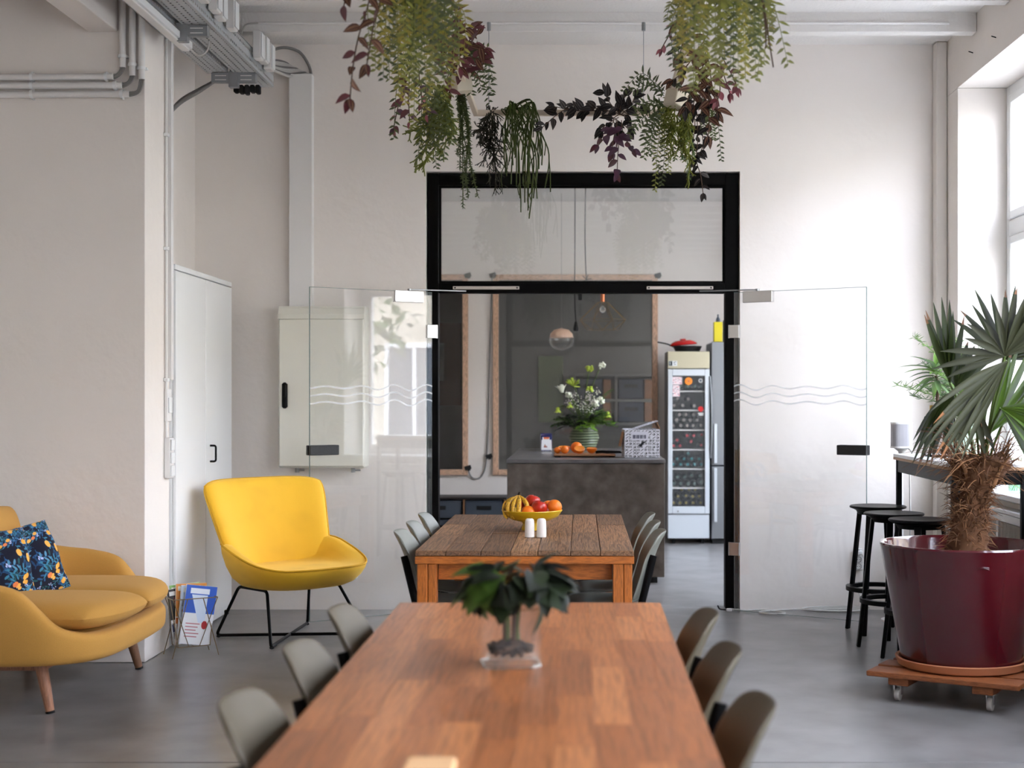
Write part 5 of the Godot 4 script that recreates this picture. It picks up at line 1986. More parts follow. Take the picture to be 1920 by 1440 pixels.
# ---------------------------------------------------------------- yellow velvet lounge chair
func build_lounge_chair() -> void:
	var t := thing("lounge_chair", "bright yellow velvet lounge chair on a crossed black wire base", "chair", V(-1.76, 0, -8.62), 0.80)
	var vel: Material = M["yellow velvet"]
	var b := MB.new()
	# back: leans and wraps forward at the sides. sides narrower at the seat
	var mid := func(u: float, w: float) -> Vector3:
		var s := (w + 1) / 2
		var c := maxf(0.0, (s - 0.72) / 0.28)
		var wd := lerpf(0.33, 0.435, pow(s, 0.8)) * (1.0 - 0.0 * c)
		var au := absf(u)
		var y := 0.36 + 0.585 * s - 0.03 * pow(au, 7.0) * c * c
		var z := -0.20 - 0.20 * s + 0.15 * pow(au, 2.2) * (1.0 - 0.25 * s)
		return V(u * wd * (1.0 - 0.045 * pow(c, 3.0) * pow(au, 3.0)), y, z)
	b.puff(mid, 0.085, 24, 24, 14.0)
	var back := obj("backrest", b, vel, t)
	var edge := PackedVector3Array()
	for i in 15:
		edge.append(mid.call(-1.0, -0.6 + 1.6 * i / 14.0))
	for i in range(1, 20):
		edge.append(mid.call(-1.0 + 2.0 * i / 20.0, 1.0))
	for i in 15:
		edge.append(mid.call(1.0, 1.0 - 1.6 * i / 14.0))
	obj("piping", MB.new().tube(edge, 0.0068, 8), M["yellow piping"], back)
	# seat: a bowl, its rim high at the sides near the back and low in front
	var A := 48
	var outline := func(a: float) -> Vector2:
		var ca := cos(a)
		var sa := sin(a)
		var n := 2.7
		var r := pow(pow(absf(ca) / 0.415, n) + pow(absf(sa) / (0.42 if sa > 0 else 0.30), n), -1.0 / n)
		return Vector2(r * ca, r * sa)
	var rim_y := func(a: float) -> float:
		var sa := sin(a)
		var side := pow(absf(cos(a)), 1.5)
		return 0.445 + 0.150 * side * clampf(0.62 - sa * 0.80, 0.0, 1.0) + 0.02 * maxf(0.0, -sa)
	var prof := [[0.0, -1.0, 0.435], [0.30, -1.0, 0.438], [0.58, -1.0, 0.44], [0.68, 0.22, 0.0], [0.76, 0.62, 0.0], [0.85, 0.98, 0.0], [0.93, 1.05, 0.0], [0.99, 1.0, -0.001]]
	var rows := []
	for q in prof:
		var ring := PackedVector3Array()
		for k in A:
			var a := TAU * k / A
			var o: Vector2 = outline.call(a) * q[0]
			var ry: float = rim_y.call(a)
			var y: float = q[2] if q[1] < 0 else lerpf(0.437, ry, q[1])
			ring.append(V(o.x, y, o.y))
		rows.append(ring)
	b = MB.new()
	b.grid(rows, true, true)
	obj("seat_pad", b, vel, t)
	rows = []
	for q in [[0.99, 0.0], [1.0, 0.06], [0.985, 0.22], [0.93, 0.50], [0.84, 0.78], [0.72, 0.95], [0.55, 1.0], [0.0, 1.0]]:
		var ring := PackedVector3Array()
		for k in A:
			var a := TAU * k / A
			var o: Vector2 = outline.call(a) * q[0]
			ring.append(V(o.x, lerpf(rim_y.call(a), 0.315, q[1]), o.y))
		rows.append(ring)
	b = MB.new()
	b.grid(rows, true, true)
	var bowl := obj("seat_shell", b, vel, t)
	var loop := PackedVector3Array()
	for k in A:
		var a := TAU * k / A
		var o: Vector2 = outline.call(a) * 0.998
		loop.append(V(o.x, rim_y.call(a) + 0.002, o.y))
	obj("piping", MB.new().tube(loop, 0.0062, 8, true), M["yellow piping"], bowl)
	# base: on each side a bent tube from foot to foot under the seat; bars cross on the floor
	for s in [-1.0, 1.0]:
		b = MB.new()
		b.tube(bent([V(-s * 0.30, 0.013, 0.255), V(s * 0.33, 0.013, -0.30), V(s * 0.255, 0.312, -0.17), V(s * 0.255, 0.312, 0.13), V(s * 0.34, 0.013, 0.30), V(s * 0.27, 0.013, 0.24)], 0.03), 0.0095, 8)
		obj("leg_frame", b, M["black metal"], t)
	for q in [[-0.32, -0.29], [0.32, -0.29], [-0.325, 0.285], [0.325, 0.285]]:
		obj("foot_cap", MB.new().ball(V(q[0], 0.008, q[1]), V(0.014, 0.008, 0.014), 10, 6), M["black rubber"], t)


# ---------------------------------------------------------------- window bar, stools, speaker, radiator
func build_right_side() -> void:
	var b: MB
	var t := thing("bar_table", "high white-topped bar table with black frame in front of the window", "table", V(2.18, 0, -8.2))
	b = MB.new()
	b.slab(V(-0.228, 1.078, -0.70), V(0.235, 1.098, 0.66), 0.002)
	obj("tabletop", b, M["white lacquer"], t)
	b = MB.new()
	b.slab(V(-0.2285, 1.062, -0.70), V(0.2355, 1.0775, 0.661), 0.001)
	obj("ply_layer", b, M["ply edge"], t)
	b = MB.new()
	for x in [-0.21, 0.20]:
		b.slab(V(x, 0.985, -0.68), V(x + 0.02, 1.061, 0.65), 0.003)
	for z in [-0.68, 0.63]:
		b.slab(V(-0.19, 0.985, z), V(0.20, 1.061, z + 0.02), 0.003)
	obj("apron", b, M["black metal"], t)
	for x in [-0.215, 0.155]:
		for z in [-0.69, 0.625]:
			obj("leg", MB.new().slab(V(x, 0, z), V(x + 0.032, 1.061, z + 0.032), 0.003), M["black metal"], t)

	# stools
	var st: Node3D = null
	for q in [[V(1.835, 0, -8.80), 0.15, "black round bar stool nearest the back wall"], [V(1.815, 0, -8.26), 0.75, "black round bar stool in the middle of the three"], [V(1.868, 0, -7.84), 0.45, "black round bar stool half hidden by the burgundy pot"]]:
		if st:
			dup(st, q[2], q[0], q[1])
			continue
		st = thing("bar_stool", q[2], "stool", q[0], q[1], "black bar stools at the window bar")
		b = MB.new()
		b.lathe([Vector2(0, 0.752), Vector2(0.135, 0.752), Vector2(0.150, 0.760), Vector2(0.172, 0.768), Vector2(0.174, 0.776), Vector2(0.168, 0.781), Vector2(0.10, 0.776), Vector2(0, 0.774)], 36)
		obj("seat", b, M["black metal"], st)
		b = MB.new()
		b.lathe([Vector2(0, 0.728), Vector2(0.12, 0.728), Vector2(0.135, 0.752), Vector2(0, 0.752)], 28)
		obj("seat_ring", b, M["black metal"], st)
		for k in 4:
			var a := TAU * (k + 0.5) / 4
			var d := V(cos(a), 0, sin(a))
			obj("leg", MB.new().bar(d * 0.122 + V(0, 0.745, 0), d * 0.205, 0.036, 0.022, 0.004, d), M["black metal"], st)
		b = MB.new()
		b.lathe([Vector2(0.160, 0.258), Vector2(0.196, 0.258), Vector2(0.196, 0.284), Vector2(0.160, 0.284), Vector2(0.160, 0.258)], 40)
		obj("foot_ring", b, M["black metal"], st)

	# speaker on its own slim stand
	t = thing("speaker", "grey and white wireless speaker on a slim white floor stand behind the bar table", "speaker", V(2.075, 0, -9.22))
	b = MB.new()
	var pr := PackedVector2Array()
	for k in 32:
		var a := TAU * k / 32
		pr.append(Vector2(signf(cos(a)) * pow(absf(cos(a)), 0.6) * 0.066, signf(sin(a)) * pow(absf(sin(a)), 0.6) * 0.06))
	var up := Transform3D(Basis(Vector3.RIGHT, PI / 2), V(0, 1.205, 0))
	b.prism(pr, 0.145, up)
	obj("grille", b, M["speaker grey"], t)
	b = MB.new()
	for y in [1.128, 1.283]:
		b = MB.new()
		var big := PackedVector2Array()
		for q in pr:
			big.append(q * 1.03)
		b.prism(big, 0.012, Transform3D(Basis(Vector3.RIGHT, PI / 2), V(0, y, 0)))
		obj("cap", b, M["white plastic"], t)
	b = MB.new()
	b.tube(PackedVector3Array([V(0, 0.02, 0), V(0, 1.12, 0)]), 0.013, 12)
	b.lathe([Vector2(0.013, 1.07), Vector2(0.022, 1.10), Vector2(0.05, 1.121), Vector2(0, 1.122)], 20)
	obj("pole", b, M["white plastic"], t)
	b = MB.new()
	b.lathe([Vector2(0, 0), Vector2(0.13, 0), Vector2(0.13, 0.012), Vector2(0.02, 0.022), Vector2(0, 0.022)], 32)
	obj("foot", b, M["white plastic"], t)
	b = MB.new()
	b.tube(hook([V(0.03, 1.125, 0.05), V(0.055, 1.09, 0.055), V(0.045, 1.0, 0.04), V(0.05, 0.6, 0.03), V(0.035, 0.25, 0.035), V(0.045, 0.03, 0.04)], 6), 0.005, 6)
	obj("cable", b, M["cable"], t)

	# radiator under the window
	t = thing("radiator", "cream radiator with a ribbed front under the window sill", "radiator", V(2.44, 0, -8.15))
	b = MB.new()
	b.slab(V(-0.035, 0.14, -0.75), V(0.037, 0.79, 0.75), 0.006)
	obj("body", b, M["radiator"], t)
	b = MB.new()
	b.slab(V(-0.055, 0.79, -0.765), V(0.037, 0.815, 0.765), 0.006)
	obj("cover", b, M["white lacquer"], t)
	b = MB.new()
	b.slab(V(-0.055, 0.745, -0.765), V(-0.035, 0.79, 0.765), 0.003)
	obj("front_rail", b, M["white lacquer"], t)
	for k in 3:
		obj("upright", MB.new().slab(V(-0.058, 0.12, -0.765 + 0.745 * k), V(-0.034, 0.745, -0.725 + 0.745 * k), 0.003), M["white lacquer"], t)
	for k in 84:
		var z := -0.735 + 1.47 * k / 83.0
		obj("rib", MB.new().slab(V(-0.046, 0.15, z - 0.0045), V(-0.034, 0.74, z + 0.0045), 0.002), M["radiator"], t)
	obj("foot", MB.new().slab(V(-0.03, 0, -0.70), V(0.03, 0.14, -0.66), 0.003), M["radiator"], t)
	obj("foot", MB.new().slab(V(-0.03, 0, 0.66), V(0.03, 0.14, 0.70), 0.003), M["radiator"], t)

	# power strip on the wall and loose cables on the floor
	t = thing("power_strip", "white triple socket strip on the back wall behind the bar stools", "socket strip", V(1.888, 0.27, -9.72))
	b = MB.new()
	b.slab(V(-0.03, 0, 0.0), V(0.03, 0.15, 0.03), 0.008)
	obj("housing", b, M["white plastic"], t)
	for k in 3:
		b = MB.new()
		var c := Transform3D(Basis(Vector3.RIGHT, PI / 2), V(0, 0.028 + 0.047 * k, 0.030))
		b.lathe([Vector2(0.0, -0.004), Vector2(0.016, -0.004), Vector2(0.018, 0.003), Vector2(0.021, 0.003), Vector2(0.021, -0.002)], 20, c)
		var so := obj("socket", b, M["cable grey"], t)
		b = MB.new()
		for x in [-0.008, 0.008]:
			b.lathe([Vector2(0, 0), Vector2(0.003, 0), Vector2(0.003, 0.001), Vector2(0, 0.001)], 8, Transform3D(Basis(Vector3.RIGHT, PI / 2), V(x, 0.028 + 0.047 * k, 0.0345)))
		obj("contact", b, M["black rubber"], so)
	t = thing("plug", "white plug in the top socket of the strip with its cord running down", "plug", V(1.895, 0.395, -9.68))
	b = MB.new()
	b.slab(V(-0.014, -0.012, -0.008), V(0.016, 0.014, 0.018), 0.006)
	obj("body", b, M["white lacquer"], t)
	b = MB.new()
	b.tube(hook([V(0.01, -0.01, 0.01), V(0.035, -0.06, 0.02), V(0.04, -0.16, 0.0), V(-0.005, -0.25, -0.02), V(0.02, -0.33, -0.005), V(0.06, -0.385, 0.03)], 6), 0.0045, 6)
	obj("cord", b, M["cable"], t)
	b = MB.new()
	b.tube(hook([V(1.02, 0.012, -9.66), V(1.10, 0.012, -9.60), V(1.22, 0.010, -9.64), V(1.36, 0.010, -9.50), V(1.25, 0.010, -9.45), V(1.2, 0.010, -9.56), V(1.45, 0.010, -9.66), V(1.62, 0.010, -9.62)], 8), 0.006, 6)
	single("floor_cable", "white cable snaking along the floor from the right door jamb", "cable", b, M["cable"])
	var ring := []
	for k in 30:
		var a := k * 0.62
		ring.append(V(1.72 + (0.13 + 0.004 * k) * cos(a), 0.010 + 0.0006 * k, -9.58 + (0.045 + 0.002 * k) * sin(a)))
	ring.append(V(1.95, 0.03, -9.62))
	b = MB.new()
	b.tube(hook(ring, 3), 0.0055, 6)
	single("floor_cable_coil", "small coil of white cable on the floor behind the bar stools", "cable", b, M["cable"])
	t = thing("cable_plug", "white cable connector lying at the foot of the right door jamb", "plug", V(1.0, 0.0, -9.63))
	obj("body", MB.new().slab(V(-0.02, 0.0, -0.01), V(0.02, 0.022, 0.012), 0.006), M["white plastic"], t)
	obj("tail", MB.new().tube(hook([V(-0.018, 0.012, 0), V(-0.06, 0.014, -0.02), V(-0.07, 0.03, -0.06)], 5), 0.005, 6), M["black rubber"], t)

	# green plant in a stand on the bar table
	var y0 := 1.0985
	t = thing("plant_stand", "black wire plant stand on the bar table", "plant stand", V(2.12, y0, -8.42))
	var nst := 0
	for q in [[V(-0.07, 0, 0.07), V(0.07, 0, 0.07)], [V(-0.07, 0, -0.07), V(0.07, 0, -0.07)], [V(-0.07, 0, 0.07), V(-0.07, 0, -0.07)]]:
		var a: Vector3 = q[0]
		var c: Vector3 = q[1]
		var h := V(0, 0.235, 0)
		b = MB.new()
		b.tube(bent([a + V(0, 0.005, 0), a + h, c + h, c + V(0, 0.005, 0), a + V(0.001, 0.005, 0)], 0.01), 0.0045, 6)
		obj("wire_frame", b, M["black metal"], t)
		nst += 1
	obj("shelf_ring", MB.new().box(V(0, 0.15, 0), V(0.14, 0.006, 0.14), 0.002), M["black metal"], t)
	t = thing("brass_pot", "small brass plant pot in the black wire stand", "pot", V(2.12, y0 + 0.154, -8.42))
	b = MB.new()
	b.lathe([Vector2(0, 0), Vector2(0.05, 0), Vector2(0.058, 0.15), Vector2(0.054, 0.15), Vector2(0.048, 0.12), Vector2(0, 0.12)], 28)
	obj("body", b, M["brass"], t)
	obj("soil", MB.new().lathe([Vector2(0.05, 0.125), Vector2(0, 0.132)], 20), M["soil"], t)
	t = thing("dracaena", "bright green dracaena with arching leaves in the brass pot", "plant", V(2.12, y0 + 0.28, -8.42))
	b = MB.new()
	b.tube(hook([V(0, -0.02, 0), V(-0.012, 0.06, 0), V(-0.005, 0.13, 0), V(-0.02, 0.20, 0)], 5), 0.010, 8)
	obj("stem", b, M["stem brown"], t)
	rng.seed = 41
	for i in 24:
		var a := i * 2.39996 + 0.4
		var el := lerpf(-0.5, 1.1, i / 23.0)
		var d := V(cos(a) - 0.35, el, sin(a)).normalized()
		obj("leaf", MB.new().leaf(V(-0.02, 0.16 + 0.004 * i, 0), d, V(-d.x * d.y, 1.0, -d.z * d.y), rng.randf_range(0.15, 0.23), 0.036, rng.randf_range(0.2, 0.5), 0.25, 6), M["leaf bright" if i % 3 else "leaf mid"], t)
	# feathery plant on the far window sill
	t = thing("sage_pot", "pale sage green plant pot at the far end of the bar table", "pot", V(2.31, 1.0985, -8.62))
	b = MB.new()
	b.lathe([Vector2(0, 0), Vector2(0.085, 0), Vector2(0.11, 0.21), Vector2(0.103, 0.21), Vector2(0.095, 0.17), Vector2(0, 0.17)], 32)
	obj("body", b, mat("sage glaze", Color(0.62, 0.68, 0.60), 0.4), t)
	obj("soil", MB.new().lathe([Vector2(0.098, 0.175), Vector2(0, 0.185)], 20), M["soil"], t)
	t = thing("feathery_plant", "fine feathery bright green plant in the sage pot before the window", "plant", V(2.31, 1.275, -8.62))
	for i in 26:
		var a := rng.randf() * TAU
		var r := rng.randf_range(0.06, 0.34)
		var h := rng.randf_range(0.15, 0.60)
		var pts := hook([V(0, 0, 0), V(cos(a) * r * 0.3, h * 0.6, sin(a) * r * 0.3), V(cos(a) * r - 0.1, h, sin(a) * r)], 6)
		b = MB.new()
		b.tube(pts, 0.0022, 4)
		for k in range(3, pts.size()):
			for m in 12:
				var d := V(rng.randf_range(-1, 1), rng.randf_range(-0.3, 1), rng.randf_range(-1, 1)).normalized()
				b.leaf(pts[k].lerp(pts[k - 1], rng.randf()), d, V(d.z, 0.3, -d.x), rng.randf_range(0.03, 0.06), 0.005, 0.1, 0.0, 2)
		obj("feather_stem", b, M["leaf bright" if i % 2 else "leaf mid"], t)
	t = thing("glass_jar", "green glass jar with water and stems on the window sill behind the palm", "jar", V(2.52, 0.897, -8.45 + 0.2))
	b = MB.new()
	b.lathe([Vector2(0, 0), Vector2(0.04, 0), Vector2(0.045, 0.01), Vector2(0.045, 0.14), Vector2(0.042, 0.14), Vector2(0.041, 0.01), Vector2(0, 0.008)], 24)
	obj("glass", b, pane("green glass", Color(0.55, 0.85, 0.62), 0.35), t)
	for k in 5:
		obj("stem", MB.new().tube(hook([V(-0.02 + 0.01 * k, 0.012, 0.01 * (k % 3 - 1)), V(0.01, 0.09, 0), V(0.03 - 0.015 * k, 0.2, 0.01)], 4), 0.003, 5), M["stem green"], t)


# ---------------------------------------------------------------- fan palm in the burgundy pot
func build_palm() -> void:
	var c := V(1.85, 0, -6.93)
	var b: MB
	# dolly
	var t := thing("plant_dolly", "slatted wooden plant dolly on four castors under the burgundy pot", "dolly", c, -0.55)
	for k in 2:
		obj("runner", MB.new().slab(V(-0.25 + 0.40 * k, 0.082, -0.34), V(-0.15 + 0.40 * k, 0.118, 0.34), 0.004), M["dolly wood"], t)
	for k in 4:
		var s := obj("slat", MB.new().slab(V(-0.36, -0.0125, -0.075), V(0.36, 0.0125, 0.075), 0.004), M["dolly wood"], t)
		s.position = V(0.01 * (k % 2), 0.1315, -0.285 + 0.19 * k)
		s.rotation.y = 0.01 * (k - 1.5)
	for x in [-0.22, 0.22]:
		for z in [-0.27, 0.27]:
			b = MB.new()
			b.slab(V(x - 0.03, 0.078, z - 0.03), V(x + 0.03, 0.082, z + 0.03), 0.001)
			b.slab(V(x - 0.018, 0.03, z - 0.014), V(x - 0.014, 0.078, z + 0.02))
			b.slab(V(x + 0.014, 0.03, z - 0.014), V(x + 0.018, 0.078, z + 0.02))
			var ca := obj("castor", b, M["chrome"], t)
			b = MB.new()
			b.lathe([Vector2(0.0, -0.012), Vector2(0.028, -0.012), Vector2(0.030, -0.008), Vector2(0.030, 0.008), Vector2(0.028, 0.012), Vector2(0, 0.012)], 20, Transform3D(Basis(Vector3.BACK, PI / 2), V(x, 0.030, z + 0.01)))
			obj("wheel", b, M["cable"], ca)
	t = thing("saucer", "terracotta saucer between the burgundy pot and the dolly", "saucer", c + V(0, 0.1445, 0))
	b = MB.new()
	b.lathe([Vector2(0, 0), Vector2(0.285, 0), Vector2(0.302, 0.008), Vector2(0.315, 0.042), Vector2(0.308, 0.046), Vector2(0.298, 0.042), Vector2(0.29, 0.012), Vector2(0, 0.01)], 48)
	obj("dish", b, M["terracotta"], t)
	t = thing("plant_pot", "large glossy burgundy plant pot on the dolly at the right", "pot", c + V(0, 0.155, 0))
	b = MB.new()
	b.lathe([Vector2(0, 0), Vector2(0.268, 0), Vector2(0.285, 0.012), Vector2(0.385, 0.565), Vector2(0.39, 0.58), Vector2(0.386, 0.588), Vector2(0.374, 0.588), Vector2(0.366, 0.575), Vector2(0.335, 0.44), Vector2(0, 0.44)], 72)
	obj("body", b, M["burgundy glaze"], t)
	b = MB.new()
	b.lathe([Vector2(0.347, 0.47), Vector2(0.2, 0.485), Vector2(0, 0.49)], 40)
	obj("soil", b, M["soil"], t)
	b = MB.new()
	for k in 2:
		b.tube(hook([V(-0.03, 0.50 + 0.008 * k, 0.374), V(0.0, 0.507 + 0.004 * k, 0.377), V(0.03, 0.50 + 0.008 * k, 0.374)], 4), 0.002, 5)
	obj("maker_mark", b, M["burgundy glaze"], t)

	# palm
	t = thing("fan_palm", "tall fan palm with a fibrous trunk in the burgundy pot", "palm", Vector3.ZERO)
	var axis := [V(1.875, 0.62, -6.93), V(1.885, 0.76, -6.93), V(1.895, 0.86, -6.93), V(1.915, 0.98, -6.93), V(1.935, 1.08, -6.93), V(1.945, 1.17, -6.93)]
	var spine := hook(axis, 8)
	var NS := spine.size()
	rng.seed = 8
	var rows := []
	for i in NS:
		var s := float(i) / (NS - 1)
		var r := 0.078 + 0.014 * sin(s * 9.0) + (0.040 * smoothstep(0.6, 0.9, s)) - 0.03 * smoothstep(0.93, 1.0, s)
		var ring := PackedVector3Array()
		for k in 26:
			var a := TAU * k / 26
			var rr := r * (1.0 + 0.10 * sin(a * 5.0 + s * 22.0) + rng.randf_range(-0.07, 0.07))
			ring.append(spine[i] + V(cos(a) * rr, 0, sin(a) * rr))
		rows.append(ring)
	b = MB.new()
	b.grid(rows, true, true)
	obj("trunk", b, M["fibre"], t)
	for pass_ in 2:
		b = MB.new()
		for i in (820 if pass_ == 0 else 330):
			var s := rng.randf()
			var q := spine[int(s * (NS - 1))]
			var a := rng.randf() * TAU
			var r := 0.078 + 0.040 * smoothstep(0.6, 0.9, s)
			var o := V(cos(a), 0, sin(a))
			var side := V(-sin(a), 0, cos(a)) * rng.randf_range(-1, 1)
			var L := rng.randf_range(0.03, 0.095) * (1.0 + 1.7 * smoothstep(0.6, 1.0, s))
			var lift := rng.randf_range(-0.2, 1.2)
			var p0 := q + o * (r - 0.012)
			var p1 := p0 + (o * 0.35 + side * 0.5 + V(0, lift * 0.7, 0)) * L
			var p2 := p0 + (o * rng.randf_range(0.5, 1.1) + side * 1.1 + V(0, lift - rng.randf() * 0.6, 0)) * L
			b.tube(hook([p0, p1, p2], 3), PackedFloat32Array([0.0032, 0.003, 0.0026, 0.0022, 0.0017, 0.0012, 0.0006]), 3)
		var f := obj("trunk_fibre", b, M["fibre" if pass_ == 0 else "fibre light"], t)
		f.set_meta("kind", "stuff")
	# old leaf bases at the crown
	for i in 9:
		var a := TAU * i / 9.0 + 0.3
		var p0 := V(1.94 + cos(a) * 0.09, 1.03, -6.93 + sin(a) * 0.09)
		b = MB.new()
		b.tube(hook([p0, p0 + V(cos(a) * 0.05, 0.09, sin(a) * 0.05), p0 + V(cos(a) * 0.12, 0.15, sin(a) * 0.10)], 4), PackedFloat32Array([0.014, 0.013, 0.012, 0.011, 0.009, 0.008, 0.006, 0.004, 0.002]), 6, false, 0.5)
		obj("leaf_base", b, M["fibre light" if i % 2 else "fibre"], t)
	var crown := V(1.945, 1.12, -6.93)
	# fronds: hub, leaflets as [angle in the leaf's plane, length], tilt of the plane, droop, material
	var fr := [
		[V(2.00, 1.645, -6.72), range_leaves(196, 172, 3, 0.36) + [[153, 0.26], [136, 0.27], [117, 0.23], [103, 0.28], [90, 0.29]] + range_leaves(80, 18, 12, 0.44), 0.10, 0.10, "palm grey"],
		[V(1.985, 1.62, -6.62), range_leaves(203, 238, 8, 0.56), 0.5, 0.14, "palm grey"],
		[V(1.80, 1.52, -6.95), range_leaves(113, 80, 7, 0.38), -0.1, -0.05, "palm green"],
		[V(1.965, 1.40, -6.66), range_leaves(8, -58, 9, 0.40), 0.35, 0.3, "palm bright"],
		[V(2.13, 1.64, -7.15), range_leaves(140, 5, 15, 0.40), 0.0, 0.05, "palm green"],
		[V(1.97, 1.28, -6.85), range_leaves(78, 38, 7, 0.52), 0.2, 0.0, "palm bright"],
		[V(1.86, 1.49, -7.10), range_leaves(262, 222, 8, 0.34), -0.2, 0.3, "palm green"],
		[V(1.90, 1.50, -7.22), range_leaves(112, 40, 9, 0.30), -0.3, 0.15, "palm green"],
		[V(1.865, 1.41, -6.78), [[250, 0.20], [243, 0.19], [285, 0.26], [300, 0.24]], 0.1, 0.1, "palm grey"],
		[V(2.12, 1.46, -6.80), range_leaves(60, -40, 10, 0.38), 0.3, 0.25, "palm green"],
		[V(1.93, 1.33, -6.80), range_leaves(130, 98, 5, 0.24), 0.1, 0.05, "palm bright"],
	]
	for q in fr:
		var hub: Vector3 = q[0]
		b = MB.new()
		var m := (crown + hub) * 0.5 + V(0, 0.03, 0)
		b.tube(hook([crown + (hub - crown) * V(0.15, 0, 0.15), m, hub], 5), 0.0062, 6)
		var frond := obj("frond", b, M["stem green"], t)
		var out := (hub - crown)
		var tilt: float = q[2]
		for lf in q[1]:
			var a := deg_to_rad(lf[0] + rng.randf_range(-2, 2))
			var l: float = lf[1] * rng.randf_range(0.9, 1.08)
			var d := V(cos(a), sin(a), tilt * (0.6 + 0.4 * cos(a * 2.0)) + rng.randf_range(-0.12, 0.12)).normalized()
			var side := d.cross(Vector3.BACK).normalized()
			var nrm := side.cross(d).normalized()
			var rows2 := []
			var tipr := []
			var W := 0.0195
			for k in 9:
				var s := k / 8.0
				var cen := hub + d * l * s + V(0, -1, 0) * float(q[3]) * l * pow(s, 2.6) + nrm * 0.012 * sin(a * 7.0) * s
				var w := W * (0.16 + 0.84 * smoothstep(0.0, 0.45, s)) * (1.0 - 0.96 * pow(s, 3.2))
				var fold := nrm * w * 0.8
				var row := PackedVector3Array([cen - side * w + fold, cen, cen + side * w + fold])
				rows2.append(row)
				if k >= 7:
					tipr.append(row)
			var brown := rng.randf() < 0.38
			obj("leaflet", MB.new().grid(rows2.slice(0, 8) if brown else rows2), M[q[4]], frond)
			if brown:
				obj("leaflet_tip", MB.new().grid(tipr), M["palm tip"], frond)


func range_leaves(a0: float, a1: float, n: int, l: float) -> Array:
	var out := []
	for i in n:
		var s := float(i) / maxi(n - 1, 1)
		out.append([lerpf(a0, a1, s), l * (0.85 + 0.15 * sin(s * PI))])
	return out


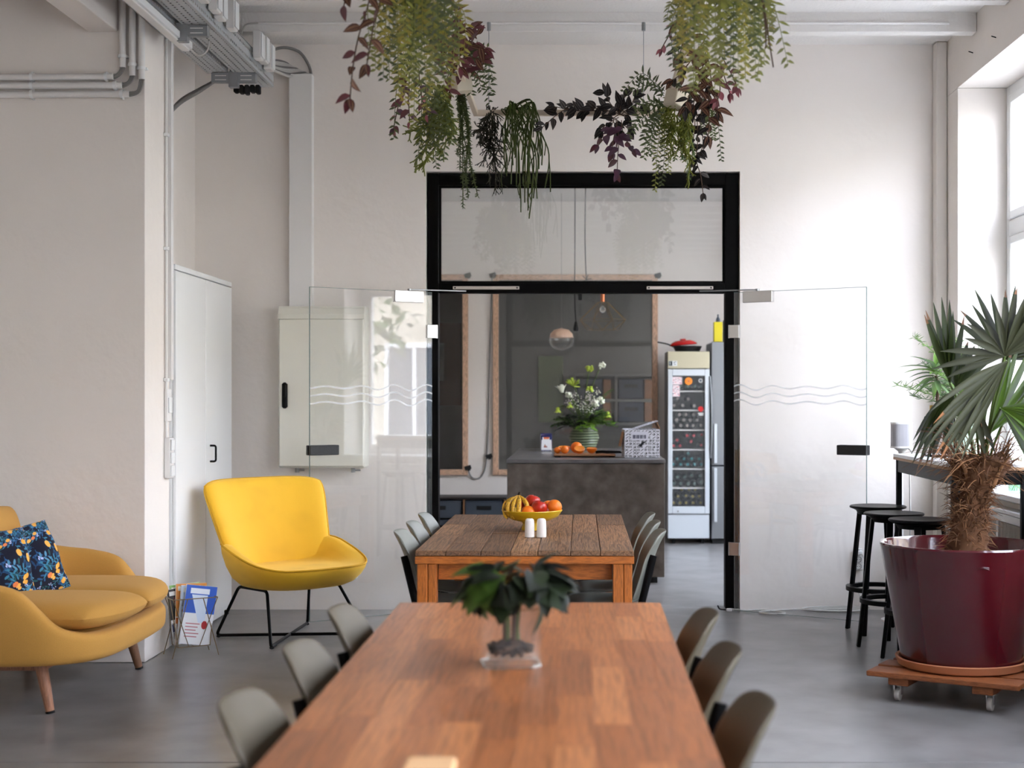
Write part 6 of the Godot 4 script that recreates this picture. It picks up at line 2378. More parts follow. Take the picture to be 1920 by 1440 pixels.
# ---------------------------------------------------------------- hanging planter with its plants
func build_hanging_plants() -> void:
	var b: MB
	var t := thing("hanging_planter", "pale U-shaped hanging planter rail on thin wires below the ceiling", "planter", V(-0.10, 3.17, -8.69))
	b = MB.new()
	b.slab(V(-0.56, 0, -0.02), V(0.63, 0.034, 0.02), 0.003)
	obj("back_bar", b, M["oak pale"], t)
	for x in [-0.56, 0.60]:
		obj("side_bar", MB.new().slab(V(x, 0, 0.02), V(x + 0.03, 0.034, 4.1), 0.003), M["oak pale"], t)
	for q in [V(-0.465, 0.034, 0), V(0.48, 0.034, 0), V(-0.545, 0.034, 1.2), V(0.615, 0.034, 1.2), V(-0.545, 0.034, 3.3), V(0.615, 0.034, 3.3)]:
		obj("wire", MB.new().tube(PackedVector3Array([q, V(q.x, 0.57, q.z)]), 0.0022, 5), M["steel"], t)
		b = MB.new()
		b.lathe([Vector2(0, -0.05), Vector2(0.012, -0.05), Vector2(0.012, 0), Vector2(0, 0)], 12, Transform3D(Basis(), V(q.x, 0.57, q.z)))
		obj("ceiling_anchor", b, M["steel"], t)
	# white pots on the rails
	var n := 0
	for q in [[V(-0.655, 3.12, -7.80), 0.5, 0.15, "white square pot on the left rail of the hanging planter"], [V(0.52, 3.07, -7.95), 0.75, -0.3, "white square pot on the right rail of the hanging planter"], [V(-0.66, 3.13, -5.7), 0.2, 0, "white pot hidden in the big left fern"], [V(0.49, 3.13, -5.7), 0.3, 0, "white pot hidden in the big right fern"]]:
		var p := thing("hanging_pot", q[3], "pot", q[0], q[1], "white pots on the hanging planter")
		p.rotation.z = q[2]
		b = MB.new()
		b.slab(V(-0.05, 0, -0.05), V(0.05, 0.105, 0.05), 0.008)
		obj("body", b, M["pot white"], p)
		b = MB.new()
		b.slab(V(-0.043, 0.10, -0.043), V(0.043, 0.11, 0.043), 0.004)
		obj("soil", b, M["soil"], p)
		n += 1
	fern("hanging_fern", "big yellow-green fern hanging nearest at the upper left", "fern green", 0.050, 0.013, [
		[V(-0.626, 3.170, -5.861), V(-0.834, 3.067, -5.895), V(-0.834, 2.774, -5.761)],
		[V(-0.600, 3.170, -5.643), V(-0.829, 3.051, -5.632), V(-0.832, 2.788, -5.652)],
		[V(-0.680, 3.170, -5.659), V(-0.772, 3.042, -5.692), V(-0.778, 2.695, -5.581)],
		[V(-0.704, 3.170, -5.326), V(-0.750, 3.035, -5.364), V(-0.745, 2.679, -5.308)],
		[V(-0.687, 3.170, -5.583), V(-0.758, 3.063, -5.640), V(-0.749, 2.760, -5.592)],
		[V(-0.618, 3.170, -5.422), V(-0.728, 3.067, -5.443), V(-0.738, 2.790, -5.357)],
		[V(-0.639, 3.170, -5.492), V(-0.716, 3.033, -5.570), V(-0.715, 2.657, -5.579)],
		[V(-0.598, 3.170, -5.437), V(-0.678, 3.066, -5.485), V(-0.680, 2.784, -5.464)],
		[V(-0.645, 3.170, -5.407), V(-0.657, 3.000, -5.353), V(-0.657, 2.635, -5.309)],
		[V(-0.651, 3.170, -5.873), V(-0.727, 3.092, -5.969), V(-0.717, 2.830, -5.909)],
		[V(-0.644, 3.170, -5.880), V(-0.681, 2.996, -5.772), V(-0.697, 2.677, -5.843)],
		[V(-0.721, 3.170, -5.791), V(-0.695, 3.040, -5.793), V(-0.697, 2.751, -5.861)],
		[V(-0.574, 3.170, -5.529), V(-0.635, 3.046, -5.627), V(-0.643, 2.683, -5.619)],
		[V(-0.591, 3.170, -5.402), V(-0.632, 3.031, -5.438), V(-0.643, 2.690, -5.480)],
		[V(-0.709, 3.170, -5.889), V(-0.667, 3.044, -5.976), V(-0.654, 2.689, -5.977)],
		[V(-0.608, 3.170, -5.401), V(-0.616, 3.068, -5.492), V(-0.604, 2.739, -5.393)],
		[V(-0.560, 3.170, -5.449), V(-0.565, 3.002, -5.433), V(-0.561, 2.610, -5.379)],
		[V(-0.571, 3.170, -5.546), V(-0.567, 3.073, -5.592), V(-0.563, 2.803, -5.555)],
		[V(-0.642, 3.170, -5.322), V(-0.540, 2.988, -5.226), V(-0.523, 2.639, -5.239)],
		[V(-0.742, 3.170, -5.599), V(-0.583, 3.064, -5.646), V(-0.549, 2.786, -5.653)],
		[V(-0.580, 3.170, -5.439), V(-0.536, 3.044, -5.528), V(-0.504, 2.640, -5.335)],
		[V(-0.580, 3.170, -5.639), V(-0.538, 3.041, -5.541), V(-0.538, 2.825, -5.595)],
		[V(-0.638, 3.170, -5.775), V(-0.752, 3.099, -5.854), V(-0.760, 2.870, -5.828)],
		[V(-0.616, 3.170, -5.824), V(-0.755, 3.139, -5.850), V(-0.742, 3.028, -5.780)],
		[V(-0.657, 3.170, -5.780), V(-0.702, 3.062, -5.764), V(-0.699, 2.816, -5.736)],
		[V(-0.716, 3.170, -5.712), V(-0.662, 3.041, -5.601), V(-0.686, 2.867, -5.795)],
		[V(-0.611, 3.170, -5.883), V(-0.669, 3.092, -5.973), V(-0.651, 2.806, -5.785)],
		[V(-0.557, 3.170, -5.377), V(-0.607, 3.097, -5.463), V(-0.607, 2.855, -5.440)],
		[V(-0.659, 3.170, -5.681), V(-0.583, 3.033, -5.577), V(-0.598, 2.826, -5.733)],
		[V(-0.557, 3.170, -5.302), V(-0.544, 3.022, -5.209), V(-0.560, 2.789, -5.376)],
		[V(-0.633, 3.170, -5.786), V(-0.517, 3.061, -5.765), V(-0.512, 2.805, -5.693)],
		[V(-0.612, 3.170, -5.421), V(-0.499, 3.023, -5.325), V(-0.483, 2.758, -5.351)],
	])
	fern("hanging_fern", "olive fern hanging behind the big one at the upper left", "fern yellow", 0.048, 0.012, [
		[V(-0.736, 3.180, -6.494), V(-0.820, 3.108, -6.487), V(-0.825, 2.921, -6.381)],
		[V(-0.727, 3.180, -6.148), V(-0.780, 3.097, -6.053), V(-0.795, 2.985, -6.135)],
		[V(-0.631, 3.180, -6.317), V(-0.790, 3.073, -6.402), V(-0.770, 2.731, -6.223)],
		[V(-0.704, 3.180, -6.198), V(-0.794, 3.054, -6.205), V(-0.784, 2.740, -6.122)],
		[V(-0.615, 3.180, -6.184), V(-0.715, 3.029, -6.251), V(-0.729, 2.619, -6.175)],
		[V(-0.675, 3.180, -6.269), V(-0.730, 3.037, -6.213), V(-0.747, 2.773, -6.368)],
		[V(-0.673, 3.180, -6.256), V(-0.673, 3.023, -6.198), V(-0.680, 2.704, -6.249)],
		[V(-0.706, 3.180, -6.138), V(-0.649, 3.077, -6.159), V(-0.640, 2.801, -6.069)],
		[V(-0.696, 3.180, -6.593), V(-0.677, 3.053, -6.559), V(-0.683, 2.791, -6.624)],
		[V(-0.718, 3.180, -6.556), V(-0.700, 3.096, -6.589), V(-0.688, 2.854, -6.466)],
		[V(-0.688, 3.180, -6.493), V(-0.642, 3.087, -6.562), V(-0.621, 2.799, -6.424)],
		[V(-0.658, 3.180, -6.281), V(-0.614, 3.115, -6.363), V(-0.599, 2.907, -6.349)],
		[V(-0.759, 3.180, -6.505), V(-0.596, 3.094, -6.523), V(-0.595, 2.871, -6.478)],
		[V(-0.664, 3.180, -6.275), V(-0.618, 3.131, -6.287), V(-0.594, 2.981, -6.169)],
		[V(-0.649, 3.180, -6.190), V(-0.550, 3.105, -6.224), V(-0.537, 2.923, -6.285)],
		[V(-0.596, 3.180, -6.110), V(-0.498, 3.081, -6.034), V(-0.498, 2.902, -6.032)],
		[V(-0.771, 3.180, -6.577), V(-0.878, 3.099, -6.568), V(-0.884, 2.911, -6.550)],
		[V(-0.672, 3.180, -6.569), V(-0.903, 3.150, -6.643), V(-0.878, 3.005, -6.526)],
	])
	fern("hanging_fern", "dark green fern at the left with one frond arching to the right", "fern dark", 0.056, 0.013, [
		[V(-0.658, 3.337, -7.900), V(-0.556, 3.301, -7.800), V(-0.500, 3.048, -7.750)],
		[V(-0.652, 3.361, -7.900), V(-0.541, 3.336, -7.800), V(-0.480, 3.190, -7.800)],
		[V(-0.658, 3.331, -7.900), V(-0.577, 3.240, -7.700), V(-0.540, 3.110, -7.700)],
		[V(-0.675, 3.325, -7.900), V(-0.629, 3.219, -7.800), V(-0.602, 3.108, -7.800)],
		[V(-0.646, 3.325, -7.900), V(-0.587, 3.375, -7.900), V(-0.518, 3.396, -7.900)],
		[V(-0.658, 3.346, -7.900), V(-0.538, 3.301, -7.750), V(-0.485, 3.087, -7.700)],
	])
	fern("hanging_fern", "long pinnate fern dangling below the plum leaves at the left", "fern dark", 0.046, 0.012, [
		[V(-0.835, 3.143, -7.000), V(-0.903, 3.012, -7.000), V(-0.924, 2.718, -7.000)],
		[V(-0.810, 3.056, -7.200), V(-0.810, 2.867, -7.200), V(-0.829, 2.651, -7.200)],
		[V(-0.783, 3.029, -7.200), V(-0.751, 2.840, -7.200), V(-0.734, 2.608, -7.200)],
		[V(-0.742, 3.002, -7.200), V(-0.761, 2.840, -7.200), V(-0.783, 2.692, -7.200)],
		[V(-0.739, 3.038, -7.300), V(-0.695, 2.873, -7.300), V(-0.706, 2.668, -7.300)],
		[V(-0.725, 3.051, -7.300), V(-0.671, 2.887, -7.300), V(-0.668, 2.750, -7.300)],
		[V(-0.780, 3.079, -7.300), V(-0.734, 2.901, -7.300), V(-0.728, 2.772, -7.300)],
	])
	fern("hanging_fern", "soft green fern at the right bend of the planter", "fern dark", 0.054, 0.014, [
		[V(0.471, 3.166, -8.100), V(0.345, 3.271, -8.000), V(0.234, 3.169, -8.000)],
		[V(0.471, 3.181, -8.100), V(0.366, 3.205, -8.000), V(0.285, 3.169, -8.000)],
		[V(0.456, 3.136, -8.100), V(0.345, 3.070, -8.000), V(0.270, 2.920, -8.000)],
		[V(0.462, 3.136, -8.100), V(0.366, 3.040, -8.000), V(0.300, 2.965, -8.000)],
		[V(0.440, 3.060, -8.100), V(0.375, 2.950, -8.000), V(0.351, 2.791, -8.000)],
		[V(0.449, 3.060, -8.100), V(0.396, 2.935, -8.000), V(0.378, 2.815, -8.000)],
		[V(0.462, 3.105, -8.100), V(0.375, 3.115, -8.000), V(0.300, 3.070, -8.000)],
		[V(0.474, 3.196, -8.100), V(0.384, 3.235, -8.000), V(0.318, 3.217, -8.000)],
		[V(0.465, 3.090, -8.100), V(0.396, 3.010, -8.000), V(0.342, 2.899, -8.000)],
	])
	fern("hanging_fern", "bright green fern with three long fronds over the door transom at the right", "fern green", 0.042, 0.011, [
		[V(0.504, 3.193, -8.200), V(0.461, 3.033, -8.200), V(0.434, 2.840, -8.150), V(0.422, 2.633, -8.150)],
		[V(0.504, 3.193, -8.200), V(0.480, 3.033, -8.200), V(0.477, 2.856, -8.150), V(0.458, 2.663, -8.150)],
		[V(0.504, 3.193, -8.200), V(0.492, 3.018, -8.200), V(0.495, 2.871, -8.150), V(0.501, 2.733, -8.150)],
		[V(0.504, 3.193, -8.200), V(0.437, 3.049, -8.200), V(0.403, 2.902, -8.150), V(0.446, 2.749, -8.150)],
		[V(0.504, 3.193, -8.200), V(0.517, 3.033, -8.200), V(0.526, 2.917, -8.150), V(0.538, 2.810, -8.150)],
	])
	fern("hanging_fern", "pale fern frond hanging to the right of the bronze vine", "fern green", 0.040, 0.011, [
		[V(0.488, 3.190, -7.800), V(0.661, 3.032, -7.600), V(0.724, 2.932, -7.600), V(0.749, 2.712, -7.600)],
		[V(0.488, 3.190, -7.800), V(0.655, 3.017, -7.600), V(0.690, 2.918, -7.600), V(0.707, 2.826, -7.600)],
		[V(0.488, 3.190, -7.800), V(0.644, 3.017, -7.600), V(0.655, 2.932, -7.600), V(0.650, 2.861, -7.600)],
	])
	fern("hanging_fern", "big yellow-green fern hanging nearest at the upper right", "fern green", 0.050, 0.013, [
		[V(0.656, 3.170, -5.893), V(0.401, 3.074, -5.924), V(0.385, 2.838, -5.973)],
		[V(0.482, 3.170, -5.455), V(0.351, 3.048, -5.358), V(0.356, 2.842, -5.384)],
		[V(0.479, 3.170, -5.389), V(0.391, 2.983, -5.281), V(0.388, 2.667, -5.453)],
		[V(0.597, 3.170, -5.774), V(0.425, 3.059, -5.663), V(0.421, 2.914, -5.817)],
		[V(0.484, 3.170, -5.615), V(0.459, 3.048, -5.708), V(0.444, 2.684, -5.645)],
		[V(0.446, 3.170, -5.373), V(0.415, 3.068, -5.409), V(0.406, 2.770, -5.277)],
		[V(0.601, 3.170, -5.721), V(0.494, 3.007, -5.612), V(0.490, 2.706, -5.628)],
		[V(0.570, 3.170, -5.732), V(0.492, 3.058, -5.672), V(0.492, 2.848, -5.710)],
		[V(0.482, 3.170, -5.602), V(0.525, 3.013, -5.595), V(0.533, 2.672, -5.687)],
		[V(0.593, 3.170, -5.401), V(0.539, 3.046, -5.415), V(0.521, 2.733, -5.351)],
		[V(0.534, 3.170, -5.817), V(0.578, 3.052, -5.824), V(0.594, 2.791, -5.911)],
		[V(0.475, 3.170, -5.826), V(0.586, 3.088, -5.892), V(0.582, 2.849, -5.892)],
		[V(0.628, 3.170, -5.809), V(0.620, 3.032, -5.787), V(0.620, 2.728, -5.804)],
		[V(0.499, 3.170, -5.731), V(0.591, 3.037, -5.612), V(0.598, 2.827, -5.676)],
		[V(0.655, 3.170, -5.853), V(0.663, 3.021, -5.766), V(0.666, 2.733, -5.769)],
		[V(0.478, 3.170, -5.652), V(0.653, 3.054, -5.552), V(0.682, 2.889, -5.685)],
		[V(0.629, 3.170, -5.688), V(0.702, 3.060, -5.780), V(0.691, 2.710, -5.649)],
		[V(0.596, 3.170, -5.453), V(0.662, 3.054, -5.486), V(0.650, 2.729, -5.356)],
		[V(0.523, 3.170, -5.675), V(0.715, 3.026, -5.579), V(0.715, 2.757, -5.579)],
		[V(0.599, 3.170, -5.830), V(0.753, 3.076, -5.797), V(0.762, 2.884, -5.814)],
		[V(0.546, 3.170, -5.892), V(0.461, 3.072, -5.835), V(0.441, 2.895, -5.883)],
		[V(0.567, 3.170, -5.627), V(0.448, 3.092, -5.683), V(0.424, 2.876, -5.712)],
		[V(0.640, 3.170, -5.769), V(0.510, 3.087, -5.843), V(0.488, 2.796, -5.654)],
		[V(0.567, 3.170, -5.796), V(0.497, 3.078, -5.710), V(0.480, 2.936, -5.759)],
		[V(0.463, 3.170, -5.673), V(0.549, 3.092, -5.766), V(0.542, 2.821, -5.668)],
		[V(0.500, 3.170, -5.387), V(0.519, 3.061, -5.322), V(0.517, 2.851, -5.307)],
		[V(0.514, 3.170, -5.479), V(0.600, 3.079, -5.571), V(0.597, 2.777, -5.488)],
		[V(0.623, 3.170, -5.885), V(0.636, 3.148, -5.919), V(0.627, 3.049, -5.833)],
		[V(0.602, 3.170, -5.773), V(0.680, 3.093, -5.835), V(0.693, 2.880, -5.869)],
		[V(0.652, 3.170, -5.832), V(0.680, 3.076, -5.766), V(0.697, 2.923, -5.843)],
		[V(0.617, 3.170, -5.677), V(0.413, 3.068, -5.640), V(0.382, 2.876, -5.720)],
		[V(0.460, 3.170, -5.607), V(0.373, 3.140, -5.643), V(0.346, 3.004, -5.505)],
	])
	fern("hanging_fern", "olive fern hanging among the big fern at the upper right", "fern yellow", 0.050, 0.011, [
		[V(0.571, 3.170, -5.057), V(0.424, 2.971, -5.032), V(0.395, 2.521, -5.012)],
		[V(0.495, 3.170, -5.454), V(0.416, 3.065, -5.514), V(0.407, 2.746, -5.395)],
		[V(0.541, 3.170, -5.014), V(0.466, 3.012, -5.068), V(0.450, 2.608, -5.106)],
		[V(0.501, 3.170, -5.162), V(0.430, 3.047, -5.129), V(0.437, 2.798, -5.182)],
		[V(0.512, 3.170, -5.495), V(0.521, 2.984, -5.385), V(0.525, 2.631, -5.386)],
		[V(0.604, 3.170, -5.342), V(0.518, 2.987, -5.243), V(0.500, 2.644, -5.287)],
		[V(0.585, 3.170, -5.334), V(0.571, 3.040, -5.390), V(0.567, 2.696, -5.404)],
		[V(0.536, 3.170, -5.239), V(0.539, 3.073, -5.260), V(0.530, 2.808, -5.176)],
		[V(0.583, 3.170, -5.419), V(0.619, 3.054, -5.486), V(0.626, 2.732, -5.471)],
		[V(0.528, 3.170, -5.119), V(0.576, 3.049, -5.082), V(0.596, 2.812, -5.143)],
		[V(0.551, 3.170, -5.182), V(0.651, 3.048, -5.240), V(0.644, 2.709, -5.205)],
		[V(0.517, 3.170, -5.491), V(0.647, 3.081, -5.549), V(0.669, 2.797, -5.409)],
		[V(0.601, 3.170, -5.366), V(0.706, 3.089, -5.457), V(0.708, 2.816, -5.398)],
		[V(0.528, 3.170, -5.360), V(0.663, 3.094, -5.377), V(0.695, 2.899, -5.358)],
		[V(0.517, 3.170, -5.178), V(0.571, 3.020, -5.271), V(0.565, 2.560, -5.106)],
		[V(0.532, 3.170, -5.366), V(0.603, 3.028, -5.401), V(0.615, 2.659, -5.343)],
		[V(0.549, 3.170, -5.447), V(0.448, 3.032, -5.431), V(0.458, 2.741, -5.507)],
		[V(0.550, 3.170, -5.308), V(0.433, 3.055, -5.248), V(0.437, 2.873, -5.403)],
	])
	fern("hanging_fern", "single long fern frond drooping at the far right of the planter", "fern green", 0.052, 0.014, [
		[V(0.670, 3.131, -5.500), V(0.747, 2.955, -5.500), V(0.800, 2.735, -5.500)],
		[V(0.660, 3.131, -5.500), V(0.697, 2.966, -5.500), V(0.681, 2.677, -5.500)],
	])
	fern("hanging_fern", "light green fern sprigs at the inner edge of the upper right planting", "fern green", 0.040, 0.011, [
		[V(0.458, 3.318, -6.600), V(0.411, 3.269, -6.600), V(0.396, 3.195, -6.600)],
		[V(0.470, 3.244, -6.600), V(0.440, 3.158, -6.600), V(0.426, 3.046, -6.600)],
		[V(0.490, 3.221, -6.700), V(0.457, 3.095, -6.700), V(0.465, 2.970, -6.700)],
	])
	vine("trailing_vine", "bronze striped vine trailing at the far upper left", ["vine bronze", "vine bronze", "vine wine"], 0.072, 0.036, 0.052, 1, [
		[V(-0.765, 3.050, -5.300), V(-0.795, 2.911, -5.300), V(-0.831, 2.791, -5.300), V(-0.851, 2.682, -5.300), V(-0.862, 2.563, -5.300)],
		[V(-0.785, 3.050, -5.300), V(-0.751, 2.931, -5.300), V(-0.775, 2.831, -5.300), V(-0.799, 2.692, -5.300)],
		[V(-0.830, 3.080, -5.400), V(-0.887, 2.979, -5.400), V(-0.901, 2.938, -5.400)],
	])
	vine("trailing_vine", "wine red vine spreading upright in the left planting", ["vine wine", "vine wine", "vine bronze"], 0.085, 0.038, 0.026, 2, [
		[V(-0.698, 3.203, -7.600), V(-0.641, 3.317, -7.600), V(-0.556, 3.388, -7.600)],
		[V(-0.698, 3.203, -7.600), V(-0.591, 3.306, -7.500), V(-0.512, 3.286, -7.500)],
		[V(-0.712, 3.231, -7.600), V(-0.698, 3.345, -7.600), V(-0.661, 3.445, -7.600)],
		[V(-0.684, 3.188, -7.600), V(-0.627, 3.260, -7.600), V(-0.536, 3.260, -7.600)],
		[V(-0.698, 3.174, -7.600), V(-0.741, 3.260, -7.600), V(-0.769, 3.374, -7.600)],
		[V(-0.675, 3.264, -7.500), V(-0.641, 3.376, -7.500), V(-0.576, 3.404, -7.500)],
		[V(-0.670, 3.254, -7.700), V(-0.621, 3.211, -7.700), V(-0.577, 3.226, -7.700)],
		[V(-0.661, 3.248, -7.000), V(-0.630, 3.156, -7.000), V(-0.598, 3.077, -7.000)],
		[V(-0.643, 3.244, -6.600), V(-0.624, 3.145, -6.600), V(-0.604, 3.059, -6.600)],
		[V(-0.681, 3.194, -7.500), V(-0.709, 3.123, -7.500), V(-0.697, 3.061, -7.500)],
		[V(-0.689, 3.461, -7.500), V(-0.675, 3.531, -7.500), V(-0.686, 3.601, -7.500)],
	])
	vine("trailing_vine", "plum vine hanging down at the left below the wine red leaves", ["vine wine", "vine plum", "vine pink"], 0.062, 0.030, 0.040, 3, [
		[V(-0.865, 3.087, -7.100), V(-0.892, 2.981, -7.100), V(-0.918, 2.888, -7.100), V(-0.937, 2.794, -7.100)],
		[V(-0.857, 3.061, -7.100), V(-0.863, 2.954, -7.100), V(-0.857, 2.826, -7.100)],
		[V(-0.812, 3.087, -7.100), V(-0.799, 2.954, -7.100), V(-0.772, 2.861, -7.100)],
		[V(-0.839, 3.061, -7.100), V(-0.887, 3.007, -7.100), V(-0.905, 2.941, -7.100)],
	])
	vine("trailing_vine", "dark striped vine creeping along the back bar of the planter", ["vine black", "vine black", "vine stripe"], 0.084, 0.042, 0.032, 4, [
		[V(0.284, 3.163, -8.620), V(0.193, 3.207, -8.600), V(0.032, 3.191, -8.600), V(-0.097, 3.191, -8.600), V(-0.232, 3.081, -8.580)],
		[V(0.275, 3.147, -8.620), V(0.162, 3.186, -8.620), V(-0.016, 3.182, -8.600), V(-0.161, 3.203, -8.580)],
		[V(0.242, 3.159, -8.600), V(0.177, 3.224, -8.600), V(0.139, 3.298, -8.600)],
		[V(0.226, 3.159, -8.600), V(0.242, 3.224, -8.600), V(0.264, 3.272, -8.600)],
		[V(0.242, 3.159, -8.600), V(0.297, 3.214, -8.600), V(0.322, 3.265, -8.600)],
		[V(0.226, 3.143, -8.600), V(0.145, 3.091, -8.580), V(0.122, 3.059, -8.580)],
		[V(0.224, 3.149, -8.550), V(0.192, 3.117, -8.550), V(0.224, 3.053, -8.550)],
		[V(0.227, 3.169, -8.650), V(0.292, 3.169, -8.650), V(0.357, 3.201, -8.650)],
		[V(0.193, 3.143, -8.600), V(0.258, 3.095, -8.600), V(0.284, 3.072, -8.600)],
	])
	vine("trailing_vine", "plum purple vine hanging from the middle of the back bar", ["vine plum", "vine plum", "vine wine"], 0.078, 0.042, 0.040, 5, [
		[V(0.207, 3.107, -8.500), V(0.223, 2.996, -8.500), V(0.217, 2.884, -8.500), V(0.214, 2.789, -8.500)],
		[V(0.191, 3.098, -8.500), V(0.159, 3.028, -8.500), V(0.102, 2.957, -8.500)],
		[V(0.239, 3.107, -8.500), V(0.255, 3.012, -8.500), V(0.309, 2.932, -8.500)],
		[V(0.217, 3.107, -8.500), V(0.191, 2.989, -8.500), V(0.185, 2.916, -8.500)],
	])
	vine("trailing_vine", "bronze brown vine below the big fern at the right", ["vine bronze", "vine bronze", "vine black"], 0.086, 0.038, 0.030, 6, [
		[V(0.657, 3.325, -7.300), V(0.588, 3.215, -7.300), V(0.534, 3.139, -7.300)],
		[V(0.643, 3.243, -7.300), V(0.608, 3.079, -7.300), V(0.575, 2.955, -7.300)],
		[V(0.643, 3.243, -7.300), V(0.671, 3.051, -7.300), V(0.698, 2.914, -7.300)],
		[V(0.630, 3.161, -7.300), V(0.569, 3.038, -7.300), V(0.534, 2.942, -7.300)],
		[V(0.643, 3.106, -7.300), V(0.657, 2.942, -7.300), V(0.651, 2.791, -7.300)],
		[V(0.657, 3.161, -7.300), V(0.624, 3.038, -7.300), V(0.616, 2.901, -7.300)],
		[V(0.472, 3.366, -7.000), V(0.486, 3.405, -7.000), V(0.467, 3.445, -7.000)],
		[V(0.472, 3.299, -6.800), V(0.490, 3.197, -6.800), V(0.472, 3.095, -6.800)],
		[V(0.555, 3.184, -7.400), V(0.513, 3.129, -7.400), V(0.477, 3.101, -7.400)],
	])
	vine("trailing_vine", "wine red vine tip at the right of the bronze vine", ["vine wine", "vine wine", "vine pink"], 0.062, 0.030, 0.045, 7, [
		[V(0.702, 3.191, -7.200), V(0.761, 3.083, -7.200), V(0.788, 3.016, -7.200)],
		[V(0.688, 3.137, -7.200), V(0.702, 3.016, -7.200), V(0.688, 2.948, -7.200)],
		[V(0.702, 3.137, -7.200), V(0.734, 3.043, -7.200), V(0.751, 2.989, -7.200)],
	])
	vine("trailing_vine", "black striped vine hanging in front of the right transom corner", ["vine black", "vine stripe", "vine black"], 0.066, 0.032, 0.042, 8, [
		[V(0.504, 3.208, -8.300), V(0.654, 3.146, -8.300), V(0.678, 2.975, -8.300), V(0.672, 2.835, -8.300), V(0.697, 2.742, -8.300), V(0.710, 2.642, -8.300)],
		[V(0.504, 3.208, -8.300), V(0.660, 3.131, -8.300), V(0.710, 2.944, -8.300), V(0.685, 2.866, -8.300)],
		[V(0.504, 3.208, -8.300), V(0.654, 3.099, -8.300), V(0.647, 2.897, -8.300), V(0.654, 2.779, -8.300)],
	])
	vine("trailing_vine", "small pink vine tip left of the right planting", ["vine pink", "vine wine", "vine pink"], 0.050, 0.022, 0.050, 9, [
		[V(0.486, 3.300, -6.900), V(0.435, 3.222, -6.900), V(0.388, 3.139, -6.900)],
	])
	strands("coral_cactus", "yellow-green coral cactus hanging at the left", "coral green", 0.0042, "fork", 1, [
		[V(-0.730, 3.095, -7.500), V(-0.713, 2.937, -7.400), V(-0.866, 2.663, -7.400)],
		[V(-0.756, 3.095, -7.500), V(-0.816, 2.925, -7.400), V(-0.832, 2.790, -7.400)],
		[V(-0.730, 3.095, -7.500), V(-0.794, 2.896, -7.400), V(-0.805, 2.685, -7.400)],
		[V(-0.748, 3.095, -7.500), V(-0.789, 2.892, -7.400), V(-0.763, 2.768, -7.400)],
		[V(-0.723, 3.095, -7.500), V(-0.687, 2.870, -7.400), V(-0.716, 2.726, -7.400)],
		[V(-0.742, 3.095, -7.500), V(-0.790, 2.904, -7.400), V(-0.666, 2.893, -7.400)],
		[V(-0.723, 3.095, -7.500), V(-0.785, 2.877, -7.400), V(-0.882, 2.837, -7.400)],
		[V(-0.746, 3.095, -7.500), V(-0.768, 2.938, -7.400), V(-0.791, 2.837, -7.400)],
		[V(-0.700, 3.095, -7.500), V(-0.747, 2.866, -7.400), V(-0.694, 2.823, -7.400)],
		[V(-0.750, 3.095, -7.500), V(-0.728, 2.899, -7.400), V(-0.846, 2.893, -7.400)],
		[V(-0.756, 3.095, -7.500), V(-0.710, 2.876, -7.400), V(-0.819, 2.651, -7.400)],
		[V(-0.754, 3.095, -7.500), V(-0.689, 2.883, -7.400), V(-0.744, 2.851, -7.400)],
	])
	strands("needle_trailer", "fine needled green trailer hanging lowest at the left of the transom", "fern dark", 0.0030, "needle", 2, [
		[V(-0.695, 3.224, -8.300), V(-0.693, 3.036, -8.300), V(-0.691, 2.555, -8.300)],
		[V(-0.722, 3.224, -8.300), V(-0.699, 2.999, -8.300), V(-0.660, 2.611, -8.300)],
		[V(-0.715, 3.224, -8.300), V(-0.700, 3.035, -8.300), V(-0.604, 2.623, -8.300)],
		[V(-0.691, 3.224, -8.300), V(-0.657, 2.997, -8.300), V(-0.678, 2.695, -8.300)],
		[V(-0.711, 3.224, -8.300), V(-0.704, 3.053, -8.300), V(-0.710, 2.779, -8.300)],
		[V(-0.699, 3.224, -8.300), V(-0.666, 3.000, -8.300), V(-0.641, 2.742, -8.300)],
		[V(-0.722, 3.224, -8.300), V(-0.703, 3.048, -8.300), V(-0.722, 2.866, -8.300)],
		[V(-0.704, 3.224, -8.300), V(-0.661, 3.035, -8.300), V(-0.654, 2.866, -8.300)],
		[V(-0.683, 3.224, -8.300), V(-0.657, 3.002, -8.300), V(-0.691, 2.726, -8.300)],
		[V(-0.715, 3.224, -8.300), V(-0.661, 2.995, -8.300), V(-0.747, 2.953, -8.300)],
	])
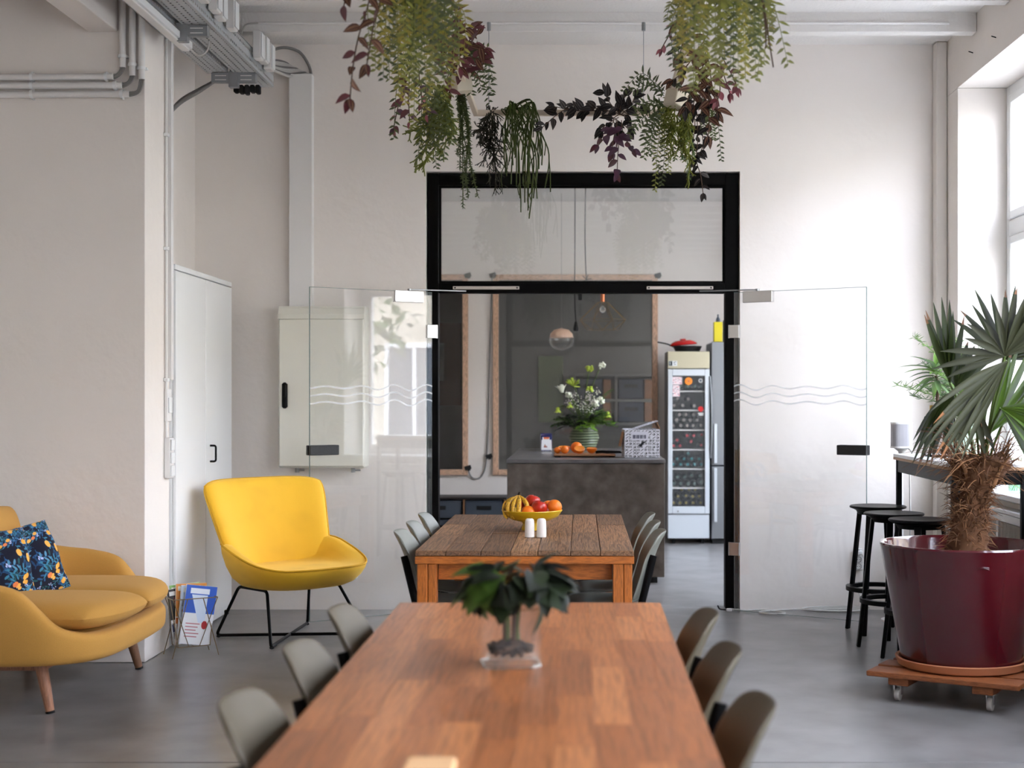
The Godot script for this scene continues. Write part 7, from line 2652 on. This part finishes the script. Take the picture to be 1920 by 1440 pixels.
	strands("twig_cactus", "dark twiggy mistletoe cactus at the left end of the back bar", "twig olive", 0.0030, "fork", 3, [
		[V(-0.505, 3.224, -8.680), V(-0.608, 3.104, -8.650), V(-0.610, 2.991, -8.650)],
		[V(-0.560, 3.224, -8.680), V(-0.543, 3.063, -8.650), V(-0.590, 2.893, -8.650)],
		[V(-0.575, 3.224, -8.680), V(-0.527, 3.039, -8.650), V(-0.558, 2.796, -8.650)],
		[V(-0.533, 3.224, -8.680), V(-0.544, 3.051, -8.650), V(-0.519, 2.731, -8.650)],
		[V(-0.529, 3.224, -8.680), V(-0.601, 3.062, -8.650), V(-0.480, 2.861, -8.650)],
		[V(-0.572, 3.224, -8.680), V(-0.596, 3.030, -8.650), V(-0.503, 2.958, -8.650)],
		[V(-0.557, 3.224, -8.680), V(-0.566, 3.077, -8.650), V(-0.577, 3.072, -8.650)],
		[V(-0.537, 3.224, -8.680), V(-0.594, 3.042, -8.650), V(-0.461, 2.991, -8.650)],
		[V(-0.577, 3.224, -8.680), V(-0.486, 3.089, -8.650), V(-0.535, 2.877, -8.650)],
		[V(-0.523, 3.224, -8.680), V(-0.539, 3.063, -8.650), V(-0.616, 3.088, -8.650)],
		[V(-0.559, 3.224, -8.680), V(-0.563, 3.030, -8.650), V(-0.487, 2.747, -8.650)],
		[V(-0.542, 3.224, -8.680), V(-0.540, 3.080, -8.650), V(-0.568, 2.958, -8.650)],
	])
	strands("rush_cactus", "green rush-like cactus hanging thick from the back bar over the transom", "rush green", 0.0042, "rush", 4, [
		[V(-0.366, 3.198, -8.680), V(-0.443, 3.213, -8.620), V(-0.462, 3.038, -8.600), V(-0.468, 2.885, -8.600)],
		[V(-0.378, 3.198, -8.680), V(-0.358, 3.207, -8.620), V(-0.463, 2.990, -8.600), V(-0.451, 2.788, -8.600)],
		[V(-0.319, 3.198, -8.680), V(-0.337, 3.197, -8.620), V(-0.408, 2.966, -8.600), V(-0.426, 2.740, -8.600)],
		[V(-0.391, 3.198, -8.680), V(-0.410, 3.224, -8.620), V(-0.420, 3.022, -8.600), V(-0.413, 2.853, -8.600)],
		[V(-0.413, 3.198, -8.680), V(-0.413, 3.230, -8.620), V(-0.394, 2.957, -8.600), V(-0.393, 2.724, -8.600)],
		[V(-0.414, 3.198, -8.680), V(-0.402, 3.201, -8.620), V(-0.378, 2.922, -8.600), V(-0.371, 2.653, -8.600)],
		[V(-0.332, 3.198, -8.680), V(-0.313, 3.223, -8.620), V(-0.342, 2.966, -8.600), V(-0.355, 2.740, -8.600)],
		[V(-0.430, 3.198, -8.680), V(-0.459, 3.180, -8.620), V(-0.357, 2.990, -8.600), V(-0.339, 2.788, -8.600)],
		[V(-0.455, 3.198, -8.680), V(-0.299, 3.244, -8.620), V(-0.316, 2.885, -8.600), V(-0.322, 2.579, -8.600)],
		[V(-0.376, 3.198, -8.680), V(-0.432, 3.228, -8.620), V(-0.298, 2.861, -8.600), V(-0.316, 2.530, -8.600)],
		[V(-0.399, 3.198, -8.680), V(-0.428, 3.215, -8.620), V(-0.294, 2.941, -8.600), V(-0.303, 2.691, -8.600)],
		[V(-0.414, 3.198, -8.680), V(-0.460, 3.193, -8.620), V(-0.306, 2.990, -8.600), V(-0.290, 2.788, -8.600)],
		[V(-0.448, 3.198, -8.680), V(-0.477, 3.180, -8.620), V(-0.277, 2.966, -8.600), V(-0.274, 2.740, -8.600)],
		[V(-0.350, 3.198, -8.680), V(-0.363, 3.181, -8.620), V(-0.264, 3.038, -8.600), V(-0.258, 2.885, -8.600)],
		[V(-0.406, 3.198, -8.680), V(-0.337, 3.244, -8.620), V(-0.244, 3.022, -8.600), V(-0.239, 2.853, -8.600)],
		[V(-0.347, 3.198, -8.680), V(-0.360, 3.212, -8.620), V(-0.202, 2.954, -8.600), V(-0.219, 2.717, -8.600)],
		[V(-0.394, 3.198, -8.680), V(-0.327, 3.218, -8.620), V(-0.451, 3.070, -8.600), V(-0.435, 2.949, -8.600)],
		[V(-0.400, 3.198, -8.680), V(-0.435, 3.242, -8.620), V(-0.411, 3.054, -8.600), V(-0.403, 2.917, -8.600)],
		[V(-0.438, 3.198, -8.680), V(-0.384, 3.196, -8.620), V(-0.351, 3.038, -8.600), V(-0.361, 2.885, -8.600)],
		[V(-0.329, 3.198, -8.680), V(-0.413, 3.201, -8.620), V(-0.314, 3.054, -8.600), V(-0.329, 2.917, -8.600)],
		[V(-0.399, 3.198, -8.680), V(-0.289, 3.237, -8.620), V(-0.267, 3.062, -8.600), V(-0.284, 2.933, -8.600)],
		[V(-0.329, 3.198, -8.680), V(-0.276, 3.190, -8.620), V(-0.243, 3.086, -8.600), V(-0.252, 2.982, -8.600)],
		[V(-0.393, 3.198, -8.680), V(-0.330, 3.187, -8.620), V(-0.339, 2.909, -8.600), V(-0.342, 2.627, -8.600)],
		[V(-0.367, 3.198, -8.680), V(-0.287, 3.225, -8.620), V(-0.316, 2.966, -8.600), V(-0.310, 2.740, -8.600)],
		[V(-0.451, 3.198, -8.680), V(-0.297, 3.203, -8.620), V(-0.374, 2.998, -8.600), V(-0.381, 2.804, -8.600)],
		[V(-0.422, 3.198, -8.680), V(-0.440, 3.213, -8.620), V(-0.443, 3.095, -8.600), V(-0.458, 2.998, -8.600)],
		[V(-0.405, 3.198, -8.680), V(-0.391, 3.217, -8.620), V(-0.277, 2.922, -8.600), V(-0.290, 2.653, -8.600)],
		[V(-0.438, 3.198, -8.680), V(-0.299, 3.243, -8.620), V(-0.321, 2.954, -8.600), V(-0.329, 2.717, -8.600)],
	])
	strands("coral_cactus", "yellow-green coral cactus hanging at the right bend", "coral green", 0.0040, "fork", 5, [
		[V(0.558, 3.190, -8.000), V(0.535, 2.993, -7.950), V(0.471, 2.890, -7.950)],
		[V(0.514, 3.190, -8.000), V(0.490, 3.027, -7.950), V(0.501, 2.836, -7.950)],
		[V(0.513, 3.190, -8.000), V(0.569, 3.009, -7.950), V(0.537, 2.821, -7.950)],
		[V(0.548, 3.190, -8.000), V(0.605, 2.991, -7.950), V(0.566, 2.866, -7.950)],
		[V(0.560, 3.190, -8.000), V(0.604, 2.977, -7.950), V(0.602, 2.687, -7.950)],
		[V(0.556, 3.190, -8.000), V(0.519, 3.014, -7.950), V(0.614, 2.776, -7.950)],
		[V(0.557, 3.190, -8.000), V(0.579, 2.979, -7.950), V(0.477, 2.970, -7.950)],
		[V(0.556, 3.190, -8.000), V(0.563, 3.037, -7.950), V(0.581, 2.955, -7.950)],
		[V(0.545, 3.190, -8.000), V(0.497, 3.002, -7.950), V(0.551, 2.926, -7.950)],
		[V(0.505, 3.190, -8.000), V(0.473, 2.974, -7.950), V(0.590, 2.821, -7.950)],
	])
	strands("needle_trailer", "fine needled green trailer hanging at the right bend", "leaf mid", 0.0030, "needle", 6, [
		[V(0.605, 3.146, -8.150), V(0.587, 2.993, -8.150), V(0.617, 2.712, -8.150)],
		[V(0.564, 3.146, -8.150), V(0.618, 2.993, -8.150), V(0.642, 2.840, -8.150)],
		[V(0.600, 3.146, -8.150), V(0.578, 2.993, -8.150), V(0.581, 2.810, -8.150)],
		[V(0.602, 3.146, -8.150), V(0.620, 2.993, -8.150), V(0.599, 2.908, -8.150)],
		[V(0.590, 3.146, -8.150), V(0.585, 2.993, -8.150), V(0.630, 2.947, -8.150)],
		[V(0.565, 3.146, -8.150), V(0.572, 2.993, -8.150), V(0.556, 2.871, -8.150)],
	])
	strands("dry_stem", "thin dry stems hanging at the right edge of the big fern", "stem brown", 0.0030, "plain", 7, [
		[V(0.678, 3.080, -5.400), V(0.705, 2.857, -5.400), V(0.729, 2.703, -5.400)],
		[V(0.668, 3.080, -5.400), V(0.697, 2.877, -5.400), V(0.701, 2.776, -5.400)],
	])


func fern(called: String, label: String, m: String, ll: float, lw: float, fronds: Array) -> void:
	var base := Vector3.ZERO
	for f in fronds:
		base += f[0] / fronds.size()
	var t := thing(called, label, "fern", base)
	rng.seed = hash(label)
	for f in fronds:
		var pts := []
		for q in f:
			pts.append(q - base)
		var path := hook(pts, 10)
		var N := path.size()
		var L := 0.0
		for i in N - 1:
			L += path[i].distance_to(path[i + 1])
		var n := int(L / (lw * 1.2))
		var b := MB.new()
		var rad := PackedFloat32Array()
		for i in N:
			rad.append(lerpf(0.0026, 0.001, float(i) / N))
		b.tube(path, rad, 4)
		var face := V(rng.randf_range(-0.6, 0.6), rng.randf_range(-0.1, 0.5), 1.0).normalized()
		for k in n:
			var s := (k + 1.0) / (n + 0.5)
			var fi := s * (N - 1)
			var i0 := mini(int(fi), N - 2)
			var p := path[i0].lerp(path[i0 + 1], fi - i0)
			var d := (path[i0 + 1] - path[i0]).normalized()
			var side := d.cross(face).normalized() * (1.0 if k % 2 else -1.0)
			var l := ll * (0.45 + 0.55 * sin(clampf(s * 1.15 + 0.15, 0.0, 1.0) * PI * 0.82)) * rng.randf_range(0.85, 1.1)
			if s > 0.85:
				l *= 1.0 - (s - 0.85) * 2.6
			b.leaf(p, side + d * rng.randf_range(0.35, 0.75) + face * rng.randf_range(-0.25, 0.25), face, l, lw, 0.15, 0.1, 3)
		obj("frond", b, M[["fern green", "fern yellow", "fern green", "fern dark"][rng.randi_range(0, 3)] if m != "fern dark" else m], t)


func vine(called: String, label: String, ms: Array, ll: float, lw: float, gap: float, seed_: int, paths: Array) -> void:
	var base: Vector3 = paths[0][0]
	var t := thing(called, label, "hanging vine", base)
	rng.seed = seed_ * 101
	for f in paths:
		var pts := []
		for q in f:
			pts.append(q - base)
		var path := hook(pts, 6)
		var b := MB.new()
		b.tube(path, 0.0028, 5)
		var st := obj("vine_stem", b, M["stem brown"], t)
		var run := 0.0
		var k := 0
		var N := path.size()
		for i in N - 1:
			run += path[i].distance_to(path[i + 1])
			while run > gap or i == N - 2:
				run = maxf(0.0, run - gap)
				var d := (path[i + 1] - path[i]).normalized()
				var a := k * 2.4 + rng.randf_range(-0.5, 0.5)
				var e := d.cross(Vector3.BACK).normalized()
				var g := e.cross(d).normalized()
				var o := (e * cos(a) + g * sin(a) * 0.7)
				var face := (V(0, 0.35, 1.0) + o * 0.3 + V(rng.randf_range(-0.4, 0.4), rng.randf_range(-0.4, 0.4), 0)).normalized()
				var sz := rng.randf_range(0.78, 1.12) * (0.8 if i == N - 2 else 1.0)
				var dir := (o * 1.0 + d * 0.55) if i < N - 2 else d + e * 0.3 * (1 if k % 2 else -1)
				obj("leaf", MB.new().leaf(path[i + 1], dir, face, ll * sz, lw * sz, rng.randf_range(0.0, 0.35), 0.22, 5), M[ms[k % ms.size()]], st)
				k += 1
				if i == N - 2 and k % 3 == 0:
					break


func strands(called: String, label: String, m: String, r: float, kind: String, seed_: int, paths: Array) -> void:
	var base: Vector3 = paths[0][0]
	var t := thing(called, label, "hanging plant", base)
	rng.seed = seed_ * 77
	for f in paths:
		var pts := []
		for q in f:
			pts.append(q - base)
		var path := hook(pts, 7)
		var b := MB.new()
		var N := path.size()
		if kind == "fork":
			for i in N:
				path[i] += V(rng.randf_range(-1, 1), rng.randf_range(-1, 1), rng.randf_range(-1, 1)) * 0.007
		b.tube(path, r, 5)
		if kind == "fork":
			for i in range(3, N):
				for e in 2:
					var d := (path[i] - path[i - 1]).normalized()
					var o := (d + V(rng.randf_range(-1, 1), rng.randf_range(-0.4, 0.4), rng.randf_range(-1, 1)) * 0.9).normalized()
					var p1 := path[i] + o * rng.randf_range(0.02, 0.045)
					b.tube(PackedVector3Array([path[i], p1]), r * 0.9, 4)
					for z in 2:
						var o2 := (o + V(rng.randf_range(-1, 1), rng.randf_range(-0.8, 0.2), rng.randf_range(-1, 1)) * 0.8).normalized()
						b.tube(PackedVector3Array([p1, p1 + o2 * rng.randf_range(0.012, 0.032)]), r * 0.75, 4)
		elif kind == "needle":
			for i in range(1, N):
				for e in 11:
					var q := path[i - 1].lerp(path[i], rng.randf())
					var o := V(rng.randf_range(-1, 1), rng.randf_range(-1.0, 0.3), rng.randf_range(-1, 1)).normalized()
					b.leaf(q, o, V(o.z, 0.4, -o.x), rng.randf_range(0.014, 0.03), 0.006, 0.1, 0.0, 2)
		elif kind == "rush":
			for e in 2:
				var i := rng.randi_range(6, N - 4)
				var p0 := path[i]
				var dx := rng.randf_range(-0.035, 0.035)
				var L := rng.randf_range(0.06, 0.2)
				b.tube(hook([p0, p0 + V(dx, -L * 0.45, rng.randf_range(-0.02, 0.02)), p0 + V(dx * rng.randf_range(0.2, 1.4), -L, 0)], 4), r * 0.85, 4)
		obj("strand", b, M[m], t)


# ---------------------------------------------------------------- things on the tables and floor
func build_small_things() -> void:
	var b: MB
	# yellow pedestal bowl
	var yt := 0.7525
	var c := V(-0.26, yt, -7.50)
	var t := thing("fruit_bowl", "yellow pedestal bowl full of fruit on the plank table", "bowl", c)
	b = MB.new()
	b.lathe([Vector2(0, 0), Vector2(0.055, 0), Vector2(0.056, 0.004), Vector2(0.05, 0.03), Vector2(0.054, 0.042), Vector2(0.10, 0.052), Vector2(0.138, 0.072), Vector2(0.160, 0.102), Vector2(0.159, 0.106), Vector2(0.154, 0.104), Vector2(0.132, 0.077), Vector2(0.095, 0.06), Vector2(0, 0.052)], 56)
	obj("bowl", b, M["bowl yellow"], t)
	var fy := c.y + 0.058
	var fruits := [
		["apple", "red apple at the back of the fruit bowl beside the bananas", V(-0.035, 0.07, -0.06), 0.040],
		["apple", "large red apple on top in the middle of the fruit bowl", V(0.002, 0.088, -0.005), 0.042],
		["apple", "red and yellow apple at the front of the fruit bowl", V(0.037, 0.062, 0.05), 0.0415],
		["apple", "dark red apple low between the apples and the right orange", V(0.075, 0.045, 0.0), 0.036],
		["orange", "orange at the right end of the fruit bowl", V(0.118, 0.068, 0.01), 0.040],
		["orange", "orange at the front of the fruit bowl under the bananas", V(-0.018, 0.04, 0.062), 0.040],
		["orange", "orange half hidden at the back right of the fruit bowl", V(0.085, 0.06, -0.055), 0.038],
	]
	for q in fruits:
		var r: float = q[3]
		var f := thing(q[0], q[1], "fruit", V(c.x, fy - 0.005, c.z) + q[2])
		f.rotation = V(0.3 * sin(r * 999), r * 700, 0.35 * cos(r * 777))
		b = MB.new()
		if q[0] == "apple":
			b.lathe([Vector2(0, -0.80) * r, Vector2(0.30, -0.88) * r, Vector2(0.62, -0.74) * r, Vector2(0.90, -0.35) * r, Vector2(1.0, 0.1) * r, Vector2(0.93, 0.52) * r, Vector2(0.70, 0.83) * r, Vector2(0.40, 0.93) * r, Vector2(0.15, 0.84) * r, Vector2(0.0, 0.68) * r], 26)
			obj("skin", b, M["apple"], f)
			obj("stalk", MB.new().tube(PackedVector3Array([V(0, r * 0.7, 0), V(0.003, r * 0.9, 0), V(0.008, r * 1.15, 0)]), 0.0018, 5), M["stem brown"], f)
		else:
			b.ball(Vector3.ZERO, V(r, r * 0.96, r), 24, 14)
			obj("peel", b, M["orange peel"], f)
			obj("navel", MB.new().lathe([Vector2(0.004, 0), Vector2(0.003, 0.0015), Vector2(0, 0.001)], 8, Transform3D(Basis(), V(0, r * 0.955, 0))), M["stem green"], f)
	# bananas, a hand of five joined at the crown
	t = thing("banana_bunch", "bunch of ripe bananas with dark tips at the left of the fruit bowl", "bananas", V(c.x - 0.085, fy + 0.008, c.z + 0.015))
	t.scale = Vector3.ONE * 0.86
	var crown := V(0.02, 0.135, -0.01)
	var k := 0
	for q in [[-0.062, 0.03], [-0.045, 0.055], [-0.020, 0.072], [0.008, 0.078], [0.045, 0.045]]:
		var tip := V(q[0] + 0.012, -0.002 + 0.012 * (k % 2), q[1] + 0.015)
		var mid := (crown + tip) * 0.5 + V(q[0] * 0.75 - 0.003, 0.012, q[1] * 0.55)
		var path := hook([crown, crown.lerp(mid, 0.45) + V(0, 0.008, 0), mid, mid.lerp(tip, 0.6) + V(q[0] * 0.10, -0.004, q[1] * 0.12), tip], 5)
		var rad := PackedFloat32Array()
		for i in path.size():
			var s := float(i) / (path.size() - 1)
			rad.append(0.005 + 0.0098 * smoothstep(0.12, 0.38, s) * (1.0 - smoothstep(0.80, 1.0, s) * 0.85))
		b = MB.new()
		b.tube(path, rad, 9)
		var bn := obj("banana", b, M["banana"], t)
		obj("tip", MB.new().ball(tip, V(0.0055, 0.0055, 0.0055), 8, 6), M["banana tip"], bn)
		k += 1
	obj("crown_stub", MB.new().tube(PackedVector3Array([crown - V(0, 0.006, 0), crown + V(0.006, 0.016, -0.004)]), PackedFloat32Array([0.014, 0.010]), 9), M["banana tip"], t)
	# shakers
	for q in [[-0.258, "left", 3], [-0.199, "right", 1]]:
		t = thing("shaker", "%s one of the two white oval porcelain shakers before the fruit bowl" % q[1], "shaker", V(q[0], yt, -7.10), 0, "white salt and pepper shakers")
		b = MB.new()
		var rows := []
		for e in [[0.93, 0.0], [1.0, 0.003], [1.0, 0.03], [0.97, 0.06], [0.93, 0.08], [0.84, 0.088], [0.6, 0.0925], [0.0, 0.0935]]:
			var ring := PackedVector3Array()
			for i in 28:
				var a := TAU * i / 28
				ring.append(V(cos(a) * 0.024 * e[0], e[1], sin(a) * 0.019 * e[0]))
			rows.append(ring)
		b.grid(rows, true, true)
		obj("body", b, M["porcelain"], t)
		for i in q[2]:
			obj("hole", MB.new().lathe([Vector2(0.0018, 0), Vector2(0.0018, 0.0006), Vector2(0, 0.0006)], 8, Transform3D(Basis(), V(0.006 * (i - (q[2] - 1) / 2.0), 0.0932, 0.002))), M["black rubber"], t)

	# glass vase with a dark leafy cutting on the near table
	yt = 0.7505
	var vc := V(-0.185, yt, -3.735)
	t = thing("glass_vase", "thick-bottomed square glass vase with water on the foreground table", "vase", vc, 0.16)
	var sq := func(r: float) -> PackedVector2Array:
		var o := PackedVector2Array()
		for i in 4:
			var a := TAU * (i + 0.5) / 4
			var cc := Vector2(cos(a), sin(a)) * r * 1.414
			var d := Vector2(cos(a + PI / 2), sin(a + PI / 2))
			for s in [-1.0, 1.0]:
				o.append(cc - cc.normalized() * 0.018 + d * s * 0.018)
		return o
	var ro: PackedVector2Array = sq.call(0.074)
	var ri: PackedVector2Array = sq.call(0.067)
	b = MB.new()
	for i in 8:
		var j := (i + 1) % 8
		for e in [[ro, 1.0], [ri, -1.0]]:
			var pl: PackedVector2Array = e[0]
			var y0 := 0.0 if e[1] > 0 else 0.024
			var d := pl[j] - pl[i]
			var nn := V(d.y, 0, -d.x).normalized() * float(e[1])
			b.quad(V(pl[i].x, y0, pl[i].y), V(pl[j].x, y0, pl[j].y), V(pl[j].x, 0.152, pl[j].y), V(pl[i].x, 0.152, pl[i].y), nn)
		b.quad(V(ro[i].x, 0.152, ro[i].y), V(ro[j].x, 0.152, ro[j].y), V(ri[j].x, 0.152, ri[j].y), V(ri[i].x, 0.152, ri[i].y), Vector3.UP)
		b.tri(b.p(V(0, 0, 0), Vector3.DOWN), b.p(V(ro[i].x, 0, ro[i].y), Vector3.DOWN), b.p(V(ro[j].x, 0, ro[j].y), Vector3.DOWN))
		b.tri(b.p(V(0, 0.024, 0), Vector3.UP), b.p(V(ri[i].x, 0.024, ri[i].y), Vector3.UP), b.p(V(ri[j].x, 0.024, ri[j].y), Vector3.UP))
	obj("glass", b, M["thin glass"], t)
	b = MB.new()
	b.prism(sq.call(0.0665), 0.006, Transform3D(Basis(Vector3.RIGHT, PI / 2), V(0, 0.0205, 0)))
	obj("thick_base", b, M["thin glass"], t)
	for i in 8:
		var j := (i + 1) % 8
		for y in [0.003, 0.151]:
			obj("glass_edge", MB.new().tube(PackedVector3Array([V(ro[i].x, y, ro[i].y), V(ro[j].x, y, ro[j].y)]), 0.0032 if y < 0.1 else 0.0022, 8), M["solid glass"], t)
	t = thing("leafy_cutting", "dark green leafy cutting with brown roots standing in the glass vase", "plant", vc)
	rng.seed = 27
	for i in 6:
		b = MB.new()
		var a := TAU * i / 6
		b.tube(hook([V(cos(a) * 0.02, 0.03, sin(a) * 0.02), V(cos(a) * 0.016, 0.10, sin(a) * 0.012), V(cos(a) * 0.026, 0.17, sin(a) * 0.02), V(cos(a) * 0.05, 0.215, sin(a) * 0.03)], 5), 0.0062, 7)
		obj("stem", b, M["stem brown"] if i % 2 else M["stem green"], t)
	for i in 34:
		var a := TAU * i / 12.7
		b = MB.new()
		b.tube(hook([V(cos(a) * 0.015, 0.06, sin(a) * 0.015), V(cos(a) * 0.035, 0.05, sin(a) * 0.035), V(cos(a + 1) * (0.052 + 0.0003 * i), 0.028 + 0.0007 * i, sin(a + 1) * (0.052 + 0.0003 * i))], 4), 0.0065, 5)
		obj("root", b, M["soil"] if i % 3 else M["stem brown"], t)
	for i in 78:
		var d := V(rng.randf_range(-1, 1), rng.randf_range(-0.35, 0.8), rng.randf_range(-1, 1)).normalized()
		var p0 := V(0.015, 0.212, 0) + d * V(0.09, 0.04, 0.075)
		var dir := (V(d.x, d.y * 0.4 - 0.25, d.z) + V(rng.randf_range(-0.7, 0.7), rng.randf_range(-0.3, 0.3), rng.randf_range(-0.7, 0.7))).normalized()
		var m: String = ["leaf dark", "leaf deep", "leaf dark"][i % 3] if d.x > -0.2 or i % 2 else "leaf mid"
		obj("leaf", MB.new().leaf(p0, dir, (d + V(0, 0.6, 0)).normalized(), rng.randf_range(0.075, 0.11), rng.randf_range(0.065, 0.09), 0.45, 0.08, 5), M[m], t)
	# pale block at the viewer's end of the table
	b = MB.new()
	b.slab(V(-0.046, 0, -0.05), V(0.046, 0.022, 0.05), 0.004)
	single("wooden_block", "small pale wooden block at the front edge of the foreground table", "block", b, M["cream block"], V(-0.281, yt, -2.635))

	# magazine rack
	t = thing("magazine_rack", "thin bronze wire magazine rack beside the pier", "magazine rack", V(-2.20, 0, -8.02), 0.55)
	var w := 0.125
	var d2 := 0.085
	var hT := 0.325
	for q in [[V(-w, hT, -d2), V(w, hT, -d2)], [V(w, hT, -d2), V(w, hT, d2)], [V(w, hT, d2), V(-w, hT, d2)], [V(-w, hT, d2), V(-w, hT, -d2)]]:
		obj("rim_wire", MB.new().tube(PackedVector3Array([q[0], q[1]]), 0.0028, 6), M["bronze wire"], t)
	var lowc := [V(-0.09, 0.055, -0.06), V(0.09, 0.055, -0.06), V(0.09, 0.055, 0.06), V(-0.09, 0.055, 0.06)]
	for i in 4:
		obj("floor_wire", MB.new().tube(PackedVector3Array([lowc[i], lowc[(i + 1) % 4]]), 0.0025, 6), M["bronze wire"], t)
	obj("floor_wire", MB.new().tube(PackedVector3Array([V(0, 0.055, -0.06), V(0, 0.055, 0.06)]), 0.0025, 6), M["bronze wire"], t)
	for sx in [-1.0, 1.0]:
		for sz in [-1.0, 1.0]:
			obj("leg_wire", MB.new().tube(PackedVector3Array([V(sx * w * 0.35, hT, sz * d2), V(sx * 0.13, 0.0, sz * 0.09)]), 0.0028, 6), M["bronze wire"], t)
			obj("side_wire", MB.new().tube(PackedVector3Array([V(sx * w, hT, sz * d2), V(sx * 0.03, 0.055, sz * 0.06)]), 0.0025, 6), M["bronze wire"], t)
			obj("side_wire", MB.new().tube(PackedVector3Array([V(sx * w, hT, sz * d2 * 0.2), V(sx * 0.09, 0.055, sz * 0.06)]), 0.0025, 6), M["bronze wire"], t)
	# magazines in it
	var mags := [
		[-0.062, 0.10, Color(0.55, 0.76, 0.42), "magazine with a green edge at the back left of the wire rack"],
		[-0.045, 0.30, Color(0.14, 0.10, 0.09), "magazine with a dark photographic cover in the wire rack"],
		[-0.020, 0.26, Color(0.85, 0.55, 0.22), "magazine with an orange cover in the middle of the wire rack"],
		[0.010, 0.20, Color(0.78, 0.84, 0.92), "pale blue magazine behind the front one in the wire rack"],
		[0.045, 0.12, Color(0.16, 0.36, 0.75), "magazine with a blue and white cover at the front right of the wire rack"],
	]
	var no := 0
	rng.seed = 90
	for q in mags:
		var im := Image.create(96, 128, false, Image.FORMAT_RGBA8)
		im.fill(Color(0.93, 0.93, 0.93))
		im.fill_rect(Rect2i(0, 0, 96, 70 if no != 4 else 60), q[2])
		if no == 4:
			im.fill_rect(Rect2i(14, 6, 60, 12), Color(0.92, 0.94, 0.97))
			for i in 60:
				im.fill_rect(Rect2i(20 + i / 2, 20 + i, 50 - i / 2, 1), Color(0.85, 0.90, 0.96))
			disc_on(im, 70, 84, 9, Color(0.70, 0.12, 0.15))
			for i in 5:
				im.fill_rect(Rect2i(12, 82 + i * 7, 44 - 5 * (i % 3), 2), Color(0.75, 0.45, 0.48))
		else:
			for i in 24:
				var cc: Color = q[2]
				cc = cc.lerp([Color(0.9, 0.85, 0.8), Color(0.08, 0.06, 0.08), Color(0.7, 0.25, 0.2), Color(0.15, 0.2, 0.4)][i % 4], rng.randf_range(0.3, 0.9))
				blob_box(im, rng.randi_range(0, 80), rng.randi_range(14, 110), rng.randi_range(8, 30), rng.randi_range(5, 22), cc)
			im.fill_rect(Rect2i(6, 5, 70, 10), Color(0.95, 0.95, 0.93))
		var pm := printed("magazine print %d" % no, im, 0.3)
		var m := thing("magazine", q[3], "magazine", V(-2.20, 0.062, -8.02) + Basis(Vector3.UP, 0.55) * V(0, 0, q[0]), 0.55, "magazines in the wire rack")
		m.rotation.z = [0.05, 0.12, -0.03, -0.10, -0.16][no]
		m.rotation.x = -0.06
		var h: float = [0.33, 0.315, 0.335, 0.325, 0.33][no]
		obj("cover", MB.new().slab(V(-0.085, 0, 0.001), V(0.09, h, 0.005), 0.0005), pm, m)
		obj("pages", MB.new().slab(V(-0.083, 0.001, -0.007), V(0.089, h - 0.002, 0.001)), M["paper"], m)
		obj("back_cover", MB.new().slab(V(-0.085, 0, -0.0085), V(0.09, h, -0.007)), M["paper"], m)
		no += 1
	# small socket box on the wall behind the yellow chair and a black clip on the cupboard plinth
	t = thing("wall_rail", "white flat wall conduit box low behind the yellow chair", "wall box", V(-1.71, 0.21, -9.72))
	obj("body", MB.new().slab(V(-0.32, 0, 0), V(0.16, 0.06, 0.04), 0.015), M["white plastic"], t)
	obj("end_cap", MB.new().slab(V(0.15, -0.003, 0), V(0.185, 0.063, 0.043), 0.015), M["white lacquer"], t)
	b = MB.new()
	b.slab(V(-0.012, 0, -0.012), V(0.012, 0.03, 0.012), 0.003)
	single("door_stop", "tiny black door stop at the far foot of the tall cupboard", "door stop", b, M["black rubber"], V(-2.32, 0.03, -9.30))
	# nails left in the plaster on the right
	for q in [[V(2.47, 3.30, -9.66), "in the corner strip under the beam"], [V(2.478, 3.63, -9.0), "above the far window, the left one"], [V(2.478, 3.60, -8.5), "above the far window, the right one"]]:
		b = MB.new()
		b.tube(PackedVector3Array([q[0], q[0] + V(-0.03, 0.006, 0.01)]), 0.0035, 6)
		single("wall_hook", "small dark hook in the plaster " + q[1], "hook", b, M["black metal"])


func blob_box(im: Image, x: int, y: int, w: int, h: int, col: Color) -> void:
	im.fill_rect(Rect2i(x, y, w, h).intersection(Rect2i(0, 0, im.get_width(), im.get_height())), col)
